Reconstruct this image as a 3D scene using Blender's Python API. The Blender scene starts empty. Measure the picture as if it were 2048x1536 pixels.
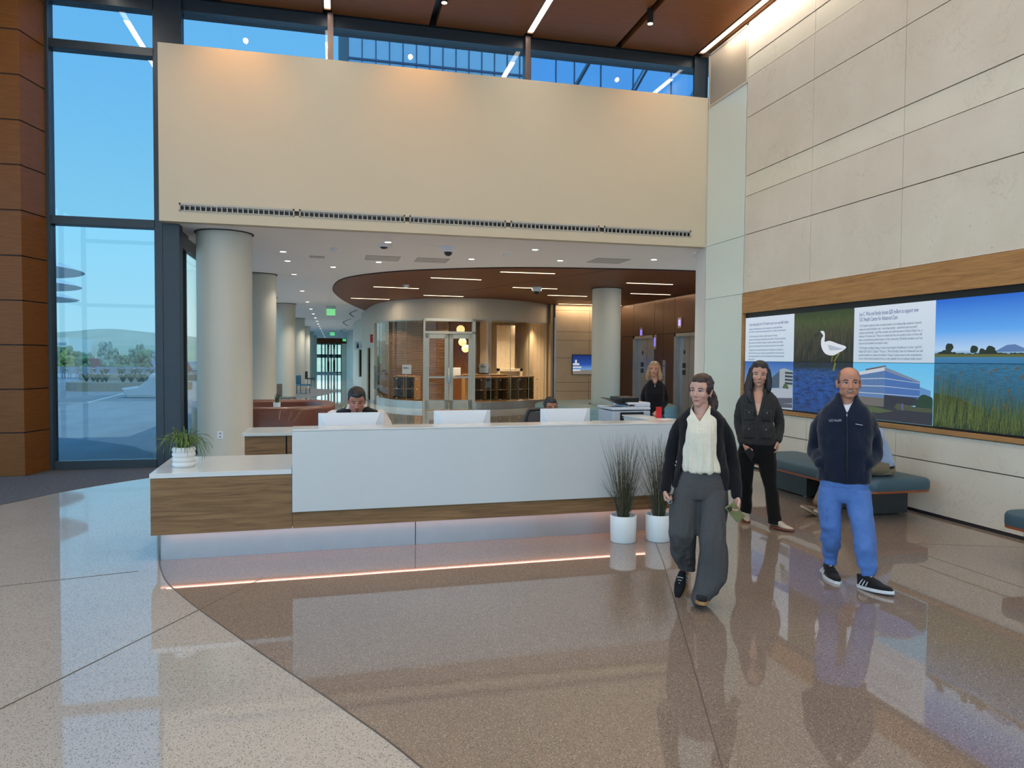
import bpy, bmesh, math, random
from mathutils import Vector, Matrix, noise
from mathutils.bvhtree import BVHTree
import numpy as np
PI = math.pi
SC = bpy.context.scene
COL = SC.collection

# ---------------------------------------------------------------- camera, world, sun, exposure
def make_camera():
    psi, th, roll, f = 0.239777233, 0.0347017748, 0.00781945446, 1452.49365
    F = Vector((math.sin(psi)*math.cos(th), math.cos(psi)*math.cos(th), -math.sin(th)))
    R0 = F.cross(Vector((0, 0, 1))).normalized(); U0 = R0.cross(F)
    c, s = math.cos(roll), math.sin(roll)
    R = c*R0+s*U0; U = -s*R0+c*U0
    cd = bpy.data.cameras.new('camera'); cam = bpy.data.objects.new('camera', cd); COL.objects.link(cam)
    M = Matrix((R, U, -F)).transposed().to_4x4(); M.translation = Vector((0, 0, 1.75))
    cam.matrix_world = M
    cd.sensor_fit = 'HORIZONTAL'; cd.sensor_width = 36.0; cd.lens = 36.0*f/2048.0
    cd.clip_start = 0.05; cd.clip_end = 3000
    SC.camera = cam
make_camera()
SC.view_settings.view_transform = 'Standard'; SC.view_settings.look = 'None'
SC.view_settings.gamma = 1; SC.view_settings.use_curve_mapping = False
SC.view_settings.exposure = 0.82
SC.cycles.use_denoising = True
SC.cycles.max_bounces = 7; SC.cycles.diffuse_bounces = 3; SC.cycles.glossy_bounces = 4; SC.cycles.adaptive_threshold = .035
SC.cycles.transparent_max_bounces = 16; SC.cycles.sample_clamp_indirect = 6.0
SC.cycles.caustics_reflective = False; SC.cycles.caustics_refractive = False

def lin(c):
    return tuple(((v/255)/12.92 if v/255 <= .04045 else ((v/255+.055)/1.055)**2.4) for v in c)
def rgb(*c): return lin(c)+(1.0,)

def make_world():
    w = bpy.data.worlds.new('sky'); SC.world = w; w.use_nodes = True
    nt = w.node_tree; nt.nodes.clear()
    out = nt.nodes.new('ShaderNodeOutputWorld'); bg = nt.nodes.new('ShaderNodeBackground')
    tc = nt.nodes.new('ShaderNodeTexCoord'); sx = nt.nodes.new('ShaderNodeSeparateXYZ'); cr = nt.nodes.new('ShaderNodeValToRGB')
    nt.links.new(tc.outputs['Generated'], sx.inputs[0]); nt.links.new(sx.outputs['Z'], cr.inputs[0])
    nt.links.new(cr.outputs[0], bg.inputs[0]); nt.links.new(bg.outputs[0], out.inputs[0])
    e = cr.color_ramp.elements
    e[0].position = 0.0; e[0].color = rgb(200, 226, 240)
    e[1].position = 1.0; e[1].color = rgb(112, 176, 238)
    for p, c in ((.06, (188, 224, 242)), (.16, (168, 220, 250)), (.32, (142, 203, 252)), (.5, (122, 190, 252))):
        k = e.new(p); k.color = rgb(*c)
    bg.inputs[1].default_value = 1.72
make_world()
def make_sun():
    l = bpy.data.lights.new('sun', 'SUN'); l.energy = 2.2; l.angle = .01; l.color = (1, .95, .86)
    o = bpy.data.objects.new('sun', l); COL.objects.link(o)
    o.rotation_euler = Vector((.35, -.50, .87)).to_track_quat('Z', 'Y').to_euler()
make_sun()

# ---------------------------------------------------------------- materials
MATS = {}
def new_mat(name):
    m = bpy.data.materials.new(name); m.use_nodes = True
    return m, m.node_tree, m.node_tree.nodes['Principled BSDF']
def coords(nt, scale=(1, 1, 1), rot=(0, 0, 0)):
    tc = nt.nodes.new('ShaderNodeTexCoord'); mp = nt.nodes.new('ShaderNodeMapping')
    mp.inputs['Scale'].default_value = scale; mp.inputs['Rotation'].default_value = rot
    nt.links.new(tc.outputs['Object'], mp.inputs[0]); return mp.outputs[0]
def nz(nt, vec, scale, detail=3, rough=.5, dist=0):
    n = nt.nodes.new('ShaderNodeTexNoise'); n.inputs['Scale'].default_value = scale; n.inputs['Detail'].default_value = detail
    n.inputs['Roughness'].default_value = rough; n.inputs['Distortion'].default_value = dist
    nt.links.new(vec, n.inputs['Vector']); return n.outputs['Fac']
def ramp(nt, fac, stops, interp='LINEAR'):
    r = nt.nodes.new('ShaderNodeValToRGB'); nt.links.new(fac, r.inputs[0]); r.color_ramp.interpolation = interp
    e = r.color_ramp.elements
    while len(e) < len(stops): e.new(.5)
    for i, (p, c) in enumerate(stops): e[i].position = p; e[i].color = c
    return r.outputs[0]
def mixc(nt, fac, a, b, mode='MIX'):
    n = nt.nodes.new('ShaderNodeMix'); n.data_type = 'RGBA'; n.blend_type = mode
    for sock, v in ((n.inputs[0], fac), (n.inputs[6], a), (n.inputs[7], b)):
        if hasattr(v, 'links') or isinstance(v, bpy.types.NodeSocket): nt.links.new(v, sock)
        else: sock.default_value = v
    return n.outputs[2]
def bump(nt, b, h, strength=.2, dist=.01):
    n = nt.nodes.new('ShaderNodeBump'); n.inputs['Strength'].default_value = strength; n.inputs['Distance'].default_value = dist
    nt.links.new(h, n.inputs['Height']); nt.links.new(n.outputs[0], b.inputs['Normal'])
def plain(name, c, rough=.5, metal=0, var=.06, scale=8, spec=.5, coat=0, bumps=0, bscale=200, sheen=0):
    if name in MATS: return MATS[name]
    m, nt, b = new_mat(name)
    v = coords(nt); f = nz(nt, v, scale, 4)
    a = tuple(x*(1-var) for x in lin(c))+(1,); d = tuple(min(1, x*(1+var)) for x in lin(c))+(1,)
    nt.links.new(ramp(nt, f, [(.3, a), (.7, d)]), b.inputs['Base Color'])
    b.inputs['Roughness'].default_value = rough; b.inputs['Metallic'].default_value = metal
    b.inputs['Specular IOR Level'].default_value = spec
    b.inputs['Coat Weight'].default_value = coat; b.inputs['Coat Roughness'].default_value = .05
    b.inputs['Sheen Weight'].default_value = sheen
    if bumps: bump(nt, b, nz(nt, v, bscale, 2), bumps, .002)
    MATS[name] = m; return m
def emit(name, c, s, base=(.8, .8, .8, 1)):
    if name in MATS: return MATS[name]
    m, nt, b = new_mat(name)
    b.inputs['Base Color'].default_value = base; b.inputs['Emission Color'].default_value = lin(c)+(1,)
    b.inputs['Emission Strength'].default_value = s; b.inputs['Roughness'].default_value = .4
    MATS[name] = m; return m
def wood(name, dark, light, stretch=(1, 6, 14), scale=3, rough=.45, line=None):
    if name in MATS: return MATS[name]
    m, nt, b = new_mat(name)
    v = coords(nt, stretch)
    a = nz(nt, v, scale, 6, .6, .6); g = nz(nt, coords(nt, tuple(s*5 if s > 1.5 else s for s in stretch)), scale, 3)
    c = mixc(nt, .35, ramp(nt, a, [(.3, rgb(*dark)), (.5, tuple((x+y)/2 for x, y in zip(rgb(*dark), rgb(*light)))), (.7, rgb(*light))]), ramp(nt, g, [(.35, rgb(*dark)), (.65, rgb(*light))]))
    nt.links.new(c, b.inputs['Base Color']); b.inputs['Roughness'].default_value = rough
    b.inputs['Specular IOR Level'].default_value = .22
    bump(nt, b, g, .05, .002)
    MATS[name] = m; return m
def terrazzo(name, base, base2, darkc, lightc, dark_amt, light_amt, scale=130):
    m, nt, b = new_mat(name)
    v = coords(nt)
    big = nz(nt, v, 1.1, 3); c = ramp(nt, big, [(.3, rgb(*base)), (.7, rgb(*base2))])
    def chips(sc, amt, off):
        vo = nt.nodes.new('ShaderNodeTexVoronoi'); vo.inputs['Scale'].default_value = sc
        mp = nt.nodes.new('ShaderNodeMapping'); mp.inputs['Location'].default_value = (off, off, 0); nt.links.new(v, mp.inputs[0])
        nt.links.new(mp.outputs[0], vo.inputs['Vector'])
        sep = nt.nodes.new('ShaderNodeSeparateColor'); nt.links.new(vo.outputs['Color'], sep.inputs[0])
        lt = nt.nodes.new('ShaderNodeMath'); lt.operation = 'LESS_THAN'; lt.inputs[1].default_value = amt; nt.links.new(sep.outputs[0], lt.inputs[0])
        d = nt.nodes.new('ShaderNodeMath'); d.operation = 'LESS_THAN'; d.inputs[1].default_value = .42; nt.links.new(vo.outputs['Distance'], d.inputs[0])
        mu = nt.nodes.new('ShaderNodeMath'); mu.operation = 'MULTIPLY'; nt.links.new(lt.outputs[0], mu.inputs[0]); nt.links.new(d.outputs[0], mu.inputs[1])
        return mu.outputs[0]
    c = mixc(nt, chips(scale, dark_amt, 0), c, rgb(*darkc))
    c = mixc(nt, chips(scale*1.3, light_amt, 3.3), c, rgb(*lightc))
    fine = nz(nt, v, scale*1.7, 2)
    c = mixc(nt, .2, c, ramp(nt, fine, [(.35, rgb(*darkc)), (.65, rgb(*lightc))]))
    nt.links.new(c, b.inputs['Base Color'])
    b.inputs['Roughness'].default_value = .55; b.inputs['Specular IOR Level'].default_value = .3
    b.inputs['Coat Weight'].default_value = 1.0; b.inputs['Coat Roughness'].default_value = .035; b.inputs['Coat IOR'].default_value = 1.72
    cb = nt.nodes.new('ShaderNodeBump'); cb.inputs['Strength'].default_value = .012; cb.inputs['Distance'].default_value = .02
    nt.links.new(nz(nt, v, 2.2, 2), cb.inputs['Height']); nt.links.new(cb.outputs[0], b.inputs['Coat Normal'])
    MATS[name] = m; return m
def glass(name, tint=(225, 240, 242), refl=1.45, rough=0.0, boost=0.0):
    if name in MATS: return MATS[name]
    m = bpy.data.materials.new(name); m.use_nodes = True; nt = m.node_tree; nt.nodes.clear()
    o = nt.nodes.new('ShaderNodeOutputMaterial'); t = nt.nodes.new('ShaderNodeBsdfTransparent'); g = nt.nodes.new('ShaderNodeBsdfGlossy')
    fr = nt.nodes.new('ShaderNodeFresnel'); mx = nt.nodes.new('ShaderNodeMixShader'); fr.inputs[0].default_value = refl
    t.inputs[0].default_value = rgb(*tint); g.inputs['Roughness'].default_value = rough
    ad = nt.nodes.new('ShaderNodeMath'); ad.operation = 'ADD'; ad.inputs[1].default_value = boost; ad.use_clamp = True
    ge = nt.nodes.new('ShaderNodeNewGeometry'); mr = nt.nodes.new('ShaderNodeMapRange'); mr.inputs['To Min'].default_value = refl; mr.inputs['To Max'].default_value = 1/refl
    nt.links.new(ge.outputs['Backfacing'], mr.inputs['Value']); nt.links.new(mr.outputs[0], fr.inputs[0])
    nt.links.new(fr.outputs[0], ad.inputs[0]); nt.links.new(ad.outputs[0], mx.inputs[0])
    nt.links.new(t.outputs[0], mx.inputs[1]); nt.links.new(g.outputs[0], mx.inputs[2]); nt.links.new(mx.outputs[0], o.inputs[0])
    MATS[name] = m; return m
def stone(name, a, b_, veins=(150, 140, 122)):
    m, nt, b = new_mat(name); v = coords(nt)
    base = ramp(nt, nz(nt, v, 1.4, 5, .55, .3), [(.3, rgb(*a)), (.7, rgb(*b_))])
    w = nz(nt, v, 3.2, 9, .62, 1.4)
    vein = ramp(nt, w, [(.485, (0, 0, 0, 1)), (.5, (1, 1, 1, 1)), (.515, (0, 0, 0, 1))])
    mask = ramp(nt, nz(nt, v, 1.7, 2), [(.45, (0, 0, 0, 1)), (.7, (.35, .35, .35, 1))])
    mul = mixc(nt, 1.0, vein, mask, 'MULTIPLY')
    sep = nt.nodes.new('ShaderNodeSeparateColor'); nt.links.new(mul, sep.inputs[0])
    c = mixc(nt, sep.outputs[0], base, rgb(*veins))
    pits = ramp(nt, nz(nt, v, 22, 4, .7), [(.66, (0, 0, 0, 1)), (.72, (.5, .5, .5, 1))])
    sp = nt.nodes.new('ShaderNodeSeparateColor'); nt.links.new(pits, sp.inputs[0])
    c = mixc(nt, sp.outputs[0], c, rgb(*veins))
    nt.links.new(c, b.inputs['Base Color']); b.inputs['Roughness'].default_value = .5
    bump(nt, b, nz(nt, v, 9, 6, .7), .08, .01)
    MATS[name] = m; return m

M_floor_l = terrazzo('terrazzo_light', (180, 175, 166), (190, 185, 176), (96, 90, 84), (220, 217, 210), .30, .26, 125)
M_floor_d = terrazzo('terrazzo_dark', (124, 107, 95), (134, 117, 104), (66, 56, 50), (196, 184, 168), .34, .17, 125)
M_stone = stone('limestone', (222, 212, 194), (232, 224, 208))
M_paint = plain('cream_paint', (202, 191, 168), .6, var=.012, scale=1)
M_white = plain('white_paint', (222, 222, 218), .6, var=.01, scale=2)
M_ceil = plain('ceiling_paint', (236, 232, 230), .8, var=.01, scale=1)
M_panelw = plain('white_wall_panel', (226, 236, 226), .35, var=.01, scale=1)
M_joint = plain('dark_joint', (40, 36, 40), .7)
M_frame = plain('dark_metal_frame', (48, 58, 66), .38, .3, var=.05)
M_frame2 = plain('bronze_metal_frame', (92, 76, 72), .35, .4, var=.05)
M_black = plain('black_metal', (18, 18, 20), .4)
M_oakw = wood('oak_desk', (102, 76, 52), (160, 126, 88), (1, 6, 14), 2.2)
M_oakh = wood('oak_header', (150, 108, 66), (204, 154, 100), (8, 1, 14), 2.2)
M_pier = wood('brown_panel', (104, 62, 26), (132, 84, 42), (1, 1, 18), 4, .4)
M_ceilw = wood('walnut_ceiling', (126, 74, 34), (152, 94, 48), (1, 14, 1), 3, .5)
M_ceilw2 = wood('walnut_slats', (98, 52, 24), (122, 68, 34), (1, 20, 1), 2, .5)
M_carpet = None
def _carpet():
    m, nt, b = new_mat('striped_carpet'); v = coords(nt, (3, 14, 1), (0, 0, .7)); f = nz(nt, v, 6, 4, .7)
    nt.links.new(ramp(nt, f, [(.35, rgb(62, 62, 66)), (.65, rgb(108, 108, 112))]), b.inputs['Base Color'])
    b.inputs['Roughness'].default_value = .95; bump(nt, b, nz(nt, coords(nt), 300, 2), .3, .004); return m
M_carpet = _carpet()
M_glass = glass('facade_glass', (176, 194, 198), 1.5, 0, .0)
M_glassi = glass('clear_glass', (240, 240, 236), 1.28)
M_lamp = emit('linear_lamp', (255, 240, 222), 5)
M_down = emit('downlight_lamp', (255, 244, 230), 8)
M_steel = plain('brushed_steel', (176, 180, 184), .32, .7, var=.08, scale=3)
M_alum = plain('aluminium', (184, 192, 194), .4, .35, var=.03)
M_solid = plain('white_solid_surface', (214, 218, 218), .25, var=.008, coat=.4)
M_kick = plain('grey_metal_panel', (166, 174, 180), .35, .5, var=.03)
M_leather = plain('tan_leather', (88, 40, 16), .42, var=.1, scale=3, coat=.15)
M_tealv = plain('teal_vinyl', (62, 88, 100), .45, var=.04)
M_plas = plain('white_plastic', (226, 230, 236), .35, var=.01)
M_plasg = plain('grey_plastic', (150, 156, 164), .4, var=.02)
M_blackp = plain('black_plastic', (22, 23, 25), .35)

# ---------------------------------------------------------------- geometry helpers
class MB:
    def __init__(s): s.v = []; s.f = []; s.m = []
    def add(s, vs, fs, mi=0, M=None):
        o = len(s.v)
        s.v += [tuple(M @ Vector(p)) if M is not None else tuple(p) for p in vs]
        s.f += [tuple(i+o for i in f) for f in fs]; s.m += [mi]*len(fs); return s
    def box(s, a, b, mi=0, M=None):
        x0, y0, z0 = [min(p, q) for p, q in zip(a, b)]; x1, y1, z1 = [max(p, q) for p, q in zip(a, b)]
        vs = [(x0, y0, z0), (x1, y0, z0), (x1, y1, z0), (x0, y1, z0), (x0, y0, z1), (x1, y0, z1), (x1, y1, z1), (x0, y1, z1)]
        return s.add(vs, [(0, 3, 2, 1), (4, 5, 6, 7), (0, 1, 5, 4), (1, 2, 6, 5), (2, 3, 7, 6), (3, 0, 4, 7)], mi, M)
    def prism(s, poly, z0, z1, mi=0, M=None):
        n = len(poly); vs = [(p[0], p[1], z0) for p in poly]+[(p[0], p[1], z1) for p in poly]
        return s.add(vs, [tuple(reversed(range(n))), tuple(range(n, 2*n))]+[(i, (i+1) % n, n+(i+1) % n, n+i) for i in range(n)], mi, M)
    def lathe(s, prof, n=24, mi=0, M=None, cap=True):
        vs = []; fs = []
        for r, z in prof: vs += [(r*math.cos(2*PI*i/n), r*math.sin(2*PI*i/n), z) for i in range(n)]
        for k in range(len(prof)-1):
            for i in range(n): fs.append((k*n+i, k*n+(i+1) % n, (k+1)*n+(i+1) % n, (k+1)*n+i))
        if cap: fs += [tuple(reversed(range(n))), tuple(range((len(prof)-1)*n, len(prof)*n))]
        return s.add(vs, fs, mi, M)
    def cyl(s, c, r, z0, z1, n=24, mi=0): return s.lathe([(r, z0), (r, z1)], n, mi, Matrix.Translation((c[0], c[1], 0)))
    def rings(s, rs, mi=0, cap=True):
        n = len(rs[0]); vs = [p for r in rs for p in r]; fs = []
        for k in range(len(rs)-1):
            for i in range(n): fs.append((k*n+i, k*n+(i+1) % n, (k+1)*n+(i+1) % n, (k+1)*n+i))
        if cap: fs += [tuple(reversed(range(n))), tuple(range((len(rs)-1)*n, len(rs)*n))]
        return s.add(vs, fs, mi)
    def tube(s, pts, rad, n=8, mi=0, cap=True, flat=1.0, ref=None):
        pts = [Vector(p) for p in pts]; rs = []
        if not hasattr(rad, '__len__'): rad = [rad]*len(pts)
        pu = None
        for i, p in enumerate(pts):
            t = (pts[min(i+1, len(pts)-1)]-pts[max(i-1, 0)]).normalized()
            if pu is None:
                u = (Vector(ref) if ref else (Vector((1, 0, 0)) if abs(t.x) < .8 else Vector((0, 1, 0))))
            else: u = pu
            u = (u-t*u.dot(t)).normalized(); w = t.cross(u); pu = u
            r = rad[i]; ra, rb = (r if hasattr(r, '__len__') else (r, r*flat))
            rs.append([tuple(p+u*ra*math.cos(2*PI*k/n)+w*rb*math.sin(2*PI*k/n)) for k in range(n)])
        return s.rings(rs, mi, cap)
    def hloft(s, rs, n=28, e=2.2, mi=0):
        out = []
        for x, y, z, rx, ry in rs:
            ring = []
            for k in range(n):
                a = 2*PI*k/n; c, q = math.cos(a), math.sin(a)
                ring.append((x+rx*math.copysign(abs(c)**(2/e), c), y+ry*math.copysign(abs(q)**(2/e), q), z))
            out.append(ring)
        if out[0][0][2] > out[-1][0][2]: out.reverse()
        return s.rings(out, mi)
    def ell(s, c, r, n=20, m=12, mi=0, M=None):
        T = Matrix.Translation(c) @ Matrix.Diagonal((r[0], r[1], r[2], 1))
        if M is not None: T = M @ T
        return s.lathe([(max(1e-4, math.sin(PI*k/m)), -math.cos(PI*k/m)) for k in range(m+1)], n, mi, T)
    def mesh(s, name):
        me = bpy.data.meshes.new(name); me.from_pydata(s.v, [], s.f); me.update()
        return me

def smoothen(me, angle=40):
    for p in me.polygons: p.use_smooth = True
    try: me.set_sharp_from_angle(angle=math.radians(angle))
    except Exception: pass
def obj(name, mb, mat, parent=None, smooth=0, bevel=0, loc=None, rz=0, seg=2):
    me = mb.mesh(name) if isinstance(mb, MB) else mb
    mats = mat if isinstance(mat, (list, tuple)) else [mat]
    for m in mats: me.materials.append(m)
    if isinstance(mb, MB) and len(mats) > 1:
        for p, i in zip(me.polygons, mb.m): p.material_index = i
    if smooth: smoothen(me, smooth)
    o = bpy.data.objects.new(name, me); COL.objects.link(o)
    if parent: o.parent = parent
    if loc: o.location = loc
    if rz: o.rotation_euler = (0, 0, rz)
    if bevel:
        b = o.modifiers.new('bevel', 'BEVEL'); b.width = bevel; b.segments = seg; b.limit_method = 'ANGLE'
    return o
def tag(o, label=None, cat=None, group=None, kind=None):
    if label: o['label'] = label
    if cat: o['category'] = cat
    if group: o['group'] = group
    if kind: o['kind'] = kind
    return o
def struct(name, mb, mat, **k):
    return tag(obj(name, mb, mat, **k), kind='structure')
def thing(name, label, cat, loc=(0, 0, 0), rz=0, group=None):
    o = bpy.data.objects.new(name, None); COL.objects.link(o); o.empty_display_size = .1
    o.location = loc; o.rotation_euler = (0, 0, rz); return tag(o, label, cat, group)
def copy_tree(o, parent=None):
    c = o.copy(); COL.objects.link(c)
    if parent: c.parent = parent
    for ch in [x for x in bpy.data.objects if x.parent == o]: copy_tree(ch, c)
    return c
def B(a, b): return MB().box(a, b)
def catmull(pts, n=8, closed=False):
    P = [Vector(p) for p in pts]; out = []; L = len(P)
    for i in range(L if closed else L-1):
        if closed: a, b, c, d = P[(i-1) % L], P[i], P[(i+1) % L], P[(i+2) % L]
        else: a, b, c, d = P[max(i-1, 0)], P[i], P[i+1], P[min(i+2, L-1)]
        for k in range(n):
            t = k/n; out.append(.5*((2*b)+(c-a)*t+(2*a-5*b+4*c-d)*t*t+(3*b-a-3*c+d)*t**3))
    if not closed: out.append(P[-1])
    return out
def text_mesh(name, body, size, mat, parent, M, align='LEFT', depth=.002):
    cu = bpy.data.curves.new(name, 'FONT'); cu.body = body; cu.size = size; cu.align_x = align; cu.extrude = depth/2
    cu.resolution_u = 2
    t = bpy.data.objects.new(name, cu); COL.objects.link(t)
    dg = bpy.context.evaluated_depsgraph_get(); me = bpy.data.meshes.new_from_object(t.evaluated_get(dg))
    bpy.data.objects.remove(t); bpy.data.curves.remove(cu)
    me.transform(M); me.materials.clear(); me.materials.append(mat)
    o = bpy.data.objects.new(name, me); COL.objects.link(o)
    if parent: o.parent = parent
    return o
def facing(right, up, origin):
    r = Vector(right).normalized(); u = Vector(up).normalized(); n = r.cross(u)
    M = Matrix((r, u, n)).transposed().to_4x4(); M.translation = Vector(origin); return M
def area(name, loc, direction, sx, sy, power, color=(1, .9, .8), spread=PI, parent=None):
    l = bpy.data.lights.new(name, 'AREA'); l.shape = 'RECTANGLE'; l.size = sx; l.size_y = sy; l.energy = power; l.color = color; l.spread = spread
    o = bpy.data.objects.new(name, l); COL.objects.link(o); o.location = loc
    o.rotation_euler = Vector(direction).to_track_quat('-Z', 'Y').to_euler()
    if parent: o.parent = parent
    return o
def spot(name, loc, target, power, angle=40, blend=.6, color=(1, .8, .55), parent=None, size=.04):
    l = bpy.data.lights.new(name, 'SPOT'); l.energy = power; l.spot_size = math.radians(angle); l.spot_blend = blend; l.color = color; l.shadow_soft_size = size
    o = bpy.data.objects.new(name, l); COL.objects.link(o); o.location = loc
    o.rotation_euler = (Vector(target)-Vector(loc)).to_track_quat('-Z', 'Y').to_euler()
    if parent: o.parent = parent
    return o

# ---------------------------------------------------------------- floor, walls, ceilings
XW = 6.6; ZC = 3.82; ZH = 7.3
def build_shell():
    struct('floor', MB().box((-10, -8, -.12), (16, 12.4, 0)).box((-2.75, 12.4, -.12), (16, 86, 0)), M_floor_l)
    curve = catmull([(-1.62, 8.2, 0), (-1.60, 7.5, 0), (-1.454, 6.684, 0), (-1.344, 6.277, 0), (-1.26, 6.031, 0), (-1.143, 5.783, 0), (-.912, 5.335, 0), (-.527, 4.642, 0), (-.268, 4.188, 0), (.033, 3.666, 0), (.36, 3.045, 0), (.95, 1.7, 0), (1.6, 0, 0), (2.2, -2, 0), (3.4, -7.9, 0)], 6)
    poly = [(p.x, p.y) for p in curve]+[(XW-.01, -7.9), (XW-.01, 12.3), (9, 14.2), (4, 14.6), (0, 12.6), (-1.2, 10.6)]
    struct('floor', MB().prism(poly, 0.0, .0012), M_floor_d)
    # thin divider lines in the terrazzo
    def line(a, b, w=.007, z=.0022, z0=.0):
        d = (Vector(b)-Vector(a)).normalized(); n = Vector((-d.y, d.x))*w/2
        return [(a[0]+n.x, a[1]+n.y), (a[0]-n.x, a[1]-n.y), (b[0]-n.x, b[1]-n.y), (b[0]+n.x, b[1]+n.y)]
    mb = MB()
    d = Vector((.704, 1.314)).normalized()
    for a, b in (((-3.6, .3), (-.55, 6.0)), ((-.6, -3), (2.75, 5.7)), ((2.75, 5.7), (3.1, 6.7)), ((5.2, -3), (5.2, 7.2)), ((-8, 4.9), (-1.55, 6.4)), ((5.2, 5.9), (6.55, 5.4)), ((0, 14.8), (0, 80)), ((-2.6, 24), (1.3, 24)), ((-2.6, 36), (1.2, 36)), ((-2.6, 48), (1.2, 48)), ((-2.6, 60), (1.2, 60))):
        mb.prism(line(a, b), .0, .0022)
    mb.prism([(p.x-.004, p.y) for p in curve]+[(p.x+.006, p.y) for p in reversed(curve)], 0, .0026)
    struct('trim_1', mb, plain('floor_divider', (92, 84, 78), .4))
    # carpet at the window
    edge = catmull([(-6.5, 7.0, 0), (-4.9, 8.35, 0), (-3.79, 9.585, 0), (-3.416, 10.317, 0), (-2.95, 10.95, 0), (-2.45, 11.5, 0), (-2.0, 12.1, 0), (-2.0, 12.2, 0)], 6)
    struct('floor', MB().prism([(-9.9, 7.0)]+[(p.x, p.y) for p in edge]+[(-2.3, 12.3), (-9.9, 12.3)], 0, .006), M_carpet)
    # hall ceiling with slots for the lamps
    lx = [-3.34, -.107, 3.24, 6.44]; dx = [-5.1, -1.77, 1.59, 4.9]
    cuts = sorted([(x, .075, 'l') for x in lx]+[(x, .06, 'd') for x in dx])
    mb = MB(); x0 = -10
    for x, w, k in cuts:
        mb.box((x0, -8, ZH), (x-w, 12.3, ZH+.12)); x0 = x+w
    mb.box((x0, -8, ZH), (16, 12.3, ZH+.12))
    struct('ceiling', mb, M_ceilw)
    struct('ceiling', MB().box((-10, -8, ZH+.12), (16, 12.4, ZH+.3)).box((-10, 12.3, ZH), (16, 12.4, ZH+.12)), M_black)
    mb = MB()
    for y in (-5, -1, 3, 6.1, 9.2): mb.box((-10, y-.004, ZH-.003), (6.6, y+.004, ZH+.001))
    struct('trim_2', mb, M_joint)
    for i, x in enumerate(lx):
        xx = x if x < 6 else 6.46
        t = thing('linear_ceiling_light', ['long recessed linear light over window side of walnut ceiling', 'recessed linear light ending above left mullion of clerestory', 'recessed linear light ending above the middle clerestory mullion', 'recessed linear light running along the top of the limestone wall'][i], 'ceiling light', (xx, 0, ZH), 0, 'linear lights in the walnut ceiling')
        obj('diffuser', B((-.045, -7.8, .02), (.045, 12.15, .05)), M_lamp, t)
        obj('housing', MB().box((-.07, -7.8, .0), (-.05, 12.2, .11)).box((.05, -7.8, 0), (.07, 12.2, .11)).box((-.07, 12.16, 0), (.07, 12.2, .11)), plain('lamp_housing', (120, 96, 76), .5), t)
        area('lamp_glow', (0, 2.0, -.01), (0, 0, -1), .1, 19.0, 95, (1, .86, .70), parent=t)
    # spot cylinders on dark slots
    for (x, y, lb) in ((4.86, 10.85, 'black cylinder spotlight hanging in slot nearest the limestone wall'), (1.60, 11.0, 'black cylinder spotlight cut by top edge above the vent wall')):
        t = thing('spotlight', lb, 'spotlight', (x, y, ZH), 0, 'cylinder spotlights')
        obj('housing', MB().cyl((0, 0), .05, -.23, 0), M_black, t, smooth=40)
        obj('stem', MB().cyl((0, 0), .02, 0, .12), M_black, t)
        obj('lens', MB().cyl((0, 0), .04, -.235, -.23), emit('spot_lens', (255, 226, 190), 6), t)
    for x, y, p in ((-1.5, 11.3, 40), (1.35, 11.35, 31), (5.4, 11.3, 15)):
        spot('wall_washer_light', (x, y, 7.25), (x, 12.15, 6.1), p, 88, 1.0, (1, .48, .16))
    # right stone wall, panel by panel with dark joints behind
    struct('wall_right', B((XW+.03, -8, 0), (XW+.3, 10.86, ZH+.1)), M_joint)
    zs = [.03, .615, .94, 2.87, 3.825, 4.455, 4.79, 5.74, 6.385, 6.70, ZH]
    ys = [10.845, 9.125, 7.41, 5.70, 3.98, 2.27, .56, -1.15, -2.86, -4.57, -6.28, -8]
    g = .006
    mb = MB(); mb2 = MB()
    for i in range(len(zs)-1):
        if abs(zs[i]-.94) < .01: continue
        for j in range(len(ys)-1):
            (mb2 if i in (5, 8) else mb).box((XW+(.004 if i in (5, 8) else 0), ys[j+1]+g*.5, zs[i]+g), (XW+.031, ys[j]-g*.5, zs[i+1]-g))
    struct('wall_right', mb, M_stone)
    struct('wall_right', mb2, stone('smooth_limestone', (230, 224, 204), (236, 230, 212)))
    struct('baseboard_right', B((XW-.004, -8, 0), (XW+.03, 10.86, .028)), M_joint)
    # white wall panels between stone and the bulkhead
    struct('wall_right', B((XW+.02, 10.86, 0), (XW+.14, 12.14, ZH+.1)), M_white)
    mb = MB()
    zz = [0.03, 1.9, 2.86, 3.82, 6.32]
    zz = [0.03, 2.86, 3.82, 6.32]
    for i in range(3): mb.box((XW, 10.875, zz[i]+.006), (XW+.025, 12.13, zz[i+1]-.006))
    struct('wall_right', mb, M_panelw)
    struct('trim_3', MB().box((XW-.006, 10.85, 6.32), (XW+.02, 12.14, 6.36)).box((XW-.006, 10.85, 6.36), (XW+.02, 10.89, 7.28)).box((XW-.006, 12.1, 6.36), (XW+.02, 12.14, 7.28)).box((XW-.006, 10.85, 7.25), (XW+.02, 12.14, 7.29)), plain('cream_metal', (206, 198, 178), .5))
    m, nt, b = new_mat('perforated_metal'); v = coords(nt, (1, 1, 1), (PI/4, 0, 0))
    vo = nt.nodes.new('ShaderNodeTexVoronoi'); vo.inputs['Scale'].default_value = 45; vo.inputs['Randomness'].default_value = 0; nt.links.new(v, vo.inputs[0])
    nt.links.new(ramp(nt, vo.outputs['Distance'], [(.25, rgb(110, 98, 84)), (.38, rgb(186, 172, 152))]), b.inputs['Base Color']); b.inputs['Roughness'].default_value = .6
    struct('wall_right', B((XW+.005, 10.88, 6.35), (XW+.02, 12.11, 7.26)), m)
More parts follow.
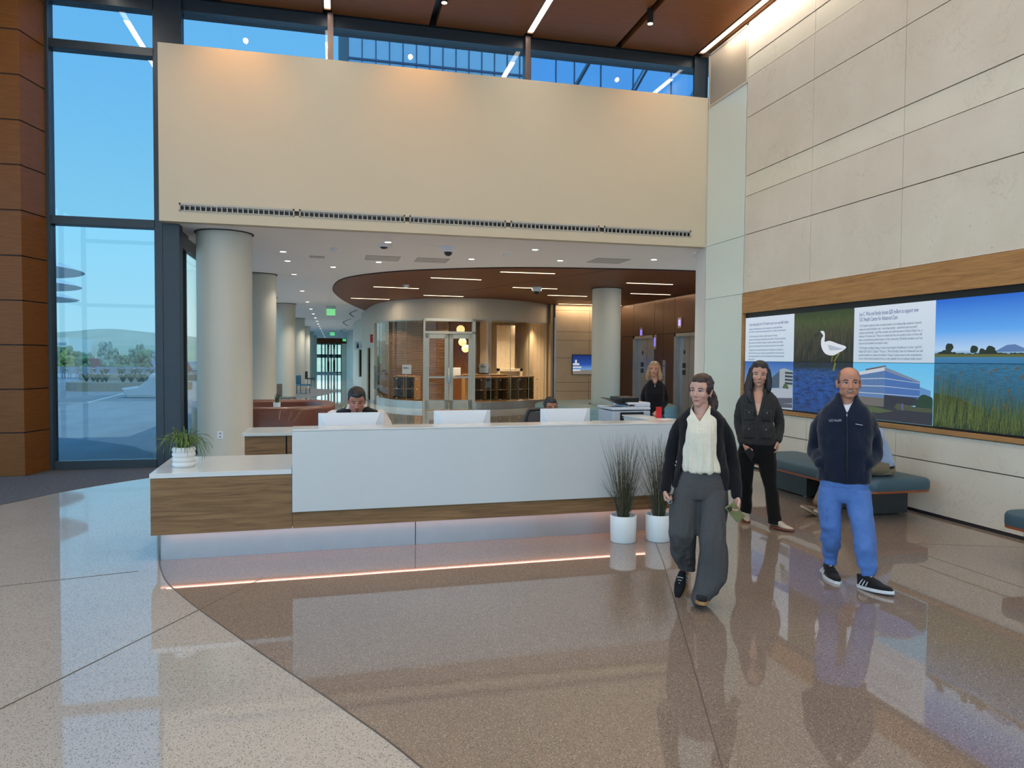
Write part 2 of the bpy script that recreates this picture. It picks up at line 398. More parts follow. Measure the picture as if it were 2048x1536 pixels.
    # bulkhead over the desk
    struct('wall_back', MB().box((-2.605, 12.15, ZC), (XW+.02, 12.32, 4.0)).box((-2.605, 12.15, 4.075), (XW+.02, 12.32, 6.51)).box((-2.605, 12.15, 4.0), (-2.32, 12.32, 4.075)).box((6.3, 12.15, 4.0), (XW+.02, 12.32, 4.075)), M_paint)
    struct('wall_back', B((-2.59, 12.32, ZC+.02), (XW, 12.40, 6.45)), M_paint)
    for a, b, lb in ((-2.32, -.62, 'leftmost slot air grille above the plant end of desk'), (-.545, 1.13, 'second slot air grille from the left in cream bulkhead'), (1.205, 2.835, 'middle slot air grille of the cream bulkhead'), (2.925, 4.53, 'fourth slot air grille from the left in cream bulkhead'), (4.62, 6.295, 'rightmost slot air grille beside the white wall panels')):
        t = thing('air_grille', lb, 'air vent', ((a+b)/2, 12.15, 4.03), 0, 'linear air grilles in the bulkhead')
        h = (b-a)/2
        obj('frame', MB().box((-h, -.012, .045), (h, .02, .075)).box((-h, -.012, -.045), (h, .02, -.035)).box((-h, -.012, -.045), (-h+.02, .02, .075)).box((h-.02, -.012, -.045), (h, .02, .075)), plain('grille_metal', (176, 174, 168), .5), t)
        s = MB(); n = 22; s.box((-h, .02, .03), (h, .03, .045))
        for k in range(1, n): x = -h+2*h*k/n; s.box((x-.008, -.004, -.04), (x+.008, .03, .045))
        obj('slats', s, plain('grille_metal', (176, 174, 168), .5), t)
        obj('backing', B((-h, .05, -.05), (h, .06, .08)), M_black, t)
    # soffit ceiling of the lower lobby and the corridor
    struct('ceiling', MB().box((-2.6, 12.3, ZC), (XW+.12, 12.9, ZC+.2)).box((-2.75, 12.9, ZC), (16, 82, ZC+.2)), M_ceil)
    struct('wall_right', MB().prism([(XW, 12.15), (6.71, 12.72), (11, 12.72), (11, 12.6), (6.95, 12.6), (6.8, 12.15)], 0, ZC), M_white)
    # dark window wall on the left
    YW = 12.45
    mb = MB()
    mb.box((-4.4, YW-.12, 0), (-4.15, YW+.1, ZH)).box((-2.72, YW-.1, 0), (-2.60, YW+.1, ZH)).box((-4.2, YW-.1, 0), (-2.7, YW+.1, .13))
    mb.box((-4.2, YW-.1, 3.73), (-2.7, YW+.1, 3.86)).box((-4.2, YW-.1, 6.36), (-2.7, YW+.1, 6.49)).box((-4.2, YW-.1, 7.06), (-2.7, YW+.1, ZH+.1))
    struct('window_1', mb, M_frame, bevel=.006)
    struct('window_1', B((-4.16, YW-.01, .12), (-2.7, YW+.01, 7.1)), M_glass)
    # clerestory
    mb = MB(); mb.box((-2.62, YW-.14, 6.4), (-2.30, YW+.06, ZH)).box((-2.3, YW-.08, 7.12), (XW+.1, YW+.1, ZH+.02)).box((-2.3, YW-.08, 6.38), (XW+.1, YW+.1, 6.44)).box((XW-.1, YW-.1, 6.4), (XW+.1, YW+.1, ZH))
    struct('window_2', mb, M_frame)
    struct('window_2', B((-2.3, YW-.01, 6.42), (XW-.02, YW+.01, 7.2)), M_glass)
    mb = MB()
    for x in (-.06, 3.235): mb.box((x-.045, YW-.2, 6.45), (x+.045, YW+.0, ZH))
    struct('trim_4', mb, M_frame2)
    struct('trim_5', MB().box((XW-.2, 12.3, 6.45), (XW+.02, 12.36, ZH)), M_frame)
    # outside overhang with joints
    struct('roof_overhang', B((-4.4, YW+.1, 7.25), (20, 13.0, 7.55)), plain('dark_soffit', (72, 72, 78), .6))
    mb = MB()
    for x in np.arange(-3.6, 8, .83): mb.box((x-.006, YW+.1, 7.245), (x+.006, 13.0, 7.252))
    struct('trim_6', mb, M_black)
    # dark corner post and glass wall running down the corridor
    mb = MB(); mb.box((-2.70, 12.36, 0), (-2.36, 12.62, ZC)).box((-2.62, 12.62, 3.55), (-2.45, 13.6, ZC)).box((-2.62, 12.62, 0), (-2.45, 13.6, .12))
    for y in list(np.arange(13.55, 81, 1.7)): mb.box((-2.60, y-.04, 0), (-2.48, y+.04, ZC))
    mb.box((-2.6, 13.6, 0), (-2.5, 81, .1)).box((-2.6, 13.6, 3.6), (-2.5, 81, ZC))
    struct('window_3', mb, M_frame, bevel=.004)
    struct('window_3', B((-2.56, 12.6, .1), (-2.54, 81, 3.6)), glass('corridor_glass', (232, 236, 230), 1.5))
    # wood panelled pier left
    M = M_pier
    zg = [-.05, .63, 1.255, 1.893, 2.529, 3.165, 3.81, 4.45, 5.08, 5.715, 6.345, 6.98, ZH]
    mb = MB(); g = .008
    P = [(-9.9, 11.9), (-4.337, 11.79), (-4.2, 12.32), (-4.2, 12.4), (-9.9, 12.4)]
    def inset(z0, z1): mb.prism(P, z0, z1)
    for i in range(len(zg)-1): inset(max(0, zg[i])+g, zg[i+1]-g)
    struct('wall_left', mb, M, bevel=.004)
    struct('wall_left', MB().prism([(-9.9, 11.92), (-4.355, 11.81), (-4.22, 12.32), (-4.22, 12.4), (-9.9, 12.4)], 0, ZH), M_joint)
    # left side and far end of the hall, glazed to the daylight
    mb = MB()
    for y in (-8, -5.5, -3, -.5, 2.0, 4.5, 7.0, 9.5): mb.box((-9.95, y-.06, 0), (-9.8, y+.06, ZH))
    for z in (0.06, 3.8, ZH-.08): mb.box((-9.95, -8, z-.07), (-9.8, 12, z+.07))
    struct('window_4', mb, M_frame)
    mb = MB()
    for x in (-9.9, -7, -4.2, -1.4, 1.4, 4.2, 6.5): mb.box((x-.06, -8.1, 0), (x+.06, -7.95, ZH))
    for z in (0.06, 3.8, 6.4, ZH-.08): mb.box((-9.95, -8.1, z-.07), (6.7, -7.95, z+.07))
    struct('window_5', mb, M_frame)
build_shell()

def build_outside():
    pave = plain('terrace_paver', (150, 158, 170), .75, var=.12, scale=1.5)
    m, nt, b = new_mat('terrace_paving'); v = coords(nt, (1, .35, 1))
    f = nz(nt, v, 1.2, 6, .65)
    nt.links.new(ramp(nt, f, [(.3, rgb(150, 152, 158)), (.7, rgb(176, 176, 180))]), b.inputs['Base Color']); b.inputs['Roughness'].default_value = .8
    struct('ground', MB().box((-60, 12.57, -.3), (-2.75, 80, -.02)).box((-60, -40, -.3), (-10, 12.57, -.02)).box((-10, -40, -.3), (30, -8.1, -.02)), m)
    struct('trim_7', MB().prism([(-10.9, 52), (-10.75, 52), (-8.9, 30), (-9.05, 30)], -.02, -.012).prism([(-20, 28.6), (-20, 28.75), (-8.9, 30.1), (-8.9, 29.95)], -.02, -.012), M_white)
    # three shade canopies
    for (x, y, r, lb) in ((-12.3, 30, 3.2, 'topmost and nearest oval white shade canopy over terrace'), (-14.4, 36.6, 3.2, 'middle oval white shade canopy over terrace'), (-17.4, 45, 3.5, 'lowest and farthest oval white shade canopy over terrace')):
        t = thing('shade_canopy', lb, 'canopy', (x, y, 0), 0, 'oval terrace canopies')
        obj('canopy', MB().lathe([(.01, 5.5), (r*.5, 5.36), (r*.85, 5.08), (r, 4.86), (r*.98, 4.83), (r*.6, 4.86), (.01, 4.88)], 40, cap=False), plain('canopy_white', (232, 234, 236), .5), t, smooth=50)
        obj('post', MB().cyl((0, 0), .16, -.02, 5.2), plain('canopy_white', (232, 234, 236), .5), t)
    # white lounge sculptures
    def lounge(x, y, s, lb):
        t = thing('concrete_bench', lb, 'bench', (x, y, -.02), 0, 'sculptural white benches on the terrace')
        prof = [(0, .0), (.25, 0), (.45, .48), (1.6, .60), (1.75, 1.9), (2.1, 2.0), (2.2, 0)]
        mb = MB(); w = 1.2
        pl = [(-.1, .85), (.05, .55), (.35, 0), (2.6, 0), (2.6, 2.0), (2.25, 2.1), (1.9, 1.5), (1.2, .92), (.3, .8)]
        n = len(pl); vs = [(a*s, -w, b*s) for a, b in pl]+[(a*s, w, b*s) for a, b in pl]
        mb.add(vs, [tuple(range(n)), tuple(reversed(range(n, 2*n)))]+[(i, n+i, n+(i+1) % n, (i+1) % n) for i in range(n)])
        obj('seat', mb, plain('white_concrete', (196, 202, 206), .6), t, bevel=.05)
    lounge(-8.62, 34.5, .50, 'nearest white sculpted bench behind the window mullion')
    lounge(-10.75, 46.5, .70, 'farther white sculpted bench at right of window')
    # planters with tufts of grass
    rnd = random.Random(3)
    def planter(x0, x1, y, w, lb):
        t = thing('planter', lb, 'planter', ((x0+x1)/2, y, -.02), 0, 'low curved planters on the terrace')
        h = (x1-x0)/2; pl = [(h*math.copysign(abs(math.cos(a))**.6, math.cos(a)), w*math.copysign(abs(math.sin(a))**.8, math.sin(a))) for a in [2*PI*k/32 for k in range(32)]]
        obj('curb', MB().prism(pl, 0, .42), plain('planter_curb', (170, 158, 138), .8), t)
        mb = MB()
        for k in range(16):
            cx = rnd.uniform(-h*.8, h*.8); cy = rnd.uniform(-w*.5, w*.5)
            for q in range(14):
                a = rnd.uniform(0, 2*PI); l = rnd.uniform(.3, .55); dxx = math.cos(a)*l*.8; dyy = math.sin(a)*l*.8
                mb.tube([(cx, cy, .4), (cx+dxx*.5, cy+dyy*.5, .4+l*.8), (cx+dxx, cy+dyy, .4+l*.75)], [.022, .018, .004], 3, cap=False)
        obj('foliage', mb, plain('terrace_grass', (84, 104, 74), .8, var=.3), t)
    planter(-13.2, -7.4, 41.5, 2.0, 'nearer low planter with spiky grass on terrace')
    planter(-18, -9, 59, 2.2, 'farther low planter with spiky grass on terrace')
    # tables and chairs
    dk = plain('outdoor_metal', (96, 110, 128), .5); red = plain('red_lounge_slats', (112, 62, 58), .6)
    t = thing('outdoor_table', 'long pale table on terrace beyond the planters', 'table', (-17.6, 63, -.02), 0)
    obj('tabletop', B((-3.8, -.5, .74), (3.8, .5, .80)), plain('table_pale', (176, 190, 200), .5), t)
    for x in (-3.6, -1.2, 1.2, 3.6):
        obj('leg', B((x-.05, -.4, 0), (x+.05, .4, .74)), dk, t)
    proto = None
    for i in range(9):
        x = -21.3+i*.95
        lb = 'grey tub chair in the row along the long terrace table, ' + ['at its left end', 'second from left', 'third from left', 'fourth from left', 'at the middle', 'fourth from right', 'third from right', 'second from right', 'at its right end'][i]
        if proto is None:
            c = proto = thing('outdoor_chair', lb, 'chair', (x, 61.9, -.02), 0, 'tub chairs at the terrace table')
            s = MB(); n = 12
            for r0, r1, z0, z1 in ((.36, .36, .42, .92),):
                for k in range(n):
                    a0 = PI+PI*k/n; a1 = PI+PI*(k+1)/n
                    s.prism([(r0*math.cos(a0), r0*math.sin(a0)), (r0*math.cos(a1), r0*math.sin(a1)), (.9*r0*math.cos(a1), .9*r0*math.sin(a1)), (.9*r0*math.cos(a0), .9*r0*math.sin(a0))], z0, z1)
            obj('backrest', s, plain('chair_mesh', (150, 160, 172), .6), c)
            obj('seat', B((-.32, -.3, .4), (.32, .3, .46)), plain('chair_mesh', (150, 160, 172), .6), c)
            for sx in (-.28, .28):
                for sy in (-.26, .26): obj('leg', MB().tube([(sx, sy, 0), (sx*.9, sy*.9, .42)], .022, 5), dk, c)
        else:
            c = copy_tree(proto); c.location = (x, 61.9, -.02); c['label'] = lb
    proto = None
    for x, y, rz, lb in ((-27.8, 70, .3, 'red slatted lounge chair at left window mullion'), (-24.4, 70, .2, 'red slatted lounge chair reclining left of the grey tub chairs'), (-20.4, 73, 2.6, 'red slatted lounge chair behind the left half of long table'), (-16.2, 76, 3.3, 'red slatted lounge chair behind the right half of long table'), (-12.4, 72, 2.9, 'rightmost red slatted lounge chair next to white bench')):
        if proto is None:
            c = proto = thing('lounge_chair', lb, 'chair', (x, y, -.02), rz, 'red terrace lounge chairs')
            obj('seat', MB().prism([(-1, -.5), (.6, -.5), (.6, .5), (-1, .5)], .38, .46), red, c)
            mb = MB(); mb.add([(.5, -.5, .4), (.5, .5, .4), (1.1, .5, 1.5), (1.1, -.5, 1.5), (.62, -.5, .38), (.62, .5, .38), (1.22, .5, 1.45), (1.22, -.5, 1.45)], [(0, 3, 2, 1), (4, 5, 6, 7), (0, 1, 5, 4), (1, 2, 6, 5), (2, 3, 7, 6), (3, 0, 4, 7)])
            obj('backrest', mb, red, c)
            for sx in (-.9, .5):
                for sy in (-.45, .45): obj('leg', MB().tube([(sx, sy, 0), (sx, sy, .4)], .04, 5), red, c)
        else: c = copy_tree(proto); c.location = (x, y, -.02); c.rotation_euler = (0, 0, rz); c['label'] = lb
    # parapet, lower ground, trees, buildings, hills
    struct('wall_terrace', B((-60, 80, -.3), (0, 80.3, .15)), plain('parapet', (150, 156, 160), .7))
    m, nt, b = new_mat('valley_ground'); nt.links.new(ramp(nt, nz(nt, coords(nt), .06, 6), [(.35, rgb(104, 132, 120)), (.65, rgb(160, 178, 168))]), b.inputs['Base Color']); b.inputs['Roughness'].default_value = 1
    struct('ground', B((-1400, 80.4, -14.4), (900, 1300, -14)), m)
    cols = [((150, 158, 92), 0), ((112, 136, 104), 1), ((128, 150, 132), 2), ((146, 166, 158), 3)]  # far rows get paler greens: distance haze is put into the foliage colour
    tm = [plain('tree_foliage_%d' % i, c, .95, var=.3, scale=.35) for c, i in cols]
    rnd = random.Random(11)
    trees = []
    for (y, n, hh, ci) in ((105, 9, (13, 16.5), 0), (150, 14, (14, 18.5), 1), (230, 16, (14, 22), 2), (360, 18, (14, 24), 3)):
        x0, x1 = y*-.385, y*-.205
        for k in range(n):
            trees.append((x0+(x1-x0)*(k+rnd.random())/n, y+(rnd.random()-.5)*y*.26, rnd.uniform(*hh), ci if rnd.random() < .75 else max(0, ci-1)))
    kinds = ['yellow-green tree just beyond the terrace edge', 'dark green tree behind the nearest tree row', 'haze-tinted green tree in the middle distance of valley', 'pale haze-tinted tree far off below the hills']
    protos = {}
    for x, y, h, ci in trees:
        if ci not in protos:
            c = thing('tree', kinds[ci], 'tree', (x, y, -14), 0, kinds[ci].replace('tree', 'trees', 1))
            mb = MB(); rr = random.Random(ci+50); R = [4.0, 5.5, 6.5, 8][ci]*.52
            for q in range(120):
                a = rr.uniform(0, 2*PI); d = R*rr.random()**.5*.8; z = rr.uniform(.38, .92)
                s = R*rr.uniform(.10, .24)*(1.15-abs(z-.6))
                mb.ell((d*math.cos(a)*(1.2-z*.7), d*math.sin(a)*(1.2-z*.7), z), (s, s, s/15), 9, 6)
            me = mb.mesh('crown')
            me.transform(Matrix.Diagonal((1, 1, 15, 1)))
            for v in me.vertices: v.co += Vector(noise.noise_vector(v.co*.9))*.35
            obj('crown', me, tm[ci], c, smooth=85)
            obj('trunk', MB().tube([(0, 0, 0), (.3, 0, 8)], [.45, .25], 6), plain('bark', (96, 88, 78), .9), c)
            c.scale = (1, 1, h/15); protos[ci] = c
        else:
            c = copy_tree(protos[ci]); c.location = (x, y, -14); c.rotation_euler = (0, 0, x*7.1); c.scale = (1, 1, h/15)
    def block(name, lb, x, y, w, d, z1, mat, rows, colsn):
        t = thing(name, lb, 'building', (x, y, -14), 0)
        obj('wall', B((0, 0, 0), (w, d, z1+14)), mat, t)
        wm = plain('far_window', (168, 180, 188), .4)
        for r in range(rows):
            z = z1+14-(r+.85)*3.2
            obj('window', B((w*.04, -.1, z), (w*.96, .02, z+1.0)), wm, t)
    block('office_tower', 'white multistorey building at left among the trees', -112, 300, 16.5, 30, 8.2, plain('far_white', (240, 238, 230), .8), 6, 5)
    block('office_block', 'blue-grey block low among the trees at centre', -48, 190, 6.8, 10, -1.0, plain('far_blue', (128, 150, 176), .8), 3, 3)
    block('parking_structure', 'long low blue-roofed structure right of the valley', -84, 330, 32, 20, -.5, plain('far_blue2', (140, 160, 190), .8), 1, 3)
    block('apartment_block', 'pale building at far right below the hills', -70, 285, 10, 12, -2.5, plain('far_cream', (208, 206, 190), .8), 2, 3)
    # hills
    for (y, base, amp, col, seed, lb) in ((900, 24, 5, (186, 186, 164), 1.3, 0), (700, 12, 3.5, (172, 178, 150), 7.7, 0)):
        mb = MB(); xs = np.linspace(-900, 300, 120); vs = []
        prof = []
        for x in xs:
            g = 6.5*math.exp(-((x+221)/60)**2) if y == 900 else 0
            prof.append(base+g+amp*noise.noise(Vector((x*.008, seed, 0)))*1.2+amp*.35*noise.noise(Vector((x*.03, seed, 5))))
        ny = 14
        for j in range(ny):
            t = j/(ny-1)
            for x, p in zip(xs, prof):
                z = -14+(p+14)*(math.sin(t*PI/2))+ (1-t)*t*14*noise.noise(Vector((x*.012, t*3, seed)))
                vs.append((x, y-260*(1-t), z))
        fs = [(j*120+i, j*120+i+1, (j+1)*120+i+1, (j+1)*120+i) for j in range(ny-1) for i in range(119)]
        mb.add(vs, fs)
        struct('hills', mb, plain('haze_tinted_hill_%d' % y, col, 1, var=.10, scale=.03), smooth=60)  # pale hill colours stand in for the haze of distance
    # neighbouring glass tower seen through the clerestory
    t = thing('glass_office_building', 'glass curtain wall building seen through high clerestory windows', 'building', (0, 40, -14), 0)
    gm = plain('tower_glass', (196, 212, 228), .06, .6, var=.04, scale=.3)
    gm2 = plain('tower_glass_reflection_tint', (164, 204, 246), .05, .7, var=.05, scale=.3)  # bluer, brighter base colour imitates reflections in the right half
    obj('curtain_wall', B((.72, 0, 19), (10.6, 20, 44)), gm, t)
    obj('curtain_wall', B((10.6, 0, 19), (30, 20, 44)), gm2, t)
    obj('edge_panel', MB().prism([(.72, 0), (.3, 3), (.3, 20), (.72, 20)], 19, 44), plain('tower_edge', (86, 88, 98), .5), t)
    mb = MB()
    for x in np.arange(.72, 10.7, .72): mb.box((x-.025, -.06, 19), (x+.025, 0, 44))
    for x in (10.7, 12.2, 13.3, 14.9, 16.9, 19.3, 21.0, 22.6, 24.3, 26.3, 28.3): mb.box((x-.025, -.06, 19), (x+.025, 0, 44))
    for z in (17.6+14, 17.25+14, 22+14, 26+14): mb.box((.72, -.07, z-.05), (10.6, 0, z+.05))
    obj('mullions', mb, plain('tower_mullion', (60, 84, 120), .5), t)
    mb = MB()
    for x in (11.5, 15.0, 18.8): mb.tube([(x, -.5, 28), (x+4.5, -.5, 36)], .07, 5)
    obj('brace', mb, M_frame, t)
build_outside()

# ---------------------------------------------------------------- lower lobby, drum room, corridor
DRUM = [(1.22, 34.5), (1.30, 32.3), (1.38, 30.2), (1.62, 27.7), (2.15, 26.15), (2.95, 25.2), (3.75, 24.68), (4.7, 24.42), (5.6, 24.6), (6.6, 25.15), (7.6, 26.05), (8.25, 27.0), (8.5, 27.9)]
def ribbon(mb, path, z0, z1, th, mi=0):
    n = len(path); inner = []
    for i in range(n):
        a = path[max(i-1, 0)]; b = path[min(i+1, n-1)]; d = Vector((b[0]-a[0], b[1]-a[1])).normalized(); inner.append((path[i][0]-d.y*th, path[i][1]+d.x*th))
    for i in range(n-1): mb.prism([path[i], path[i+1], inner[i+1], inner[i]], z0, z1, mi)
    return mb
def build_lobby():
    path = [(p.x, p.y) for p in catmull([(x, y, 0) for x, y in DRUM], 5)]
    cream = plain('drum_paint', (196, 188, 174), .6, var=.01, scale=1)
    # wood slat ceiling, egg shaped
    out = catmull([(1.30, 32.4, 0), (.8, 29.9, 0), (.30, 26.8, 0), (-.0, 24, 0), (-.05, 22.0, 0), (.14, 19.9, 0), (.62, 18.6, 0), (1.5, 17.45, 0), (2.6, 16.65, 0), (3.65, 16.1, 0), (4.7, 15.78, 0), (5.85, 15.58, 0), (7, 15.42, 0), (8.1, 15.36, 0), (9.5, 15.5, 0), (10.7, 15.8, 0)], 6)
    poly = [(p.x, p.y) for p in out]+[(10.7, 30), (8.6, 30), (1.3, 34)]
    struct('ceiling', MB().prism(poly, ZC-.02, ZC-.001), M_ceilw2)
    rim = MB()
    for a, b in zip(out, out[1:]):
        rim.prism([(a.x, a.y), (b.x, b.y), (b.x+.02, b.y+.02), (a.x+.02, a.y+.02)], ZC-.024, ZC)
    struct('trim_8', rim, M_joint)
    # joints in the slat ceiling
    mb = MB()
    for a, b in (((6.2, 15.5), (2.7, 25.2)), ((9.2, 15.5), (8.4, 26))):
        d = Vector((b[0]-a[0], b[1]-a[1])).normalized(); n = Vector((-d.y, d.x))*.01
        mb.prism([(a[0]+n.x, a[1]+n.y), (b[0]+n.x, b[1]+n.y), (b[0]-n.x, b[1]-n.y), (a[0]-n.x, a[1]-n.y)], ZC-.023, ZC-.019)
    struct('trim_9', mb, M_joint)
    warm = emit('lobby_linear_lamp', (255, 226, 180), 2.2)
    L = [((3.82, 16.76), (5.1, 16.72), 'nearest lobby light strip, in front of the glass doors'), ((2.38, 18.5), (3.7, 18.6), 'light strip second from left over the drum room'), ((1.07, 21.35), (2.43, 21.5), 'light strip at left of slat ceiling, under a smoke detector'), ((4.98, 20.3), (6.28, 20.3), 'light strip with dome camera beside it'), ((7.58, 18.16), (8.88, 18.15), 'light strip right of round column, nearest'), ((8.86, 21.0), (10.24, 21.0), 'faint light strip right of round column, farthest'), ((.52, 25.7), (1.9, 25.8), 'leftmost light strip by the tip of slat ceiling'), ((2.79, 23.7), (4.16, 23.8), 'light strip just before drum wall'), ((6.65, 22.4), (7.94, 22.4), 'light strip left of round column top')]
    for a, b, lb in L:
        cx, cy = (a[0]+b[0])/2, (a[1]+b[1])/2; h = 0.66; rz = math.atan2(b[1]-a[1], b[0]-a[0])
        t = thing('light_strip', lb, 'ceiling light', (cx, cy, ZC-.02), rz, 'light strips in the slat ceiling')
        obj('diffuser', B((-h, -.03, -.012), (h, .03, -.004)), warm, t)
        obj('housing', MB().box((-h-.02, -.045, -.006), (h+.02, -.03, 0)).box((-h-.02, .03, -.006), (h+.02, .045, 0)), plain('lamp_housing', (120, 96, 76), .5), t)
        area('lamp_glow', (0, 0, -.03), (0, 0, -1), 1.3, .08, 9, (1, .82, .6), parent=t)
    # wall grazer along the stone and elevator walls
    for loc, sx, sy, p, rz, lb in (((9.3, 25.8, ZC-.02), 2.5, .06, 13, 0, 'concealed warm light strip washing the rear stone wall'), ((10.50, 22.9, ZC-.02), .03, 5.6, 5, 0, 'concealed warm light strip above the elevator wall')):
        t = thing('cove_light', lb, 'ceiling light', loc, rz, None)
        if sy < 1: obj('diffuser', B((-sx/2, -sy/2, -.012), (sx/2, sy/2, -.004)), emit('cove_lamp', (255, 214, 160), 2), t)
        else: obj('housing', B((-sx/2, -sy/2, -.006), (sx/2, sy/2, 0)), M_black, t)
        area('lamp_glow', (0, 0, -.03), (0, 0, -1), sx, sy, p, (1, .72, .45), parent=t)
    # columns
    cm = plain('column_paint', (200, 198, 186), .5, var=.01, scale=1)
    cols = [(-1.80, 13.1, .44), (-1.86, 19.32, .43), (-1.9, 29.6, .43), (-1.97, 40.4, .43), (-2.04, 51, .43), (-2.07, 61.6, .43), (-2.07, 72, .43), (7.66, 19.87, .415)]
    for i, (x, y, r) in enumerate(cols):
        top = ZC if i < 7 else ZC-.02
        struct('column', MB().lathe([(r, 0), (r, top-.015)], 64, 0, Matrix.Translation((x, y, 0))).lathe([(r+.004, 0), (r+.004, .08)], 48, 0, Matrix.Translation((x, y, 0))), cm, smooth=40)
        struct('trim_10', MB().lathe([(r+.03, top-.012), (r+.03, top+.001)], 48, 0, Matrix.Translation((x, y, 0))), M_joint, smooth=40)
    for (x, y, z, nx, lb) in ((-1.82, 12.655, .464, 0, 'white wall outlet low on the nearest white column'),):
        t = thing('power_outlet', lb, 'outlet', (x, y, z))
        obj('plate', B((-.042, -.008, -.06), (.042, .012, .06)), M_plas, t, bevel=.003)
        obj('socket', MB().box((-.018, -.011, .012), (.018, -.007, .042)).box((-.018, -.011, -.042), (.018, -.007, -.012)), M_plasg, t)
    # other round white columns by the corridor carry pilasters of white
    # drum wall: header over glass, wall at left
    i0 = 14
    struct('wall_drum', ribbon(MB(), path, 3.09, ZC-.021, .15), cream, smooth=30)
    left = [p for p in path if p[1] > 28.4 and p[0] < 3]
    struct('wall_drum', ribbon(MB(), left, 0, 3.09, .15), cream, smooth=30)
    struct('baseboard_drum', ribbon(MB(), [(x-.02, y-.02) for x, y in left], 0, .1, .02), M_steel)
    glassl = [p for p in path if p[0] > 1.9 and p[1] < 26.4 and p[0] < 3.0]+[(2.95, 25.2)]
    glassl = [p for p in path if p[1] <= 28.6 and p[0] <= 2.96]
    glassr = [(4.56, 24.45)]+[p for p in path if p[0] > 4.6]
    for gpath, nm, lb in ((glassl, 'glass_partition', 'curved glass wall left of the glass double doors'), (glassr, 'glass_partition', 'long curved glass wall right of the glass double doors')):
        t = thing(nm, lb, 'glass wall', (0, 0, 0))
        obj('pane', ribbon(MB(), gpath, .26, 3.08, .015), M_glassi, t, smooth=30)
        obj('curb', ribbon(MB(), [(x, y-.03) for x, y in gpath], 0, .25, .12), M_steel, t, smooth=30)
        obj('head_channel', ribbon(MB(), gpath, 3.05, 3.10, .04), M_alum, t)
        mb = MB()
        step = 4
        for k in range(0, len(gpath), step):
            x, y = gpath[k]; mb.box((x-.006, y-.012, .26), (x+.006, y+.02, 3.08))
        obj('joints', mb, plain('glass_edge', (150, 168, 160), .3), t)
        mb = MB()
        for k in range(2, len(gpath), step):
            for z in (.45, 1.0, 1.55):
                mb.ell((gpath[k][0], gpath[k][1]-.02, z*.62+.05), (.025, .02, .025), 8, 6)
        obj('fittings', mb, M_steel, t)
    # glass double door in a pale frame
    t = thing('double_door', 'pale framed glass double doors with transom into round room', 'door', (3.76, 24.42, 0), -.02)
    fm = plain('pale_door_frame', (196, 206, 204), .4, var=.02)
    obj('frame', MB().box((-.86, -.05, 0), (-.80, .1, 3.09)).box((.80, -.05, 0), (.9, .1, 3.09)).box((-.86, -.05, 3.0), (.9, .1, 3.09)).box((-.86, -.05, 2.58), (.9, .1, 2.66)), fm, t)
    obj('transom_pane', B((-.8, .0, 2.66), (.8, .012, 3.0)), M_glassi, t)
    for s in (-1, 1):
        a, b = (-.80, -.012) if s < 0 else (.012, .80)
        d = obj('door_leaf', MB().box((a, -.03, .02), (a+.13, .03, 2.57)).box((b-.13, -.03, .02), (b, .03, 2.57)).box((a, -.03, 2.42), (b, .03, 2.57)).box((a, -.03, .02), (b, .03, .33)).box((a, -.04, 1.08), (b, .03, 1.14)), fm, t)
        obj('pane', B((a+.13, -.006, .33), (b-.13, .006, 2.42)), M_glassi, d)
    obj('handle', MB().box((-.045, -.10, .92), (.045, -.03, 1.2)).box((-.02, -.14, .98), (.02, -.1, 1.06)), M_steel, t, bevel=.008)
    # round room interior
    beige = plain('beige_interior', (192, 170, 140), .6, var=.02)
    oak = wood('oak_interior', (150, 112, 72), (184, 144, 98), (1, 1, 10), 3)
    struct('wall_interior', MB().box((1.6, 31.0, 0), (8, 31.15, ZC-.03)).box((7.80, 26.42, 0), (7.90, 31, ZC-.03)).box((1.58, 28.6, 0), (1.66, 31, 3.2)).box((7.86, 26.08, 0), (7.99, 26.45, ZC-.03)), beige)
    struct('wall_interior', MB().box((1.68, 28.1, 0), (4.3, 28.2, 3.2)), oak)
    mb = MB()
    for k in range(46): mb.box((1.7, 28.06, .1+k*.066), (4.25, 28.1, .1+k*.066+.02))
    struct('trim_11', mb, plain('slat_gap', (104, 72, 42), .7))
    struct('wall_interior', MB().box((4.6, 29.6, 0), (5.7, 29.7, 3.3)), wood('cherry_panel', (118, 74, 42), (144, 94, 56), (4, 4, 1), 3))
    struct('wall_interior', MB().box((6.35, 28.6, 1.35), (7.1, 28.7, 3.1)).box((6.0, 30.3, 0), (6.35, 30.5, 3.3)), plain('pale_interior', (222, 206, 180), .6))
    struct('ceiling', MB().prism([(x+.0, y+.16) for x, y in path if y < 31 and .0 < x < 7.9]+[(7.9, 31), (1.7, 31)], 3.3, 3.36), plain('interior_ceiling', (190, 178, 160), .7))
    for x, y in ((3.4, 26.2), (5.4, 26.4), (6.6, 27.3), (7.2, 28.6), (4.2, 27.4), (2.4, 27.2)):
        t = thing('downlight', 'small round downlight inside the glass walled room', 'ceiling light', (x, y, 3.3), 0, 'downlights inside the round room')
        obj('lens', MB().cyl((0, 0), .06, -.012, 0), M_down, t)
        spot('lamp_glow', (x, y, 3.25), (x, y, 0), 190, 130, 1, (1, .8, .58))
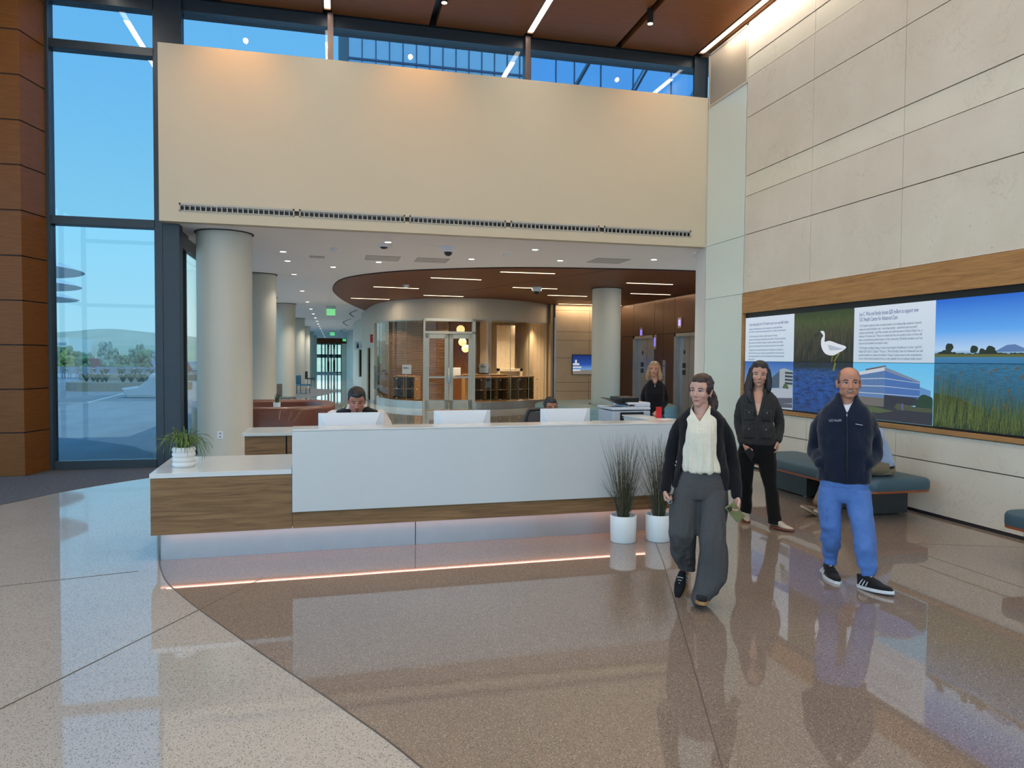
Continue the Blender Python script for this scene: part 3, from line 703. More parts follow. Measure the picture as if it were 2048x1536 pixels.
    for x, y, z, lb in ((4.36, 25.6, 2.78, 'topmost glowing globe pendant above the right door leaf'), (4.55, 26.3, 2.35, 'glowing globe pendant half hidden by the door head'), (4.72, 26.6, 2.12, 'lowest glowing globe pendant beside the door edge')):
        t = thing('globe_pendant', lb, 'pendant lamp', (x, y, 3.3), 0, 'globe pendants in the round room')
        obj('globe', MB().ell((0, 0, z-3.3), (.15, .15, .15), 20, 14), emit('globe_glass', (255, 206, 130), .9), t, smooth=60)
        obj('cord', MB().cyl((0, 0), .006, z-3.3+.14, 0), M_black, t)
    # cubby cabinets along the glass
    def cubby(x0, x1, y, rz, cells, lb):
        t = thing('display_cabinet', lb, 'cabinet', (x0, y, 0), rz, 'oak cubby cabinets behind the curved glass')
        L_ = x1-x0; mb = MB()
        for z in (.26, .62, 1.04): mb.box((0, 0, z), (L_, .4, z+.035))
        for k in range(cells+1): xx = L_*k/cells; mb.box((xx-.018, 0, .26), (xx+.018, .4, 1.05))
        obj('body', mb, oak, t); obj('back_panel', B((0, .39, .26), (L_, .41, 1.05)), wood('oak_dark', (100, 72, 44), (126, 94, 60), (1, 1, 10), 3), t)
        obj('countertop', B((-.02, -.02, 1.06), (L_+.02, .45, 1.1)), oak, t)
        mb = MB()
        for k in range(1, cells+1):
            for z in (.55, .72, .95, .36):
                mb.ell((L_*k/cells-.07, -.02, z), (.02, .015, .02), 8, 6)
        obj('knobs', mb, M_steel, t)
    cubby(2.05, 2.95, 26.6, -.65, 2, 'oak cubby cabinet behind the left curved glass')
    cubby(4.75, 6.15, 24.95, .32, 3, 'oak cubby cabinet just right of the double doors')
    cubby(6.2, 7.45, 25.5, .6, 3, 'oak cubby cabinet behind the right end of curved glass')
    t = thing('reception_counter', 'oak reception counter deep inside the glass walled room', 'counter', (4.7, 26.6, 0)); obj('body', B((0, 0, 0), (1.6, .7, 1.12)), oak, t); obj('countertop', B((-.03, -.03, 1.12), (1.63, .73, 1.16)), oak, t)
    t = thing('label_printer', 'small black printer on counter behind the glass', 'printer', (5.25, 26.75, 1.16)); obj('body', B((0, 0, 0), (.4, .3, .26)), M_blackp, t, bevel=.02); obj('paper_tray', B((.06, -.02, .1), (.3, .0, .2)), M_plas, t)
    for x, z, lb in ((4.98, 1.42, 'white paper notice on glass right of the double doors'), (2.45, 1.35, 'white paper notice on the left curved glass')):
        y = 24.5 if x > 4 else 25.55
        t = thing('door_sign', lb, 'sign', (x, y-.04, z)); obj('plate', B((-.16, -.01, -.16), (.16, .0, .16)), M_plas, t)
        obj('lettering', MB().box((-.12, -.013, .07), (.02, -.01, .085)).box((-.12, -.013, .03), (.07, -.01, .05)), M_blackp, t)
    t = thing('desktop_monitor', 'white monitor seen through the right door leaf', 'monitor', (4.35, 27.0, 1.0)); obj('housing', B((-.26, 0, .1), (.26, .04, .4)), M_plas, t, bevel=.01); obj('stand', MB().box((-.04, 0, 0), (.04, .05, .12)).box((-.12, -.05, -.0), (.12, .12, .015)), M_plas, t)
    t = thing('pantry_shelf', 'white shelf unit with open niche inside the round room', 'shelf', (6.35, 28.3, 0))
    obj('body', MB().box((0, 0, .9), (1.0, .3, 1.0)).box((0, 0, 1.25), (1.0, .3, 1.36)).box((0, 0, .9), (.06, .3, 1.36)).box((.9, 0, .0), (1.0, .3, 1.36)), plain('pale_interior', (222, 206, 180), .6), t)
    # rear stone wall with steel trim and television
    mb = MB(); zs = [.03, .55, .88, 1.80, 2.46, 2.78, 3.58, ZC]; xs = [8.0, 9.35, 10.1, 10.65]
    for i in range(7):
        for j in range(3): mb.box((xs[j]+.006, 26.0, zs[i]+.006), (xs[j+1]-.006, 26.05, zs[i+1]-.006))
    struct('wall_rear', mb, stone('lobby_stone', (196, 178, 152), (208, 190, 164)))
    struct('wall_rear', B((7.95, 26.03, 0), (10.75, 26.2, ZC)), M_joint)
    struct('trim_12', MB().box((7.96, 25.95, 0), (8.02, 26.05, 3.3)), M_steel)
    t = thing('television', 'wall television with blue sky picture left of round column', 'television', (9.32, 25.93, 1.55))
    obj('bezel', B((-.66, 0, -.38), (.66, .06, .38)), M_black, t)
    sky = bpy.data.materials.new('tv_sky'); sky.use_nodes = True; nt = sky.node_tree; b = nt.nodes['Principled BSDF']
    tc = nt.nodes.new('ShaderNodeTexCoord'); sx = nt.nodes.new('ShaderNodeSeparateXYZ'); nt.links.new(tc.outputs['Generated'], sx.inputs[0])
    nt.links.new(ramp(nt, sx.outputs['Z'], [(.2, rgb(120, 170, 220)), (.5, rgb(30, 80, 170)), (1, rgb(10, 36, 100))]), b.inputs['Emission Color']); b.inputs['Emission Strength'].default_value = .5; b.inputs['Base Color'].default_value = (.02, .02, .02, 1)
    s = obj('screen', B((-.64, -.004, -.36), (.64, .0, .36)), sky, t)
    obj('picture_building', MB().box((-.64, -.007, -.02), (-.38, -.005, .05)).box((-.64, -.007, -.12), (-.30, -.005, -.07)).box((-.64, -.007, -.24), (-.34, -.005, -.18)).box((-.55, -.007, .05), (-.48, -.005, .18)), emit('tv_building', (190, 196, 200), .45), s)
    obj('picture_ground', B((-.64, -.006, -.36), (.64, -.0045, -.2)), emit('tv_ground', (16, 18, 26), .5), s)
    # elevator wall
    br = plain('bronze_panel', (82, 56, 44), .38, .35, var=.03, scale=2)
    xw = 10.6; ye = [19.0, 20.0, 21.35, 22.0, 22.95, 24.75, 26.0]
    mb = MB()
    doors = [(20.15, 21.25), (23.1, 24.6)]
    ysp = [17.5, 18.7, 19.95, 21.45, 22.25, 22.95, 24.75, 25.98]
    for a, b in zip(ysp, ysp[1:]):
        mb.box((xw, a+.008, 2.62), (xw+.06, b-.008, ZC-.02))
        if (a, b) not in ((19.95, 21.45), (22.95, 24.75)): mb.box((xw, a+.008, .02), (xw+.06, b-.008, 2.605))
    struct('wall_elevator', mb, br)
    struct('wall_elevator', MB().box((xw+.05, 17.4, 2.6), (xw+.3, 26.1, ZC)).box((xw+.25, 17.4, 0), (xw+.35, 26.1, 2.6)), M_joint)
    for (a, b), lb in ((( 19.95, 21.45), 'nearer steel elevator doors beside the white wall edge'), ((22.95, 24.75), 'farther steel elevator doors behind the blonde woman')):
        t = thing('elevator_door', lb, 'elevator', (xw, (a+b)/2, 0), 0, 'steel elevator doors in the bronze wall')
        h = (b-a)/2
        obj('frame', MB().box((-.015, -h, 0), (.18, -h+.12, 2.6)).box((-.015, h-.12, 0), (.18, h, 2.6)).box((-.015, -h, 2.5), (.18, h, 2.6)), M_steel, t)
        for s in (-1, 1):
            p = obj('door_leaf', B((.14, .008 if s > 0 else -h+.12, 0), (.17, h-.12 if s > 0 else -.008, 2.5)), M_steel, t)
            if s > 0:
                mk = MB().ell((.137, h*.42, 2.0), (.004, .07, .07), 16, 8).box((.134, h*.3, 1.5), (.139, h*.58, 1.66)).box((.134, h*.3, 1.28), (.139, h*.58, 1.44))
                obj('marking', mk, M_blackp, p)
    for y, z, w, hh, lb in ((21.05, 2.93, .26, .34, 'blue lit floor indicator over the nearer elevator'), (24.0, 2.72, .26, .34, 'blue lit floor indicator over the farther elevator'), (22.85, 2.36, .18, .5, 'tall blue lit lantern between the two elevators')):
        t = thing('elevator_indicator', lb, 'indicator', (xw, y, z), 0, 'blue lit elevator indicators')
        obj('plate', B((-.03, -w/2, -hh/2), (0, w/2, hh/2)), plain('indicator_plate', (150, 130, 116), .4), t)
        obj('display', B((-.035, -w*.28, -hh*.3), (-.03, w*.28, hh*.3)), emit('indicator_blue', (70, 60, 240), .7), t)
    t = thing('call_station', 'steel elevator call panel between the two elevators', 'call panel', (xw, 22.15, 1.3)); obj('plate', B((-.02, -.09, -.45), (0, .09, .45)), M_steel, t); obj('buttons', MB().ell((-.022, 0, .25), (.01, .03, .03), 8, 6).ell((-.022, 0, -.1), (.01, .03, .03), 8, 6).ell((-.022, 0, -.2), (.01, .03, .03), 8, 6), M_blackp, t)
    # teal round ottoman at the round column
    t = thing('round_ottoman', 'pale teal ring ottoman wrapped around the round column', 'ottoman', (7.66, 19.87, 0))
    obj('cushion', MB().lathe([(.5, .46), (1.95, .47), (2.02, .45), (2.05, .40), (2.05, .0), (.5, 0)], 56, cap=False), plain('pale_teal_vinyl', (128, 160, 164), .45, var=.03), t, smooth=35)
    obj('seam', MB().lathe([(2.053, .30), (2.053, .305)], 56, cap=False), plain('teal_seam', (84, 112, 118), .6), t)
    # brown banquette booth with plant
    t = thing('leather_banquette', 'curved tan leather booth sofa behind the reception desk', 'sofa', (-1.3, 15.0, 0))
    mb = MB(); n = 44
    def arc(r0, r1, z0, z1, a0, a1, e, mbb, fx=1.0):
        rs = []
        for k in range(n+1):
            a = a0+(a1-a0)*k/n; c, s = math.cos(a), math.sin(a)
            x = 1; sq = lambda v, p: math.copysign(abs(v)**p, v)
            cx, cy = sq(c, e), sq(s, e)
            rr = .06
            prof = [(r0, z0), (r1, z0), (r1, z1-rr), (r1-rr*.4, z1-rr*.3), (r1-rr, z1), (r0+rr, z1), (r0+rr*.4, z1-rr*.3), (r0, z1-rr)]
            rs.append([(cx*r*fx, cy*r, z) for r, z in prof])
        mbb.rings(rs)
        return mbb
    obj('backrest', arc(1.1, 1.38, .1, .84, -2.7, 2.7, .62, MB(), .95), M_leather, t, smooth=50)
    obj('seat', arc(.55, 1.12, .12, .46, -2.7, 2.7, .62, MB(), .95), M_leather, t, smooth=50)
    obj('base', arc(.6, 1.3, .0, .1, -2.7, 2.7, .62, MB(), .95), M_blackp, t)
    t = thing('side_table', 'small round table inside the tan leather booth', 'table', (-1.1, 14.9, 0)); obj('tabletop', MB().lathe([(.3, .70), (.3, .73)], 24), M_solid, t); obj('leg', MB().cyl((0, 0), .03, .02, .7), M_steel, t); obj('base', MB().cyl((0, 0), .2, 0, .02), M_steel, t)
    t = thing('potted_succulent', 'spiky green plant in white pot on the booth table', 'potted plant', (-1.1, 14.9, .73))
    obj('pot', MB().lathe([(.05, 0), (.065, .01), (.07, .13), (.06, .13), (.055, .11), (.01, .11)], 20), M_plas, t, smooth=40)
    rnd = random.Random(5); mb = MB()
    for k in range(22):
        a = rnd.uniform(0, 2*PI); l = rnd.uniform(.12, .22); tl = rnd.uniform(.1, .5)
        mb.tube([(.02*math.cos(a), .02*math.sin(a), .1), (.04*math.cos(a)*tl*2, .04*math.sin(a)*tl*2, .1+l*.5), (.12*math.cos(a)*tl, .12*math.sin(a)*tl, .1+l)], [.01, .009, .001], 5)
    obj('foliage', mb, plain('succulent', (70, 96, 64), .6), t)
    # ceiling downlights
    ys = [15.0, 16.4, 19.0, 23.7, 28.3, 32.4, 36.0, 39.6, 43.2, 46.8, 50.4, 54, 57.6, 61.2, 64.8, 68.4, 72, 75.6, 79]
    pos = [(-.98, y) for y in ys]+[(.93, 13.22), (.93, 16.03), (-.03, 17.2), (2.77, 14.97), (3.69, 13.33), (4.6, 14.65), (6.4, 13.94)]
    proto = None; names = {0: 'nearest downlight of the row beside the white columns'}
    for i, (x, y) in enumerate(pos):
        if i < len(ys): lb = ['nearest', 'second', 'third', 'fourth', 'fifth', 'sixth', 'seventh', 'eighth', 'ninth', 'tenth', 'eleventh', 'twelfth', 'thirteenth', 'fourteenth', 'fifteenth', 'sixteenth', 'seventeenth', 'eighteenth', 'farthest'][i]+' downlight in the long row beside the white columns'
        else: lb = ['downlight nearest the second air grille, between two smoke detectors', 'downlight just left of the ceiling access panels', 'downlight between column row and the slat ceiling tip', 'downlight right of the dome camera', 'downlight under the fourth air grille', 'small downlight left of the square return grille', 'rightmost downlight, near the white wall edge'][i-len(ys)]
        if proto is None:
            c = proto = thing('recessed_downlight', lb, 'ceiling light', (x, y, ZC), 0, 'round downlights in the white ceiling')
            obj('lens', MB().cyl((0, 0), .055, -.008, 0, 16), M_down, c); obj('trim_ring', MB().lathe([(.055, -.006), (.075, -.01), (.08, 0)], 20, cap=False), M_plas, c)
        else: c = copy_tree(proto); c.location = (x, y, ZC); c['label'] = lb
        if i < 12 or i >= len(ys): spot('lamp_glow', (x, y, ZC-.02), (x, y, 0), (50 if i in (1, 2) else 120) if i < 3 or i >= len(ys) else 190, 118, 1, (1, .90, .78), size=.06)
    # ceiling devices
    def device(name, lb, cat, x, y, r, h, z=ZC, mat=M_plas, dome=False):
        t = thing(name, lb, cat, (x, y, z))
        obj('base', MB().lathe([(r, 0), (r, -h*.5), (r*.8, -h*.6)], 20), mat, t, smooth=40)
        obj('cover', MB().ell((0, 0, -h*.6), (r*.6, r*.6, h*.45), 14, 8), M_blackp if dome else mat, t, smooth=60)
    device('dome_camera', 'white dome camera with dark lens under the third air grille', 'camera', 2.05, 13.45, .13, .17, dome=True)
    device('motion_sensor', 'flat round white sensor with dark slot under second grille', 'sensor', .88, 13.6, .12, .07, dome=True)
    device('sprinkler_cluster', 'small white ceiling speaker strobe left of the round sensor', 'detector', -.0, 14.3, .08, .05)
    device('smoke_detector', 'small white smoke detector at the middle of white ceiling', 'detector', 3.3, 14.1, .06, .05)
    device('smoke_detector', 'small white smoke detector by the white wall edge', 'detector', 7.0, 13.2, .06, .05)
    device('dome_camera', 'white dome camera under the slat ceiling beside light strip', 'camera', 5.62, 20.1, .14, .2, ZC-.02, dome=True)
    device('smoke_detector', 'smoke detector on slat ceiling left of the drum room', 'detector', 1.95, 20.6, .09, .08, ZC-.02)
    for x, y, sx, sy, lb in ((.97, 15.4, .7, .7, 'square ceiling access panel left of two above lobby'), (2.0, 15.4, .68, .66, 'square ceiling access panel right of two above lobby'), (5.58, 14.4, .72, .7, 'square ceiling return panel near the right downlights'), (-.35, 15.6, .3, .3, 'small square ceiling access panel near column row')):
        t = thing('access_panel', lb, 'ceiling panel', (x, y, ZC), 0, 'square access panels in the white ceiling')
        obj('frame', MB().box((-sx/2, -sy/2, -.006), (sx/2, -sy/2+.02, 0)).box((-sx/2, sy/2-.02, -.006), (sx/2, sy/2, 0)).box((-sx/2, -sy/2, -.006), (-sx/2+.02, sy/2, 0)).box((sx/2-.02, -sy/2, -.006), (sx/2, sy/2, 0)), M_plasg, t)
        obj('panel', B((-sx/2+.02, -sy/2+.02, -.003), (sx/2-.02, sy/2-.02, 0)), plain('grille_paint', (186, 182, 178), .7), t)
    mb = MB()
    for y in (16.8, 25.0, 34.0): mb.box((-2.0, y, ZC-.004), (-1.93, y+2.0, ZC))
    for c in (((1.0, 32.5), (.75, 35), (1.0, 38)), ((.9, 40), (.55, 44), (.9, 49)), ((.8, 54), (.5, 58), (.85, 62))):
        p = catmull([(a, b, 0) for a, b in c], 6); ribbon(mb, [(q.x, q.y) for q in p], ZC-.006, ZC, .09)
    struct('trim_13', mb, M_black)
    # exit signs
    for x, y, s, lb in ((-.14, 30.2, 1.0, 'nearest green exit sign hanging over the corridor'), (-.16, 58, 1.0, 'second green exit sign farther down the corridor'), (1.0, 78, 1.0, 'tiny green exit sign above the corridor end doors')):
        t = thing('exit_sign', lb, 'exit sign', (x, y, ZC), 0, 'green exit signs in the corridor')
        obj('housing', B((-.2, -.04, -.12), (.2, .04, 0)), M_steel, t)
        obj('panel', B((-.17, -.006, -.38), (.17, .006, -.12)), emit('exit_green', (40, 200, 90), .55), t)
        text_mesh('lettering', 'EXIT', .15, emit('exit_letters', (10, 60, 30), .1), t, facing((1, 0, 0), (0, 0, 1), (0, -.012, -.30)), 'CENTER')
    # corridor right wall and signs
    cw = plain('corridor_paint', (206, 206, 198), .6, var=.01, scale=1)
    p = catmull([(1.22, 34.5, 0), (1.75, 35.5, 0), (1.55, 38, 0), (1.25, 41, 0), (1.12, 46, 0), (1.35, 52, 0), (1.7, 55, 0), (1.15, 58, 0), (1.05, 66, 0), (1.3, 75, 0), (1.45, 81, 0)], 5)
    struct('wall_corridor', ribbon(MB(), [(q.x, q.y) for q in reversed(p)], 0, ZC, .15), cw, smooth=30)
    struct('baseboard_corridor', ribbon(MB(), [(q.x-.015, q.y) for q in reversed(p)], 0, .1, .02), M_steel)
    # put small items on the drum-left wall (x about 1.3..1.5)
    t = thing('fire_sign', 'red fire extinguisher sign on white wall left of glass room', 'sign', (1.50, 29.05, 2.5), -.12)
    obj('plate', B((-.14, -.02, -.16), (.14, 0, .16)), plain('sign_red', (176, 24, 34), .5), t)
    obj('pictogram', MB().box((-.03, -.025, -.1), (.04, -.02, .06)).box((-.06, -.025, .05), (.02, -.02, .08)), M_plas, t)
    t = thing('restroom_sign', 'small white restroom sign with two black figures', 'sign', (1.22, 37.0, 2.35), 0)
    obj('plate', B((-.24, -.02, -.2), (.24, 0, .2)), M_plas, t)
    mb = MB()
    for x in (-.1, .12): mb.ell((x, -.025, .1), (.035, .01, .035), 10, 6).prism([(x-.05, -.03), (x+.05, -.03), (x+.05, -.02), (x-.05, -.02)], -.13, .06)
    obj('pictogram', mb, M_blackp, t)
    t = thing('service_door', 'narrow tan metal door in the white wall by red sign', 'door', (1.335, 30.4, 0), 0)
    obj('leaf', B((-.03, -.5, .02), (.0, .5, 2.15)), plain('tan_metal', (150, 136, 112), .5), t); obj('handle', B((-.06, -.4, .98), (-.03, -.3, 1.04)), M_steel, t)
    t = thing('wall_directory', 'slim dark wall panel left of the curved glass', 'sign', (1.50, 28.3, 1.0), .9); obj('plate', B((-.06, -.04, -.45), (.06, 0, .45)), plain('slate', (98, 108, 116), .5), t)
    t = thing('picture_frame', 'tall narrow gold framed picture on the corridor wall', 'picture', (1.36, 39.4, 1.5), -.12)
    obj('frame', B((-.03, -.9, -.75), (.02, .9, .75)), plain('gold_frame', (150, 122, 76), .5), t); obj('picture', B((-.04, -.75, -.62), (-.03, .75, .62)), plain('picture_grey', (150, 158, 166), .6, var=.4, scale=3), t)
    # corridor end: glazed doors, wood fascia, stone strip
    struct('wall_end', MB().box((-2.6, 81.0, 3.25), (3, 81.2, ZC)), M_ceilw2)
    struct('wall_end', MB().box((.75, 80.9, 0), (1.6, 81.1, 3.25)), M_stone)
    fm2 = plain('end_frame', (110, 120, 122), .4)
    mb = MB()
    for x in (-2.5, -1.35, -.98, -.35, .28, .72): mb.box((x-.07, 81, 0), (x+.07, 81.1, 3.25))
    for z in (.1, 1.78, 1.9, 2.0, 3.2): mb.box((-2.5, 81, z-.08), (.72, 81.1, z+.08))
    struct('door_1', mb, fm2)
    struct('door_1', B((-2.5, 81.04, 0), (.72, 81.06, 3.25)), glass('corridor_glass', (232, 236, 230), 1.5))
    mb = MB()
    for x in (-.66, -.04): mb.box((x-.12, 81.4, 0), (x+.12, 81.6, 3.4))
    struct('column_outside', mb, M_frame)
    # carpet tongues and waiting chairs
    struct('floor', MB().prism([(-2.4, 31), (-1.2, 32.2), (-.4, 35), (.02, 38.3), (-.3, 40.5), (-1.2, 42), (-2.4, 42.5)], 0, .006), plain('grey_carpet', (112, 108, 104), .95))
    def wchair(x, y, mat, lb):
        t = thing('waiting_chair', lb, 'chair', (x, y, 0), 1.2, 'waiting chairs between the corridor columns')
        obj('seat', B((-.26, -.26, .40), (.26, .26, .46)), mat, t, bevel=.02); obj('backrest', B((-.26, .22, .46), (.26, .28, .88)), mat, t, bevel=.02)
        for sx in (-.22, .22):
            for sy in (-.22, .24): obj('leg', MB().cyl((sx, sy), .015, 0, .4, 8), M_black, t)
    wchair(-1.55, 24.6, plain('grey_fabric', (100, 104, 106), .8), 'grey waiting chair between second and third columns')
    wchair(-1.45, 36.2, plain('blue_fabric', (60, 112, 140), .8), 'blue waiting chair beyond the third column')
    wchair(-1.5, 46.5, plain('black_fabric', (40, 42, 46), .8), 'dark waiting chair far down the corridor')
build_lobby()

# ---------------------------------------------------------------- reception desk and its things
DR = math.radians(2.054)
DO = Vector((-1.445, 6.698, 0))
def dw(s, y, z=0):
    return DO+Vector((s*math.cos(DR)-y*math.sin(DR), s*math.sin(DR)+y*math.cos(DR), z))
def build_desk():
    t = thing('reception_desk', 'long reception desk with walnut base and tall white front panel', 'desk', DO, DR)
    E = 4.95
    obj('toe_kick', MB().box((0, 0, 0), (2.18, .85, .236)).box((2.186, 0, 0), (E-.05, .85, .236)).box((-.004, .0, 0), (.0, .03, .236)), M_kick, t, bevel=.002)
    obj('wood_base', MB().box((-.06, -.10, .24), (1.079, .95, .718)).box((1.081, -.10, .24), (E, .25, .40)).box((1.081, .25, .24), (E, .9, .70)), M_oakw, t, bevel=.002)
    obj('low_countertop', B((-.066, -.106, .722), (1.076, .96, .763)), M_solid, t, bevel=.003)
    obj('front_panel', B((1.08, -.125, .386), (E, -.10, 1.098)), plain('white_front_panel', (206, 212, 214), .32, var=.006, coat=.25), t, bevel=.003)
    obj('transaction_top', MB().box((1.08, -.125, 1.10), (E, .20, 1.116)).box((1.08, -.10, .72), (1.10, .20, 1.10)).box((4.70, .2, 1.10), (E, .95, 1.116)).box((4.72, .2, .7), (E, .94, 1.1)), M_solid, t, bevel=.002)
    obj('worktop', B((1.10, .20, .70), (4.70, .95, .74)), M_solid, t, bevel=.003)
    led = obj('led_strip', B((0.0, -.03, .226), (E-.1, -.006, .238)), emit('led_lamp', (255, 176, 150), 1.3), t)
    area('lamp_glow', (E/2, -.045, .232), (0, -.12, -1), E-.1, .02, 2.2, (1, .52, .36), parent=t)
    # monitors on the worktop, seen from behind
    def monitor(s, y, rz, top, w, lb):
        p = dw(s, y, .74)
        t = thing('desktop_monitor', lb, 'monitor', p, DR+rz, 'white monitors on the reception desk')
        h = .37; z1 = top-.74; z0 = z1-h
        obj('screen', B((-w/2+.008, .012, z0+.008), (w/2-.008, .016, z1-.008)), M_blackp, t)
        mb = MB(); d = .075
        a = [(-w/2, 0, z0), (w/2, 0, z0), (w/2, 0, z1), (-w/2, 0, z1)]
        b = [(-w*.27, -d, z0+.03), (w*.27, -d, z0+.03), (w*.41, -.004, z1), (-w*.41, -.004, z1)]
        b = [(-w*.25, -d, z0+.10), (w*.25, -d, z0+.10), (w*.44, -.012, z1), (-w*.44, -.012, z1)]
        c = [(-w/2, .012, z0), (w/2, .012, z0), (w/2, .012, z1), (-w/2, .012, z1)]
        vs = a+b+c
        mb.add(vs, [(4, 5, 6, 7), (0, 1, 5, 4), (1, 2, 6, 5), (2, 3, 7, 6), (3, 0, 4, 7), (0, 8, 9, 1), (1, 9, 10, 2), (2, 10, 11, 3), (3, 11, 8, 0), (8, 11, 10, 9)])
        obj('housing', mb, M_plas, t)
        obj('vent_slot', B((-w*.25, -d-.003, z0+.085), (w*.25, -d+.006, z0+.093)), plain('slot_grey', (80, 84, 92), .5), t)
        obj('emblem', MB().lathe([(.016, 0), (.019, .001), (.016, .002)], 20, 0, facing((1, 0, 0), (0, 0, 1), (.03, -.034, z0+.22))), plain('emblem_grey', (206, 210, 218), .4), t)
        obj('stand', MB().box((-.035, -.03, .01), (.035, .0, z0+.1)), M_plasg, t)
        obj('foot', B((-.13, -.12, 0), (.13, .08, .012)), M_plasg, t, bevel=.004)
    monitor(1.62, .42, .05, 1.218, .62, 'white monitor back in front of the bearded seated man')
    monitor(2.73, .50, .0, 1.222, .585, 'white monitor back in front of the empty office chair')
    monitor(3.86, .54, -.02, 1.225, .555, 'white monitor back in front of the seated man with glasses')
    # printer
    t = thing('office_printer', 'grey-white multifunction printer with black feeder tray on desk', 'printer', dw(4.62+.0, 1.35, .74), DR+.0)
    w = .53
    pm = plain('printer_grey', (184, 194, 206), .45, var=.01)
    t.location = Vector((3.42, 8.05, .74))
    obj('body', MB().box((-w/2+.04, 0, 0), (w/2, .45, .40)), pm, t, bevel=.012)
    obj('scanner_lid', MB().box((-w/2+.03, -.01, .41), (w/2, .46, .445)).box((-w/2+.13+.1, .0, .445), (w/2, .42, .50)), plain('printer_light', (206, 212, 222), .4, var=.01), t, bevel=.012)
    obj('side_box', B((-w/2-.07, .02, .0), (-w/2+.04, .4, .26)), pm, t, bevel=.01)
    obj('output_slot', MB().box((-.13, -.012, .29), (.17, .005, .385)), M_blackp, t)
    obj('slot_rail', B((-.11, -.02, .315), (.02, -.012, .33)), M_steel, t)
    obj('connector_panel', MB().box((.2, -.008, .08), (.25, .002, .32)), plain('printer_dark', (88, 96, 108), .5), t)
    mb = MB(); mb.add([(-.26, .02, .545), (-.02, .0, .455), (.06, .0, .455), (.06, .3, .455), (-.02, .3, .455), (-.26, .28, .545), (-.26, .02, .552), (-.02, .0, .475), (.06, 0, .475), (.06, .3, .475), (-.02, .3, .475), (-.26, .28, .552)], [(0, 5, 4, 1), (1, 4, 3, 2), (6, 7, 10, 11), (7, 8, 9, 10), (0, 1, 7, 6), (1, 2, 8, 7), (2, 3, 9, 8), (3, 4, 10, 9), (4, 5, 11, 10), (5, 0, 6, 11)])
    obj('feeder_tray', mb, M_blackp, t); obj('feeder_cover', B((-.1, .05, .5), (.14, .38, .56)), M_blackp, t, bevel=.01)
    # credenza under the printer / behind the desk
    t = thing('back_cabinet', 'walnut low cabinet with white top carrying the printer', 'cabinet', (2.4, 7.95, 0)); obj('body', B((.62, 0, 0), (1.6, .6, .70)), M_oakw, t); obj('countertop', B((.61, -.01, .70), (1.61, .61, .738)), M_solid, t)
    t = thing('credenza', 'walnut credenza with white top and drawers behind desk', 'cabinet', (-1.135, 9.95, 0))
    obj('body', MB().box((0.01, 0.03, .0), (3.2, .75, .72)), M_blackp, t)
    obj('side_panel', MB().box((0, 0, 0), (.51, .75, .72)), M_oakw, t, bevel=.002)
    for x0, x1 in ((.53, 1.12), (1.13, 1.72), (1.73, 2.32), (2.33, 2.92)):
        for z0, z1 in ((.50, .715), (.02, .495)):
            d = obj('drawer', B((x0, 0, z0), (x1, .03, z1)), M_oakw, t, bevel=.002)
            obj('handle', MB().box((x0+.3, -.03, z1-.10), (x1-.06, -.02, z1-.085)).box((x0+.31, -.03, z1-.10), (x0+.325, 0, z1-.085)).box((x1-.08, -.03, z1-.10), (x1-.065, 0, z1-.085)), M_steel, d)
    obj('countertop', B((-.03, -.04, .72), (3.23, .78, .76)), M_solid, t, bevel=.003)
    # office chair
    def chair(x, y, rz, lb):
        t = thing('office_chair', lb, 'chair', (x, y, 0), rz, 'dark office chairs behind the desk')
        fm = plain('chair_frame', (52, 52, 56), .5)
        pts = catmull([(-.23, 0, .62), (-.25, .0, .9), (-.21, .0, 1.09), (-.14, 0, 1.125), (.14, 0, 1.125), (.21, 0, 1.09), (.25, .0, .9), (.23, 0, .62), (.0, 0, .56)], 4, True)
        obj('back_frame', MB().tube(pts+[pts[0]], .022, 8, cap=False), fm, t, smooth=50)
        obj('back_mesh', B((-.22, -.004, .6), (.22, .004, 1.10)), plain('chair_net', (96, 92, 90), .8), t)
        obj('seat', MB().hloft([(0, -.25, .44, .23, .22), (0, -.25, .47, .25, .24), (0, -.25, .50, .25, .24), (0, -.25, .52, .22, .21)]), plain('black_fabric', (40, 42, 46), .8), t, smooth=50)
        obj('stem', MB().cyl((0, -.25), .03, .1, .44), M_black, t)
        mb = MB()
        for k in range(5): a = 2*PI*k/5; mb.tube([(0, -.25, .1), (.3*math.cos(a), -.25+.3*math.sin(a), .06)], [.03, .02], 6)
        obj('star_base', mb, M_black, t)
        for k in range(5): a = 2*PI*k/5; obj('caster', MB().ell((.3*math.cos(a), -.25+.3*math.sin(a), .03), (.03, .03, .03), 10, 8), M_black, t)
    chair(1.33, 7.75, PI+.1, 'empty dark mesh office chair behind the middle monitor')
    chair(.22, 8.35, PI, 'dark office chair under the bearded seated man')
    chair(2.52, 8.62, PI, 'dark office chair under the man with glasses')
    t = thing('document_folder', 'red folder standing beside the printer', 'folder', (3.62, 7.70, 1.118), 0); obj('cover', B((-.03, 0, 0), (.03, .02, .12)), plain('red_card', (206, 30, 36), .5), t)
    t.location = (3.44, 7.30, 1.117)
    t = thing('paper_sheet', 'white sheet of paper lying right of the printer', 'paper', (3.45, 7.12, 1.1175), .4); obj('sheet', B((-.1, -.07, 0), (.1, .07, .001)), M_plas, t)
    # ribbed planter with arching leaves
    p = dw(.145, .28, .763)
    t = thing('potted_spider_plant', 'arching green plant in ribbed white pot on low counter', 'potted plant', p)
    prof = [(.02, 0), (.085, 0)]
    for k in range(4):
        z0 = .004+k*.043
        for q in range(9): a = PI*q/8; prof.append((.088+.010*math.sin(a)**.7, z0+.043*q/8))
    prof += [(.083, .178), (.078, .172), (.075, .15), (.01, .15)]
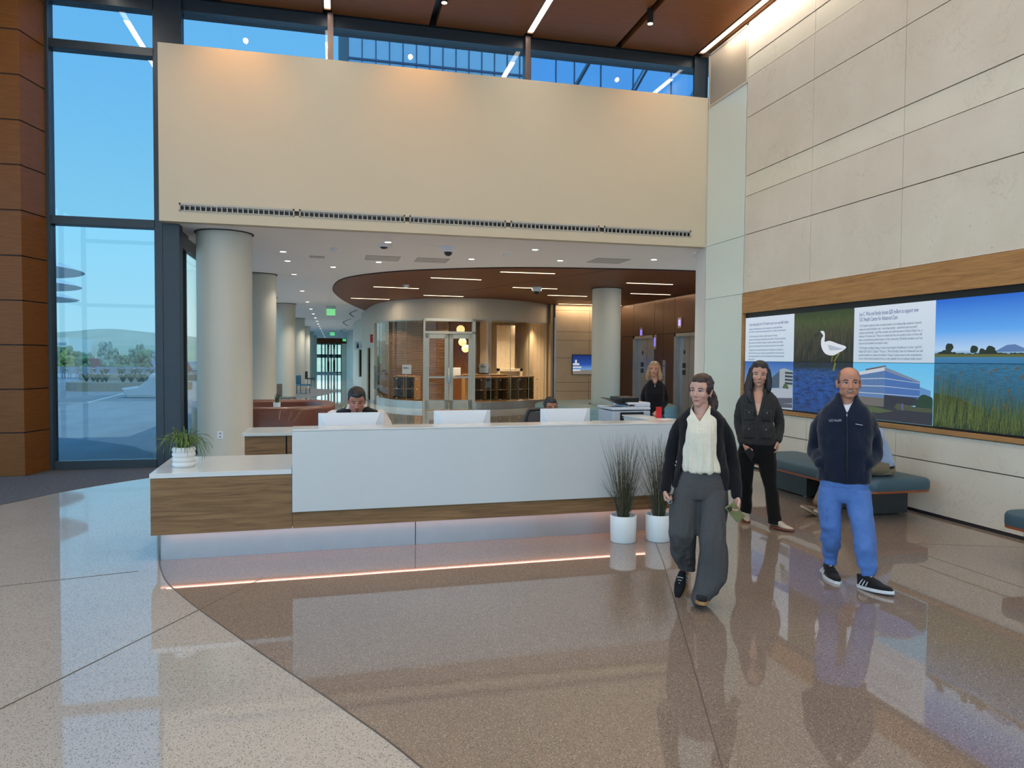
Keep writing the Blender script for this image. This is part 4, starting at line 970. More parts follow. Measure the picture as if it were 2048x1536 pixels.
    obj('pot', MB().lathe(prof, 40), plain('ribbed_ceramic', (226, 226, 222), .45, var=.01), t, smooth=70)
    obj('soil', MB().cyl((0, 0), .077, .13, .152), plain('soil', (54, 44, 36), .95, bumps=.8, bscale=90), t)
    rnd = random.Random(8); mb = MB()
    for k in range(105):
        a = rnd.uniform(0, 2*PI); R_ = rnd.uniform(.10, .235); hh = rnd.uniform(.06, .16); dr = rnd.uniform(-.02, .17)
        if rnd.random() < .25: R_ *= .55; hh *= 1.25; dr = 0
        c, s = math.cos(a), math.sin(a); b = a+rnd.uniform(-.5, .5); c2, s2 = math.cos(b), math.sin(b)
        pts = catmull([(.035*c, .035*s, .15), (.07*c, .07*s, .15+hh*.75), (.55*R_*c2+.03*c, .55*R_*s2+.03*s, .15+hh), (R_*c2, R_*s2, .15+hh-dr*.55), (R_*1.08*c2, R_*1.08*s2, .15+hh-dr)], 3)
        n = len(pts); mb.tube(pts, [(.0055*(1-(i/(n-1))**2)+.0006, .0016) for i in range(n)], 5, cap=False, ref=(-s, c, 0))
    obj('foliage', mb, plain('spider_leaf', (88, 112, 52), .45, var=.35, scale=25), t, smooth=60)
    # two floor pots with tall grass in front of the desk
    for (x, y, lb, sd) in ((2.705, 6.50, 'white cylinder pot of tall grass, left of the pair', 2), (3.06, 6.47, 'white cylinder pot of tall grass half behind walking woman', 9)):
        t = thing('potted_grass', lb, 'potted plant', (x, y, .0), 0, 'tall grass pots before the desk')
        obj('pot', MB().lathe([(.02, .003), (.118, .003), (.122, .008), (.127, .252), (.125, .256), (.117, .256), (.114, .25), (.112, .205), (.01, .205)], 44), plain('white_pot', (238, 244, 246), .35, var=.008), t, smooth=50)
        obj('soil', MB().cyl((0, 0), .113, .19, .207), plain('soil', (54, 44, 36), .95), t)
        rnd = random.Random(sd); mb = MB(); mb2 = MB()
        for k in range(170):
            a = rnd.uniform(0, 2*PI); r0 = rnd.uniform(0, .05); sp = rnd.random()**.8*.20; hh = rnd.uniform(.50, .86) if rnd.random() < .8 else rnd.uniform(.25, .5)
            if hh < .5: sp = rnd.uniform(.12, .26)
            c, s = math.cos(a), math.sin(a); w1 = rnd.uniform(-.02, .02); w2 = rnd.uniform(-.02, .02)
            pts = catmull([(r0*c, r0*s, .2), (r0*c+sp*.22*c, r0*s+sp*.22*s, .2+hh*.33), (r0*c+sp*.62*c+w1, r0*s+sp*.62*s+w2, .2+hh*.7), (r0*c+sp*c+w2, r0*s+sp*s+w1, .2+hh)], 3)
            n = len(pts); (mb if k % 3 else mb2).tube(pts, [.0030*(1-i/(n-1)*.85) for i in range(n)], 4, cap=False)
        obj('foliage', mb, plain('grass_blade', (62, 72, 48), .7, var=.3, scale=12), t)
        obj('dry_stems', mb2, plain('dry_grass', (112, 98, 84), .8, var=.25, scale=12), t)
build_desk()

def build_benches():
    for i, (x0, x1, y0, y1, lb) in enumerate(((5.60, 6.42, 6.62, 9.1, 'long teal cushioned bench with copper edge along stone wall'), (5.64, 6.42, 2.6, 5.12, 'teal cushioned bench cut off by the right picture edge'))):
        t = thing('upholstered_bench', lb, 'bench', ((x0+x1)/2, (y0+y1)/2, 0), 0, 'teal benches along the stone wall')
        w, l = (x1-x0)/2, (y1-y0)/2
        def rr(w, l, r, n=6):
            o = []
            for cx, cy, a0 in ((w-r, l-r, 0), (-w+r, l-r, PI/2), (-w+r, -l+r, PI), (w-r, -l+r, 1.5*PI)):
                for k in range(n+1): a = a0+PI/2*k/n; o.append((cx+r*math.cos(a), cy+r*math.sin(a)))
            return o
        rs = []
        for dz, ins in ((.345, .004), (.36, 0), (.43, 0), (.455, .012), (.468, .035), (.474, .08)):
            rs.append([(x, y, dz) for x, y in rr(w-ins, l-ins, .11-min(ins, .05))])
        obj('cushion', MB().rings(rs), plain('teal_vinyl', (58, 92, 108), .42, var=.05, scale=2), t, smooth=50)
        obj('copper_edge', MB().prism(rr(w-.004, l-.004, .105), .322, .345), plain('copper_wood', (150, 78, 42), .4, .1), t)
        dk = plain('bench_base_metal', (74, 78, 80), .4, .4)
        for a, b in ((-l+.38, -l+.92), (l-1.0, l-.1)):
            pb = obj('base', MB().box((-w+.28, a, .012), (w+.0, b, .322)), dk, t, bevel=.003)
            obj('foot', MB().box((-w+.30, a+.03, 0), (-w+.36, a+.09, .012)).box((-w+.30, b-.09, 0), (-w+.36, b-.03, .012)).box((w-.1, a+.03, 0), (w-.04, a+.09, .012)), M_steel, pb)
build_benches()

# ---------------------------------------------------------------- video wall
def build_video_wall():
    t = thing('video_wall', 'large video wall of tiled screens in an oak frame on stone wall', 'video wall', (XW, 8.2, 1.74))
    # local: x is depth (negative into the room), y along the wall (negative is towards the camera), z up
    ob = Vector((XW, 8.2, 1.74))
    Y = lambda y: y-8.2
    Z = lambda z: z-1.74
    y1, y0 = 10.77, 2.92
    fr = MB().box((-.03, Y(y0-.1), Z(2.53)), (.03, Y(10.845), Z(2.866)))
    obj('oak_header', fr, M_oakh, t, bevel=.002)
    obj('oak_frame', MB().box((-.03, Y(y0-.1), Z(.945)), (.03, Y(10.845), Z(.998))).box((-.03, Y(10.80), Z(.998)), (.03, Y(10.845), Z(2.53))).box((-.03, Y(y0-.1), Z(.998)), (.03, Y(y0-.05), Z(2.53))), M_oakh, t, bevel=.002)
    obj('recess', B((.02, Y(y0-.05), Z(.998)), (.04, Y(10.80), Z(2.53))), M_black, t)
    cols = [10.77, 9.463, 8.188, 6.862, 5.55, 4.24, 2.92]; rows = [1.02, 1.737, 2.452]
    E_ = 1.0
    def grad(name, stops, s=E_, noise_=None, axis='Z'):
        m, nt, b = new_mat(name); tc = nt.nodes.new('ShaderNodeTexCoord'); sx = nt.nodes.new('ShaderNodeSeparateXYZ'); nt.links.new(tc.outputs['Generated'], sx.inputs[0])
        c = ramp(nt, sx.outputs[axis], [(p, rgb(*q)) for p, q in stops])
        if noise_:
            sc, st, col, amt = noise_
            f = nz(nt, coords(nt, st), sc, 5, .65)
            k = ramp(nt, f, [(.42, (0, 0, 0, 1)), (.62, (amt, amt, amt, 1))]); sp = nt.nodes.new('ShaderNodeSeparateColor'); nt.links.new(k, sp.inputs[0])
            c = mixc(nt, sp.outputs[0], c, rgb(*col))
        b.inputs['Base Color'].default_value = (.02, .02, .02, 1); b.inputs['Roughness'].default_value = .5
        nt.links.new(c, b.inputs['Emission Color']); b.inputs['Emission Strength'].default_value = s*.62
        return m
    txt = grad('screen_pale', [(0, (190, 208, 224)), (1, (206, 218, 232))], .85)
    mats = {
        (0, 1): txt, (2, 1): txt,
        (1, 1): grad('screen_marsh', [(0, (22, 30, 18)), (.3, (26, 34, 24)), (.55, (58, 62, 38)), (.8, (70, 92, 36)), (1, (40, 66, 24))], .8, (30, (1, 3.2, .35), (22, 28, 18), .85)),
        (1, 0): grad('screen_water', [(0, (30, 74, 140)), (.5, (24, 80, 160)), (.82, (30, 84, 150)), (.9, (26, 44, 34)), (1, (24, 34, 22))], .8, (9, (1, .8, 3.2), (12, 30, 74), .9)),
        (0, 0): grad('screen_sky_a', [(0, (150, 190, 225)), (1, (38, 96, 176))], .8),
        (2, 0): grad('screen_sky_b', [(0, (150, 214, 236)), (1, (96, 190, 240))], .8),
        (3, 1): grad('screen_sky_c', [(0, (40, 110, 160)), (.12, (60, 120, 160)), (.2, (170, 200, 232)), (.5, (86, 160, 232)), (1, (16, 96, 200))], .9),
        (3, 0): grad('screen_lake', [(0, (28, 60, 40)), (.4, (40, 92, 110)), (1, (44, 118, 160))], .8, (14, (1, .6, 5), (24, 76, 104), .7))}
    scr = {}
    for i in range(6):
        for j in range(2):
            m = mats.get((min(i, 3), j))
            s = obj('screen', B((.0, Y(cols[i+1])+.003, Z(rows[j])+.003), (.018, Y(cols[i])-.003, Z(rows[j+1])-.003)), m, t)
            scr[(i, j)] = s
    X = -.0008
    def flat(par, name, poly, mat, dx=0.0, flip=False):
        vs = [(X-dx, Y(y), Z(z)) for y, z in poly]; n = len(vs)
        vs2 = [(x+.0006, y, z) for x, y, z in vs]
        return obj(name, MB().add(vs+vs2, [tuple(range(n)), tuple(reversed(range(n, 2*n)))]+[(i, n+i, n+(i+1) % n, (i+1) % n) for i in range(n)]), mat, par)
    def E(name, c, s=.8): return emit('pic_'+name, c, s*.62, (.02, .02, .02, 1))
    # writing
    blue = E('heading', (28, 62, 128), .8); grey = E('body', (72, 86, 112), .8)
    def words(par, y, z, size, s, mat, w=1.0):
        M = facing((0, -1, 0), (0, 0, 1), (X-.001, Y(y), Z(z))) @ Matrix.Diagonal((w, 1, 1, 1))
        text_mesh('writing', s, size, mat, par, M, depth=.0006)
    s = scr[(0, 1)]
    words(s, 10.66, 2.315, .062, 'Chao family gifts for UCI Health cancer care top $60 million', blue, .70)
    for k, l in enumerate(['Longtime UCI Health benefactors, the Chao family, have committed $30 million', 'since 1995 to UCI Health toward advancing cancer care in Orange County and beyond.']): words(s, 10.66, 2.25-.045*k, .038, l, blue, .74)
    for k, l in enumerate(['"You\'d be hard-pressed to find more steadfast supporters of Orange', 'County as the Chao family," said Chancellor Howard Gillman. "The latest extraordinary', 'gift is testament to their belief in the power of academic medicine to lead the fight', 'against cancer and accelerate the hope and lead-up to latest care to cancer patients."']): words(s, 10.66, 2.13-.052*k, .040, l, grey, .70)
    for k, l in enumerate(['"Giving back to our community has always been very important to our family," said', 'Allen Chao. "We are proud to continue our partnership with UC Irvine and to know', 'that community members from all walks of life benefit from this lifesaving investment', 'without travel."']): words(s, 10.66, 1.91-.050*k, .040, l, grey, .70)
    s = scr[(2, 1)]
    words(s, 8.085, 2.335, .074, 'Joe C. Wen and family donate $20 million to support new', blue, .56)
    words(s, 8.085, 2.265, .074, 'UCI Health Center for Advanced Care', blue, .56)
    for k, l in enumerate(['"UCI Health transforms lives everyday thanks to its leading-edge academic research,', 'advanced medical facilities, and – most importantly – passionate and top-notch', 'medical professionals," said Wen, founder and chief executive of Sakura Paper, Inc., a', 'division of Formosa Ltd. "There\'s no doubt that the new medical center in Irvine will', 'have a tremendously positive impact on the community. My family members and I are', 'honored and humbled to be able to help."']): words(s, 8.085, 2.195-.045*k, .042, l, grey, .72)
    for k, l in enumerate(['"UCI Health is building Orange County\'s next chapter of healthcare in Irvine," said UCI', 'Health CEO Chad T. Lefteris. "The Joe C. Wen & Family Center for Advanced Care will', 'provide residents of coastal and southern Orange County access to the comprehensive', 'care in critical clinical specialties that are only available from an academic health system."']): words(s, 8.085, 1.91-.045*k, .042, l, grey, .70)
    # egret across both rows
    s = scr[(1, 1)]; wh = E('egret', (214, 220, 228), .85); dk = E('bill', (20, 22, 24), .5); yl = E('egret_leg', (128, 128, 40), .6)
    body = catmull([(8.86, 2.165, 0), (8.80, 2.17, 0), (8.765, 2.13, 0), (8.765, 2.06, 0), (8.76, 2.02, 0), (8.66, 2.03, 0), (8.5, 1.99, 0), (8.33, 1.945, 0), (8.38, 1.90, 0), (8.46, 1.87, 0), (8.58, 1.83, 0), (8.72, 1.845, 0), (8.80, 1.90, 0), (8.84, 1.98, 0), (8.835, 2.06, 0), (8.80, 2.10, 0), (8.815, 2.125, 0)], 4, True)
    flat(s, 'egret', [(p.x, p.y) for p in body], wh)
    flat(s, 'egret_wing', [(8.70, 1.98), (8.45, 1.93), (8.36, 1.92), (8.5, 1.90), (8.66, 1.90)], E('wing', (176, 186, 204), .8), .0008)
    flat(s, 'bill', [(8.86, 2.16), (8.98, 2.12), (8.99, 2.09), (8.95, 2.10), (8.86, 2.14)], dk)
    flat(s, 'egret_leg', [(8.47, 1.87), (8.44, 1.86), (8.52, 1.78), (8.55, 1.74), (8.57, 1.745), (8.54, 1.79)], yl); flat(s, 'egret_leg', [(8.6, 1.84), (8.585, 1.84), (8.60, 1.74), (8.62, 1.74)], yl)
    rnd = random.Random(4)
    flat(scr[(1, 0)], 'egret_leg', [(8.55, 1.732), (8.52, 1.732), (8.55, 1.62), (8.59, 1.62)], yl)
    gl = E('glint', (96, 130, 180), .6)
    mb = MB()
    for k in range(34):
        y = rnd.uniform(8.3, 8.95); z = rnd.uniform(1.38, 1.58); w = rnd.uniform(.01, .05)
        mb.add([(X, Y(y), Z(z)), (X, Y(y-w), Z(z+.003)), (X, Y(y-w*1.2), Z(z+.0005)), (X, Y(y-w*.1), Z(z-.003))], [(0, 1, 2, 3)])
    obj('glint', mb, gl, scr[(1, 0)])
    mb = MB()
    for k in range(260):
        y = rnd.uniform(8.2, 9.45); z = rnd.uniform(1.75, 2.25); l = rnd.uniform(.06, .2); q = rnd.uniform(-.02, .02); w = .005
        mb.add([(X+.0004, Y(y), Z(z)), (X+.0004, Y(y-w), Z(z)), (X+.0004, Y(y-w+q), Z(z+l)), (X+.0004, Y(y+q), Z(z+l))], [(0, 1, 2, 3)])
    obj('reeds', mb, E('brown_reed', (96, 88, 66), .55), scr[(1, 1)])
    # building picture left
    s = scr[(0, 0)]
    flat(s, 'pictured_ground', [(10.765, 1.30), (9.47, 1.34), (9.47, 1.025), (10.765, 1.025)], E('plaza', (176, 186, 200), .7))
    flat(s, 'pictured_shadow', [(9.9, 1.18), (9.47, 1.20), (9.47, 1.12), (9.8, 1.10)], E('plaza_shadow', (86, 90, 108), .6), .0006); flat(s, 'pictured_shadow', [(10.3, 1.09), (9.47, 1.11), (9.47, 1.05), (10.1, 1.03)], E('plaza_shadow', (86, 90, 108), .6), .0006)
    flat(s, 'pictured_facade', [(10.12, 1.32), (10.12, 1.42), (9.80, 1.60), (9.80, 1.34)], E('facade_dark', (62, 84, 108), .7), .0004)
    flat(s, 'pictured_facade', [(9.80, 1.34), (9.80, 1.62), (9.68, 1.64), (9.47, 1.60), (9.47, 1.34)], E('facade_light', (160, 172, 178), .75), .0004)
    mb = MB()
    for k in range(4):
        z = 1.40+k*.052; mb.add([(X-.0012, Y(9.66), Z(z)), (X-.0012, Y(9.47), Z(z-.004)), (X-.0012, Y(9.47), Z(z+.026)), (X-.0012, Y(9.66), Z(z+.032))], [(0, 1, 2, 3)])
    obj('pictured_windows', mb, E('win_dark', (46, 58, 76), .7), s)
    flat(s, 'pictured_tree', [(9.72, 1.34), (9.68, 1.40), (9.62, 1.41), (9.57, 1.36), (9.57, 1.33)], E('tree', (66, 96, 54), .7), .0016)
    # big medical building picture
    s = scr[(2, 0)]
    flat(s, 'pictured_ground', [(8.185, 1.20), (6.865, 1.22), (6.865, 1.025), (8.185, 1.025)], E('street', (52, 52, 66), .6))
    flat(s, 'pictured_lawn', [(8.185, 1.17), (7.85, 1.19), (7.45, 1.15), (7.7, 1.11), (8.185, 1.11)], E('lawn', (86, 104, 64), .6), .0004)
    flat(s, 'pictured_facade', [(8.185, 1.22), (8.185, 1.58), (7.62, 1.66), (7.62, 1.24)], E('fac_a', (92, 128, 178), .8), .0004)
    flat(s, 'pictured_facade', [(7.62, 1.24), (7.62, 1.66), (7.22, 1.57), (7.06, 1.52), (7.06, 1.28)], E('fac_b', (66, 108, 176), .8), .0004)
    flat(s, 'pictured_facade', [(7.06, 1.28), (7.06, 1.46), (6.90, 1.42), (6.90, 1.30)], E('fac_c', (90, 140, 196), .8), .0004)
    flat(s, 'pictured_roof', [(8.185, 1.555), (8.185, 1.60), (7.62, 1.685), (7.62, 1.64)], E('roofw', (196, 204, 214), .8), .0010)
    flat(s, 'pictured_roof', [(7.62, 1.685), (7.62, 1.64), (7.06, 1.50), (7.06, 1.525)], E('roofg', (120, 134, 160), .8), .0010)
    flat(s, 'pictured_roof', [(7.95, 1.655), (7.6, 1.705), (7.6, 1.69), (7.95, 1.63)], E('penthouse', (104, 84, 88), .7), .0006)
    flat(s, 'pictured_base', [(8.185, 1.20), (8.185, 1.30), (7.62, 1.30), (7.62, 1.19)], E('stonebase', (112, 106, 104), .7), .0010)
    flat(s, 'pictured_base', [(7.62, 1.19), (7.62, 1.34), (7.1, 1.33), (7.1, 1.24)], E('shadebase', (42, 44, 58), .7), .0010)
    mb = MB(); mb2 = MB()
    for k in range(22):
        y = 8.17-k*.025; z0 = 1.33; z1 = 1.565+(8.17-y)*.13
        mb2.add([(X-.0014, Y(y), Z(z0)), (X-.0014, Y(y-.006), Z(z0)), (X-.0014, Y(y-.006), Z(z1)), (X-.0014, Y(y), Z(z1))], [(0, 1, 2, 3)])
    for k in range(3):
        z = 1.345+k*.085; mb.add([(X-.0018, Y(8.185), Z(z)), (X-.0018, Y(7.62), Z(z+.012*k)), (X-.0018, Y(7.62), Z(z+.012+.012*k)), (X-.0018, Y(8.185), Z(z+.012))], [(0, 1, 2, 3)])
        mb.add([(X-.0018, Y(7.62), Z(z+.012*k)), (X-.0018, Y(7.06), Z(z-.008*k+.0)), (X-.0018, Y(7.06), Z(z+.006-.008*k)), (X-.0018, Y(7.62), Z(z+.010+.012*k))], [(0, 1, 2, 3)])
    obj('pictured_bands', mb, E('bands', (170, 186, 206), .8), s); obj('pictured_windows', mb2, E('mull', (50, 76, 128), .8), s)
    tr = catmull([(7.12, 1.20, 0), (7.10, 1.30, 0), (7.02, 1.37, 0), (6.93, 1.36, 0), (6.868, 1.33, 0), (6.868, 1.20, 0)], 4)
    flat(s, 'pictured_tree', [(p.x, p.y) for p in tr], E('tree_dark', (28, 62, 44), .7), .0020)
    flat(s, 'pictured_shrubs', [(7.45, 1.20), (7.40, 1.25), (7.25, 1.24), (7.1, 1.22), (6.865, 1.22), (6.865, 1.17), (7.4, 1.17)], E('shrub', (74, 82, 60), .7), .0022)
    flat(s, 'pictured_sign', [(7.33, 1.17), (7.33, 1.25), (7.30, 1.25), (7.30, 1.17)], E('sign_violet', (96, 84, 150), .8), .0026)
    # lake picture over the two right columns
    for ci, (ya, yb) in ((3, (6.859, 5.553)), (4, (5.547, 4.243)), (5, (4.237, 2.923))):
        s = scr[(ci, 1)]
        n = 60; top = [(ya+(yb-ya)*k/n, 1.845+.03*noise.noise(Vector((k*.5, ci*9, 0)))+.012*noise.noise(Vector((k*2.1, ci, 2)))+(.04*max(0, math.sin(k*.25+ci*2)))) for k in range(n+1)]
        flat(s, 'pictured_treeline', top+[(yb, 1.815), (ya, 1.815)], E('treeline', (24, 42, 30), .6), .0004)
        flat(s, 'pictured_reedbank', [(ya, 1.84), (yb, 1.835), (yb, 1.808), (ya, 1.808)], E('reedbank', (96, 104, 48), .7), .0008)
    s = scr[(3, 1)]
    for cy, cz, r in ((6.66, 1.915, .055), (6.34, 1.89, .05), (6.14, 1.88, .055), (6.24, 1.87, .035)):
        pl = [(cy+r*math.cos(a)*(1+.25*noise.noise(Vector((a*2, cy, 0)))), cz+r*.8*math.sin(a)*(1+.25*noise.noise(Vector((a*2, cy, 4))))) for a in [2*PI*k/20 for k in range(20)]]
        flat(s, 'pictured_tree', pl, E('tree_far', (26, 44, 30), .6), .0012)
    flat(s, 'pictured_mountain', [(6.1, 1.86), (5.95, 1.93), (5.86, 1.935), (5.72, 1.88), (5.6, 1.86)], E('mountain', (88, 124, 176), .8), .0002)
    rnd = random.Random(77)
    g1 = E('reed_green', (104, 124, 60), .6); g2 = E('reed_dark', (34, 52, 30), .6); g3 = E('seed_head', (120, 88, 44), .6)
    for ci, (ya, yb) in ((3, (6.855, 5.56)), (4, (5.545, 4.25)), (5, (4.23, 2.93))):
        a, b, c = MB(), MB(), MB()
        for k in range(1500):
            y = rnd.uniform(yb, ya); q = (ya-y)/(ya-yb)
            h0 = (.72-.34*q if ci == 3 else .35)
            z = rnd.uniform(1.022, 1.10+.1*rnd.random()); l = rnd.uniform(.15, 1.0)*h0; e = rnd.uniform(-.05, .10)*(l/.3); w = rnd.uniform(.002, .005)
            z1 = min(z+l, 1.73); ye = min(max(y-e, yb), ya); dx = .0004+rnd.random()*.002
            (a if rnd.random() < .55 else b).add([(X-dx, Y(y), Z(z)), (X-dx, Y(y-w), Z(z)), (X-dx, Y(ye-w*.3), Z(z1))], [(0, 1, 2)])
        for k in range(50 if ci == 3 else 30):
            y = rnd.uniform(yb+.02, ya-.02); z = rnd.uniform(1.2, 1.7); w = rnd.uniform(.006, .014)
            c.add([(X-.003, Y(y-w), Z(z)), (X-.003, Y(y), Z(z-w*1.5)), (X-.003, Y(y+w), Z(z)), (X-.003, Y(y), Z(z+w*1.5))], [(0, 1, 2, 3)])
        flat(scr[(ci, 0)], 'pictured_marsh', [(ya, 1.40), (ya-.35, 1.36), (ya-.75, 1.2), (yb, 1.12), (yb, 1.024), (ya, 1.024)] if ci == 3 else [(ya, 1.12), (yb, 1.15), (yb, 1.024), (ya, 1.024)], E('marsh', (44, 60, 34), .6), .0002)
        obj('reeds', a, g1, scr[(ci, 0)]); obj('reeds', b, g2, scr[(ci, 0)]); obj('seed_heads', c, g3, scr[(ci, 0)])
build_video_wall()

# ---------------------------------------------------------------- people
def skin_mat(name, c):
    if name in MATS: return MATS[name]
    m, nt, b = new_mat(name); v = coords(nt)
    a = tuple(x*.93 for x in lin(c))+(1,); r = (min(1, lin(c)[0]*1.05), lin(c)[1]*.96, lin(c)[2]*.95, 1)
    nt.links.new(ramp(nt, nz(nt, v, 14, 4), [(.35, a), (.65, r)]), b.inputs['Base Color'])
    b.inputs['Roughness'].default_value = .5; b.inputs['Specular IOR Level'].default_value = .4
    bump(nt, b, nz(nt, v, 260, 3), .08, .001); MATS[name] = m; return m
def fabric(name, c, rough=.85, weave=900, var=.08, sheen=.1, bmp=.25):
    if name in MATS: return MATS[name]
    m, nt, b = new_mat(name); v = coords(nt)
    a = tuple(x*(1-var) for x in lin(c))+(1,); d = tuple(min(1, x*(1+var)) for x in lin(c))+(1,)
    nt.links.new(ramp(nt, nz(nt, v, 40, 4), [(.35, a), (.65, d)]), b.inputs['Base Color'])
    b.inputs['Roughness'].default_value = rough; b.inputs['Sheen Weight'].default_value = sheen; b.inputs['Specular IOR Level'].default_value = .2
    bump(nt, b, nz(nt, v, weave, 2), bmp, .0015); MATS[name] = m; return m
def tweed(name, dark, light):
    m, nt, b = new_mat(name); v = coords(nt)
    w1 = nt.nodes.new('ShaderNodeTexChecker'); w1.inputs['Scale'].default_value = 190; w1.inputs['Color1'].default_value = rgb(*dark); w1.inputs['Color2'].default_value = rgb(*light); nt.links.new(v, w1.inputs[0])
    bands = nt.nodes.new('ShaderNodeTexWave'); bands.wave_type = 'BANDS'; bands.bands_direction = 'Z'; bands.inputs['Scale'].default_value = 26; bands.inputs['Distortion'].default_value = .6; nt.links.new(v, bands.inputs[0])
    c = mixc(nt, .45, w1.outputs[0], ramp(nt, bands.outputs['Fac'], [(.3, rgb(*dark)), (.7, rgb(*light))]))
    c = mixc(nt, .5, c, ramp(nt, nz(nt, v, 420, 3, .8), [(.38, rgb(*dark)), (.62, rgb(*light))]))
    nt.links.new(c, b.inputs['Base Color']); b.inputs['Roughness'].default_value = .9; b.inputs['Specular IOR Level'].default_value = .1
    bump(nt, b, nz(nt, v, 500, 2), .3, .002); MATS[name] = m; return m
def hairmat(name, dark, light, rough=.34):
    m, nt, b = new_mat(name); v = coords(nt, (1, 1, .12))
    nt.links.new(ramp(nt, nz(nt, v, 95, 5, .75), [(.38, rgb(*dark)), (.62, rgb(*light))]), b.inputs['Base Color'])
    b.inputs['Roughness'].default_value = rough; b.inputs['Specular IOR Level'].default_value = .6
    bump(nt, b, nz(nt, v, 110, 5, .75), 1.0, .006); MATS[name] = m; return m

def remeshed(mb, voxel, smooth=4, fac=.5):
    me = mb.mesh('tmp'); o = bpy.data.objects.new('tmp', me); COL.objects.link(o)
    r = o.modifiers.new('r', 'REMESH'); r.mode = 'VOXEL'; r.voxel_size = voxel; r.adaptivity = 0
    s = o.modifiers.new('s', 'SMOOTH'); s.factor = fac; s.iterations = smooth
    dg = bpy.context.evaluated_depsgraph_get(); dg.update()
    out = bpy.data.meshes.new_from_object(o.evaluated_get(dg))
    bpy.data.objects.remove(o); bpy.data.meshes.remove(me)
    return out
def displace(me, fn):
    n = len(me.vertices); co = np.empty(n*3, 'f'); me.vertices.foreach_get('co', co); co = co.reshape(-1, 3)
    no = np.empty(n*3, 'f'); me.vertices.foreach_get('normal', no); no = no.reshape(-1, 3)
    me.vertices.foreach_set('co', fn(co.astype('d'), no.astype('d')).astype('f').ravel()); me.update()
def folds(me, amp, freq, seed=0, zrange=None, extra=None):
    """cloth folds: noise stretched along one axis"""
    def fn(co, no):
        out = co.copy()
        for i, (p, q) in enumerate(zip(co, no)):
            a = amp if extra is None else amp*extra(p)
            if a == 0: continue
            v = Vector((p[0]*freq[0], p[1]*freq[1], p[2]*freq[2]+seed))
            w = noise.noise(v)+.5*noise.noise(v*2.1)
            out[i] = p+q*a*w
        return out
    displace(me, fn)
def cut(me, pred):
    bm = bmesh.new(); bm.from_mesh(me)
    dead = [f for f in bm.faces if pred(f.calc_center_median())]
    bmesh.ops.delete(bm, geom=dead, context='FACES')
    bs = [(v, [e.other_vert(v) for e in v.link_edges if e.is_boundary]) for v in bm.verts if v.is_boundary]
    for _ in range(14):
        new = [(v, (v.co+sum((q.co for q in nb), Vector())/len(nb))/2) for v, nb in bs if len(nb) == 2]
        for v, c in new: v.co = c
    inner = [v for v in bm.verts if not v.is_boundary and any(e.other_vert(v).is_boundary for e in v.link_edges)]
    for _ in range(3): bmesh.ops.smooth_vert(bm, verts=inner, factor=.5, use_axis_x=True, use_axis_y=True, use_axis_z=True)
    bm.to_mesh(me); bm.free(); me.update()
def garment(name, mb, mat, parent, voxel=.007, smooth=5, fold=None, pred=None, thick=0):
    me = remeshed(mb, voxel, smooth)
    if fold: folds(me, *fold)
    if pred: cut(me, pred)
    o = obj(name, me, mat, parent, smooth=80)
    if thick:
        s = o.modifiers.new('cloth', 'SOLIDIFY'); s.thickness = thick; s.offset = 0.0
    return o
def V(*a): return Vector(a)
def limb(mb, pts, radii, n=18, sub=4, flat=1.0, ref=None):
    p = catmull(pts, sub); rr = []
    for i in range(len(pts)-1):
        for k in range(sub):
            t = k/sub; a, b = radii[i], radii[i+1]; rr.append(a+(b-a)*t)
    rr.append(radii[-1])
    mb.tube([p[0]+(p[0]-p[1]).normalized()*rr[0]*.5]+p+[p[-1]+(p[-1]-p[-2]).normalized()*rr[-1]*.5], [rr[0]*.6]+rr+[rr[-1]*.6], n, flat=flat, ref=ref)
def hand(mb, wrist, d, palm, thumb, curl=(35, 35, 30), s=1.0, spread=.0, tcurl=25):
    """palm block, four unequal fingers with three bends each, and a thumb leaving the side of the palm"""
    d = Vector(d).normalized(); palm = Vector(palm); palm = (palm-d*palm.dot(d)).normalized()
    th = Vector(thumb); th = (th-d*th.dot(d)-palm*th.dot(palm)).normalized(); w = Vector(wrist)
    pl = .086*s
    pts = [w-d*.02*s, w, w+d*.03*s, w+d*.062*s, w+d*pl]; rad = [(.026*s, .021*s), (.028*s, .020*s), (.038*s, .018*s), (.042*s, .016*s), (.037*s, .012*s)]
    mb.tube(pts, rad, 16, ref=tuple(th))
    L = [.072, .080, .074, .058]
    for k in range(4):
        off = (1.5-k)*.0205*s; base = w+th*off+d*(pl-.010*s-(.006*s if k == 3 else 0)); dd = (d+th*(1.5-k)*spread).normalized(); q = base; pp = [q]; rads = [.0095*s]
        ax = dd.cross(palm).normalized()
        for j, (fr, cv) in enumerate(zip((.44, .31, .25), curl)):
            R = Matrix.Rotation(math.radians(cv*(1+.08*k)), 3, ax); dd = (R @ dd)
            q = q+dd*L[k]*fr*s; pp.append(q); rads.append((.0090-.0008*j)*s)
        mb.tube(pp, rads, 10, ref=tuple(th)); mb.ell(pp[-1], (rads[-1],)*3, 10, 8)
        for a, r in zip(pp[1:-1], rads[1:-1]): mb.ell(a, (r*1.03,)*3, 10, 8)
    b = w+th*.024*s+d*.018*s; dd = (d*.62+th*.70+palm*.30).normalized(); pp = [b, b+dd*.034*s]; ax = dd.cross(palm).normalized()
    dd2 = (Matrix.Rotation(math.radians(tcurl), 3, -th.cross(d).normalized() if False else ax) @ dd); dd2 = (dd2+d*.45).normalized()
    pp += [pp[-1]+dd2*.030*s, pp[-1]+dd2*.052*s]
    mb.tube(pp, [.015*s, .0125*s, .0105*s, .0085*s], 10); mb.ell(pp[-1], (.0085*s,)*3, 10, 8)
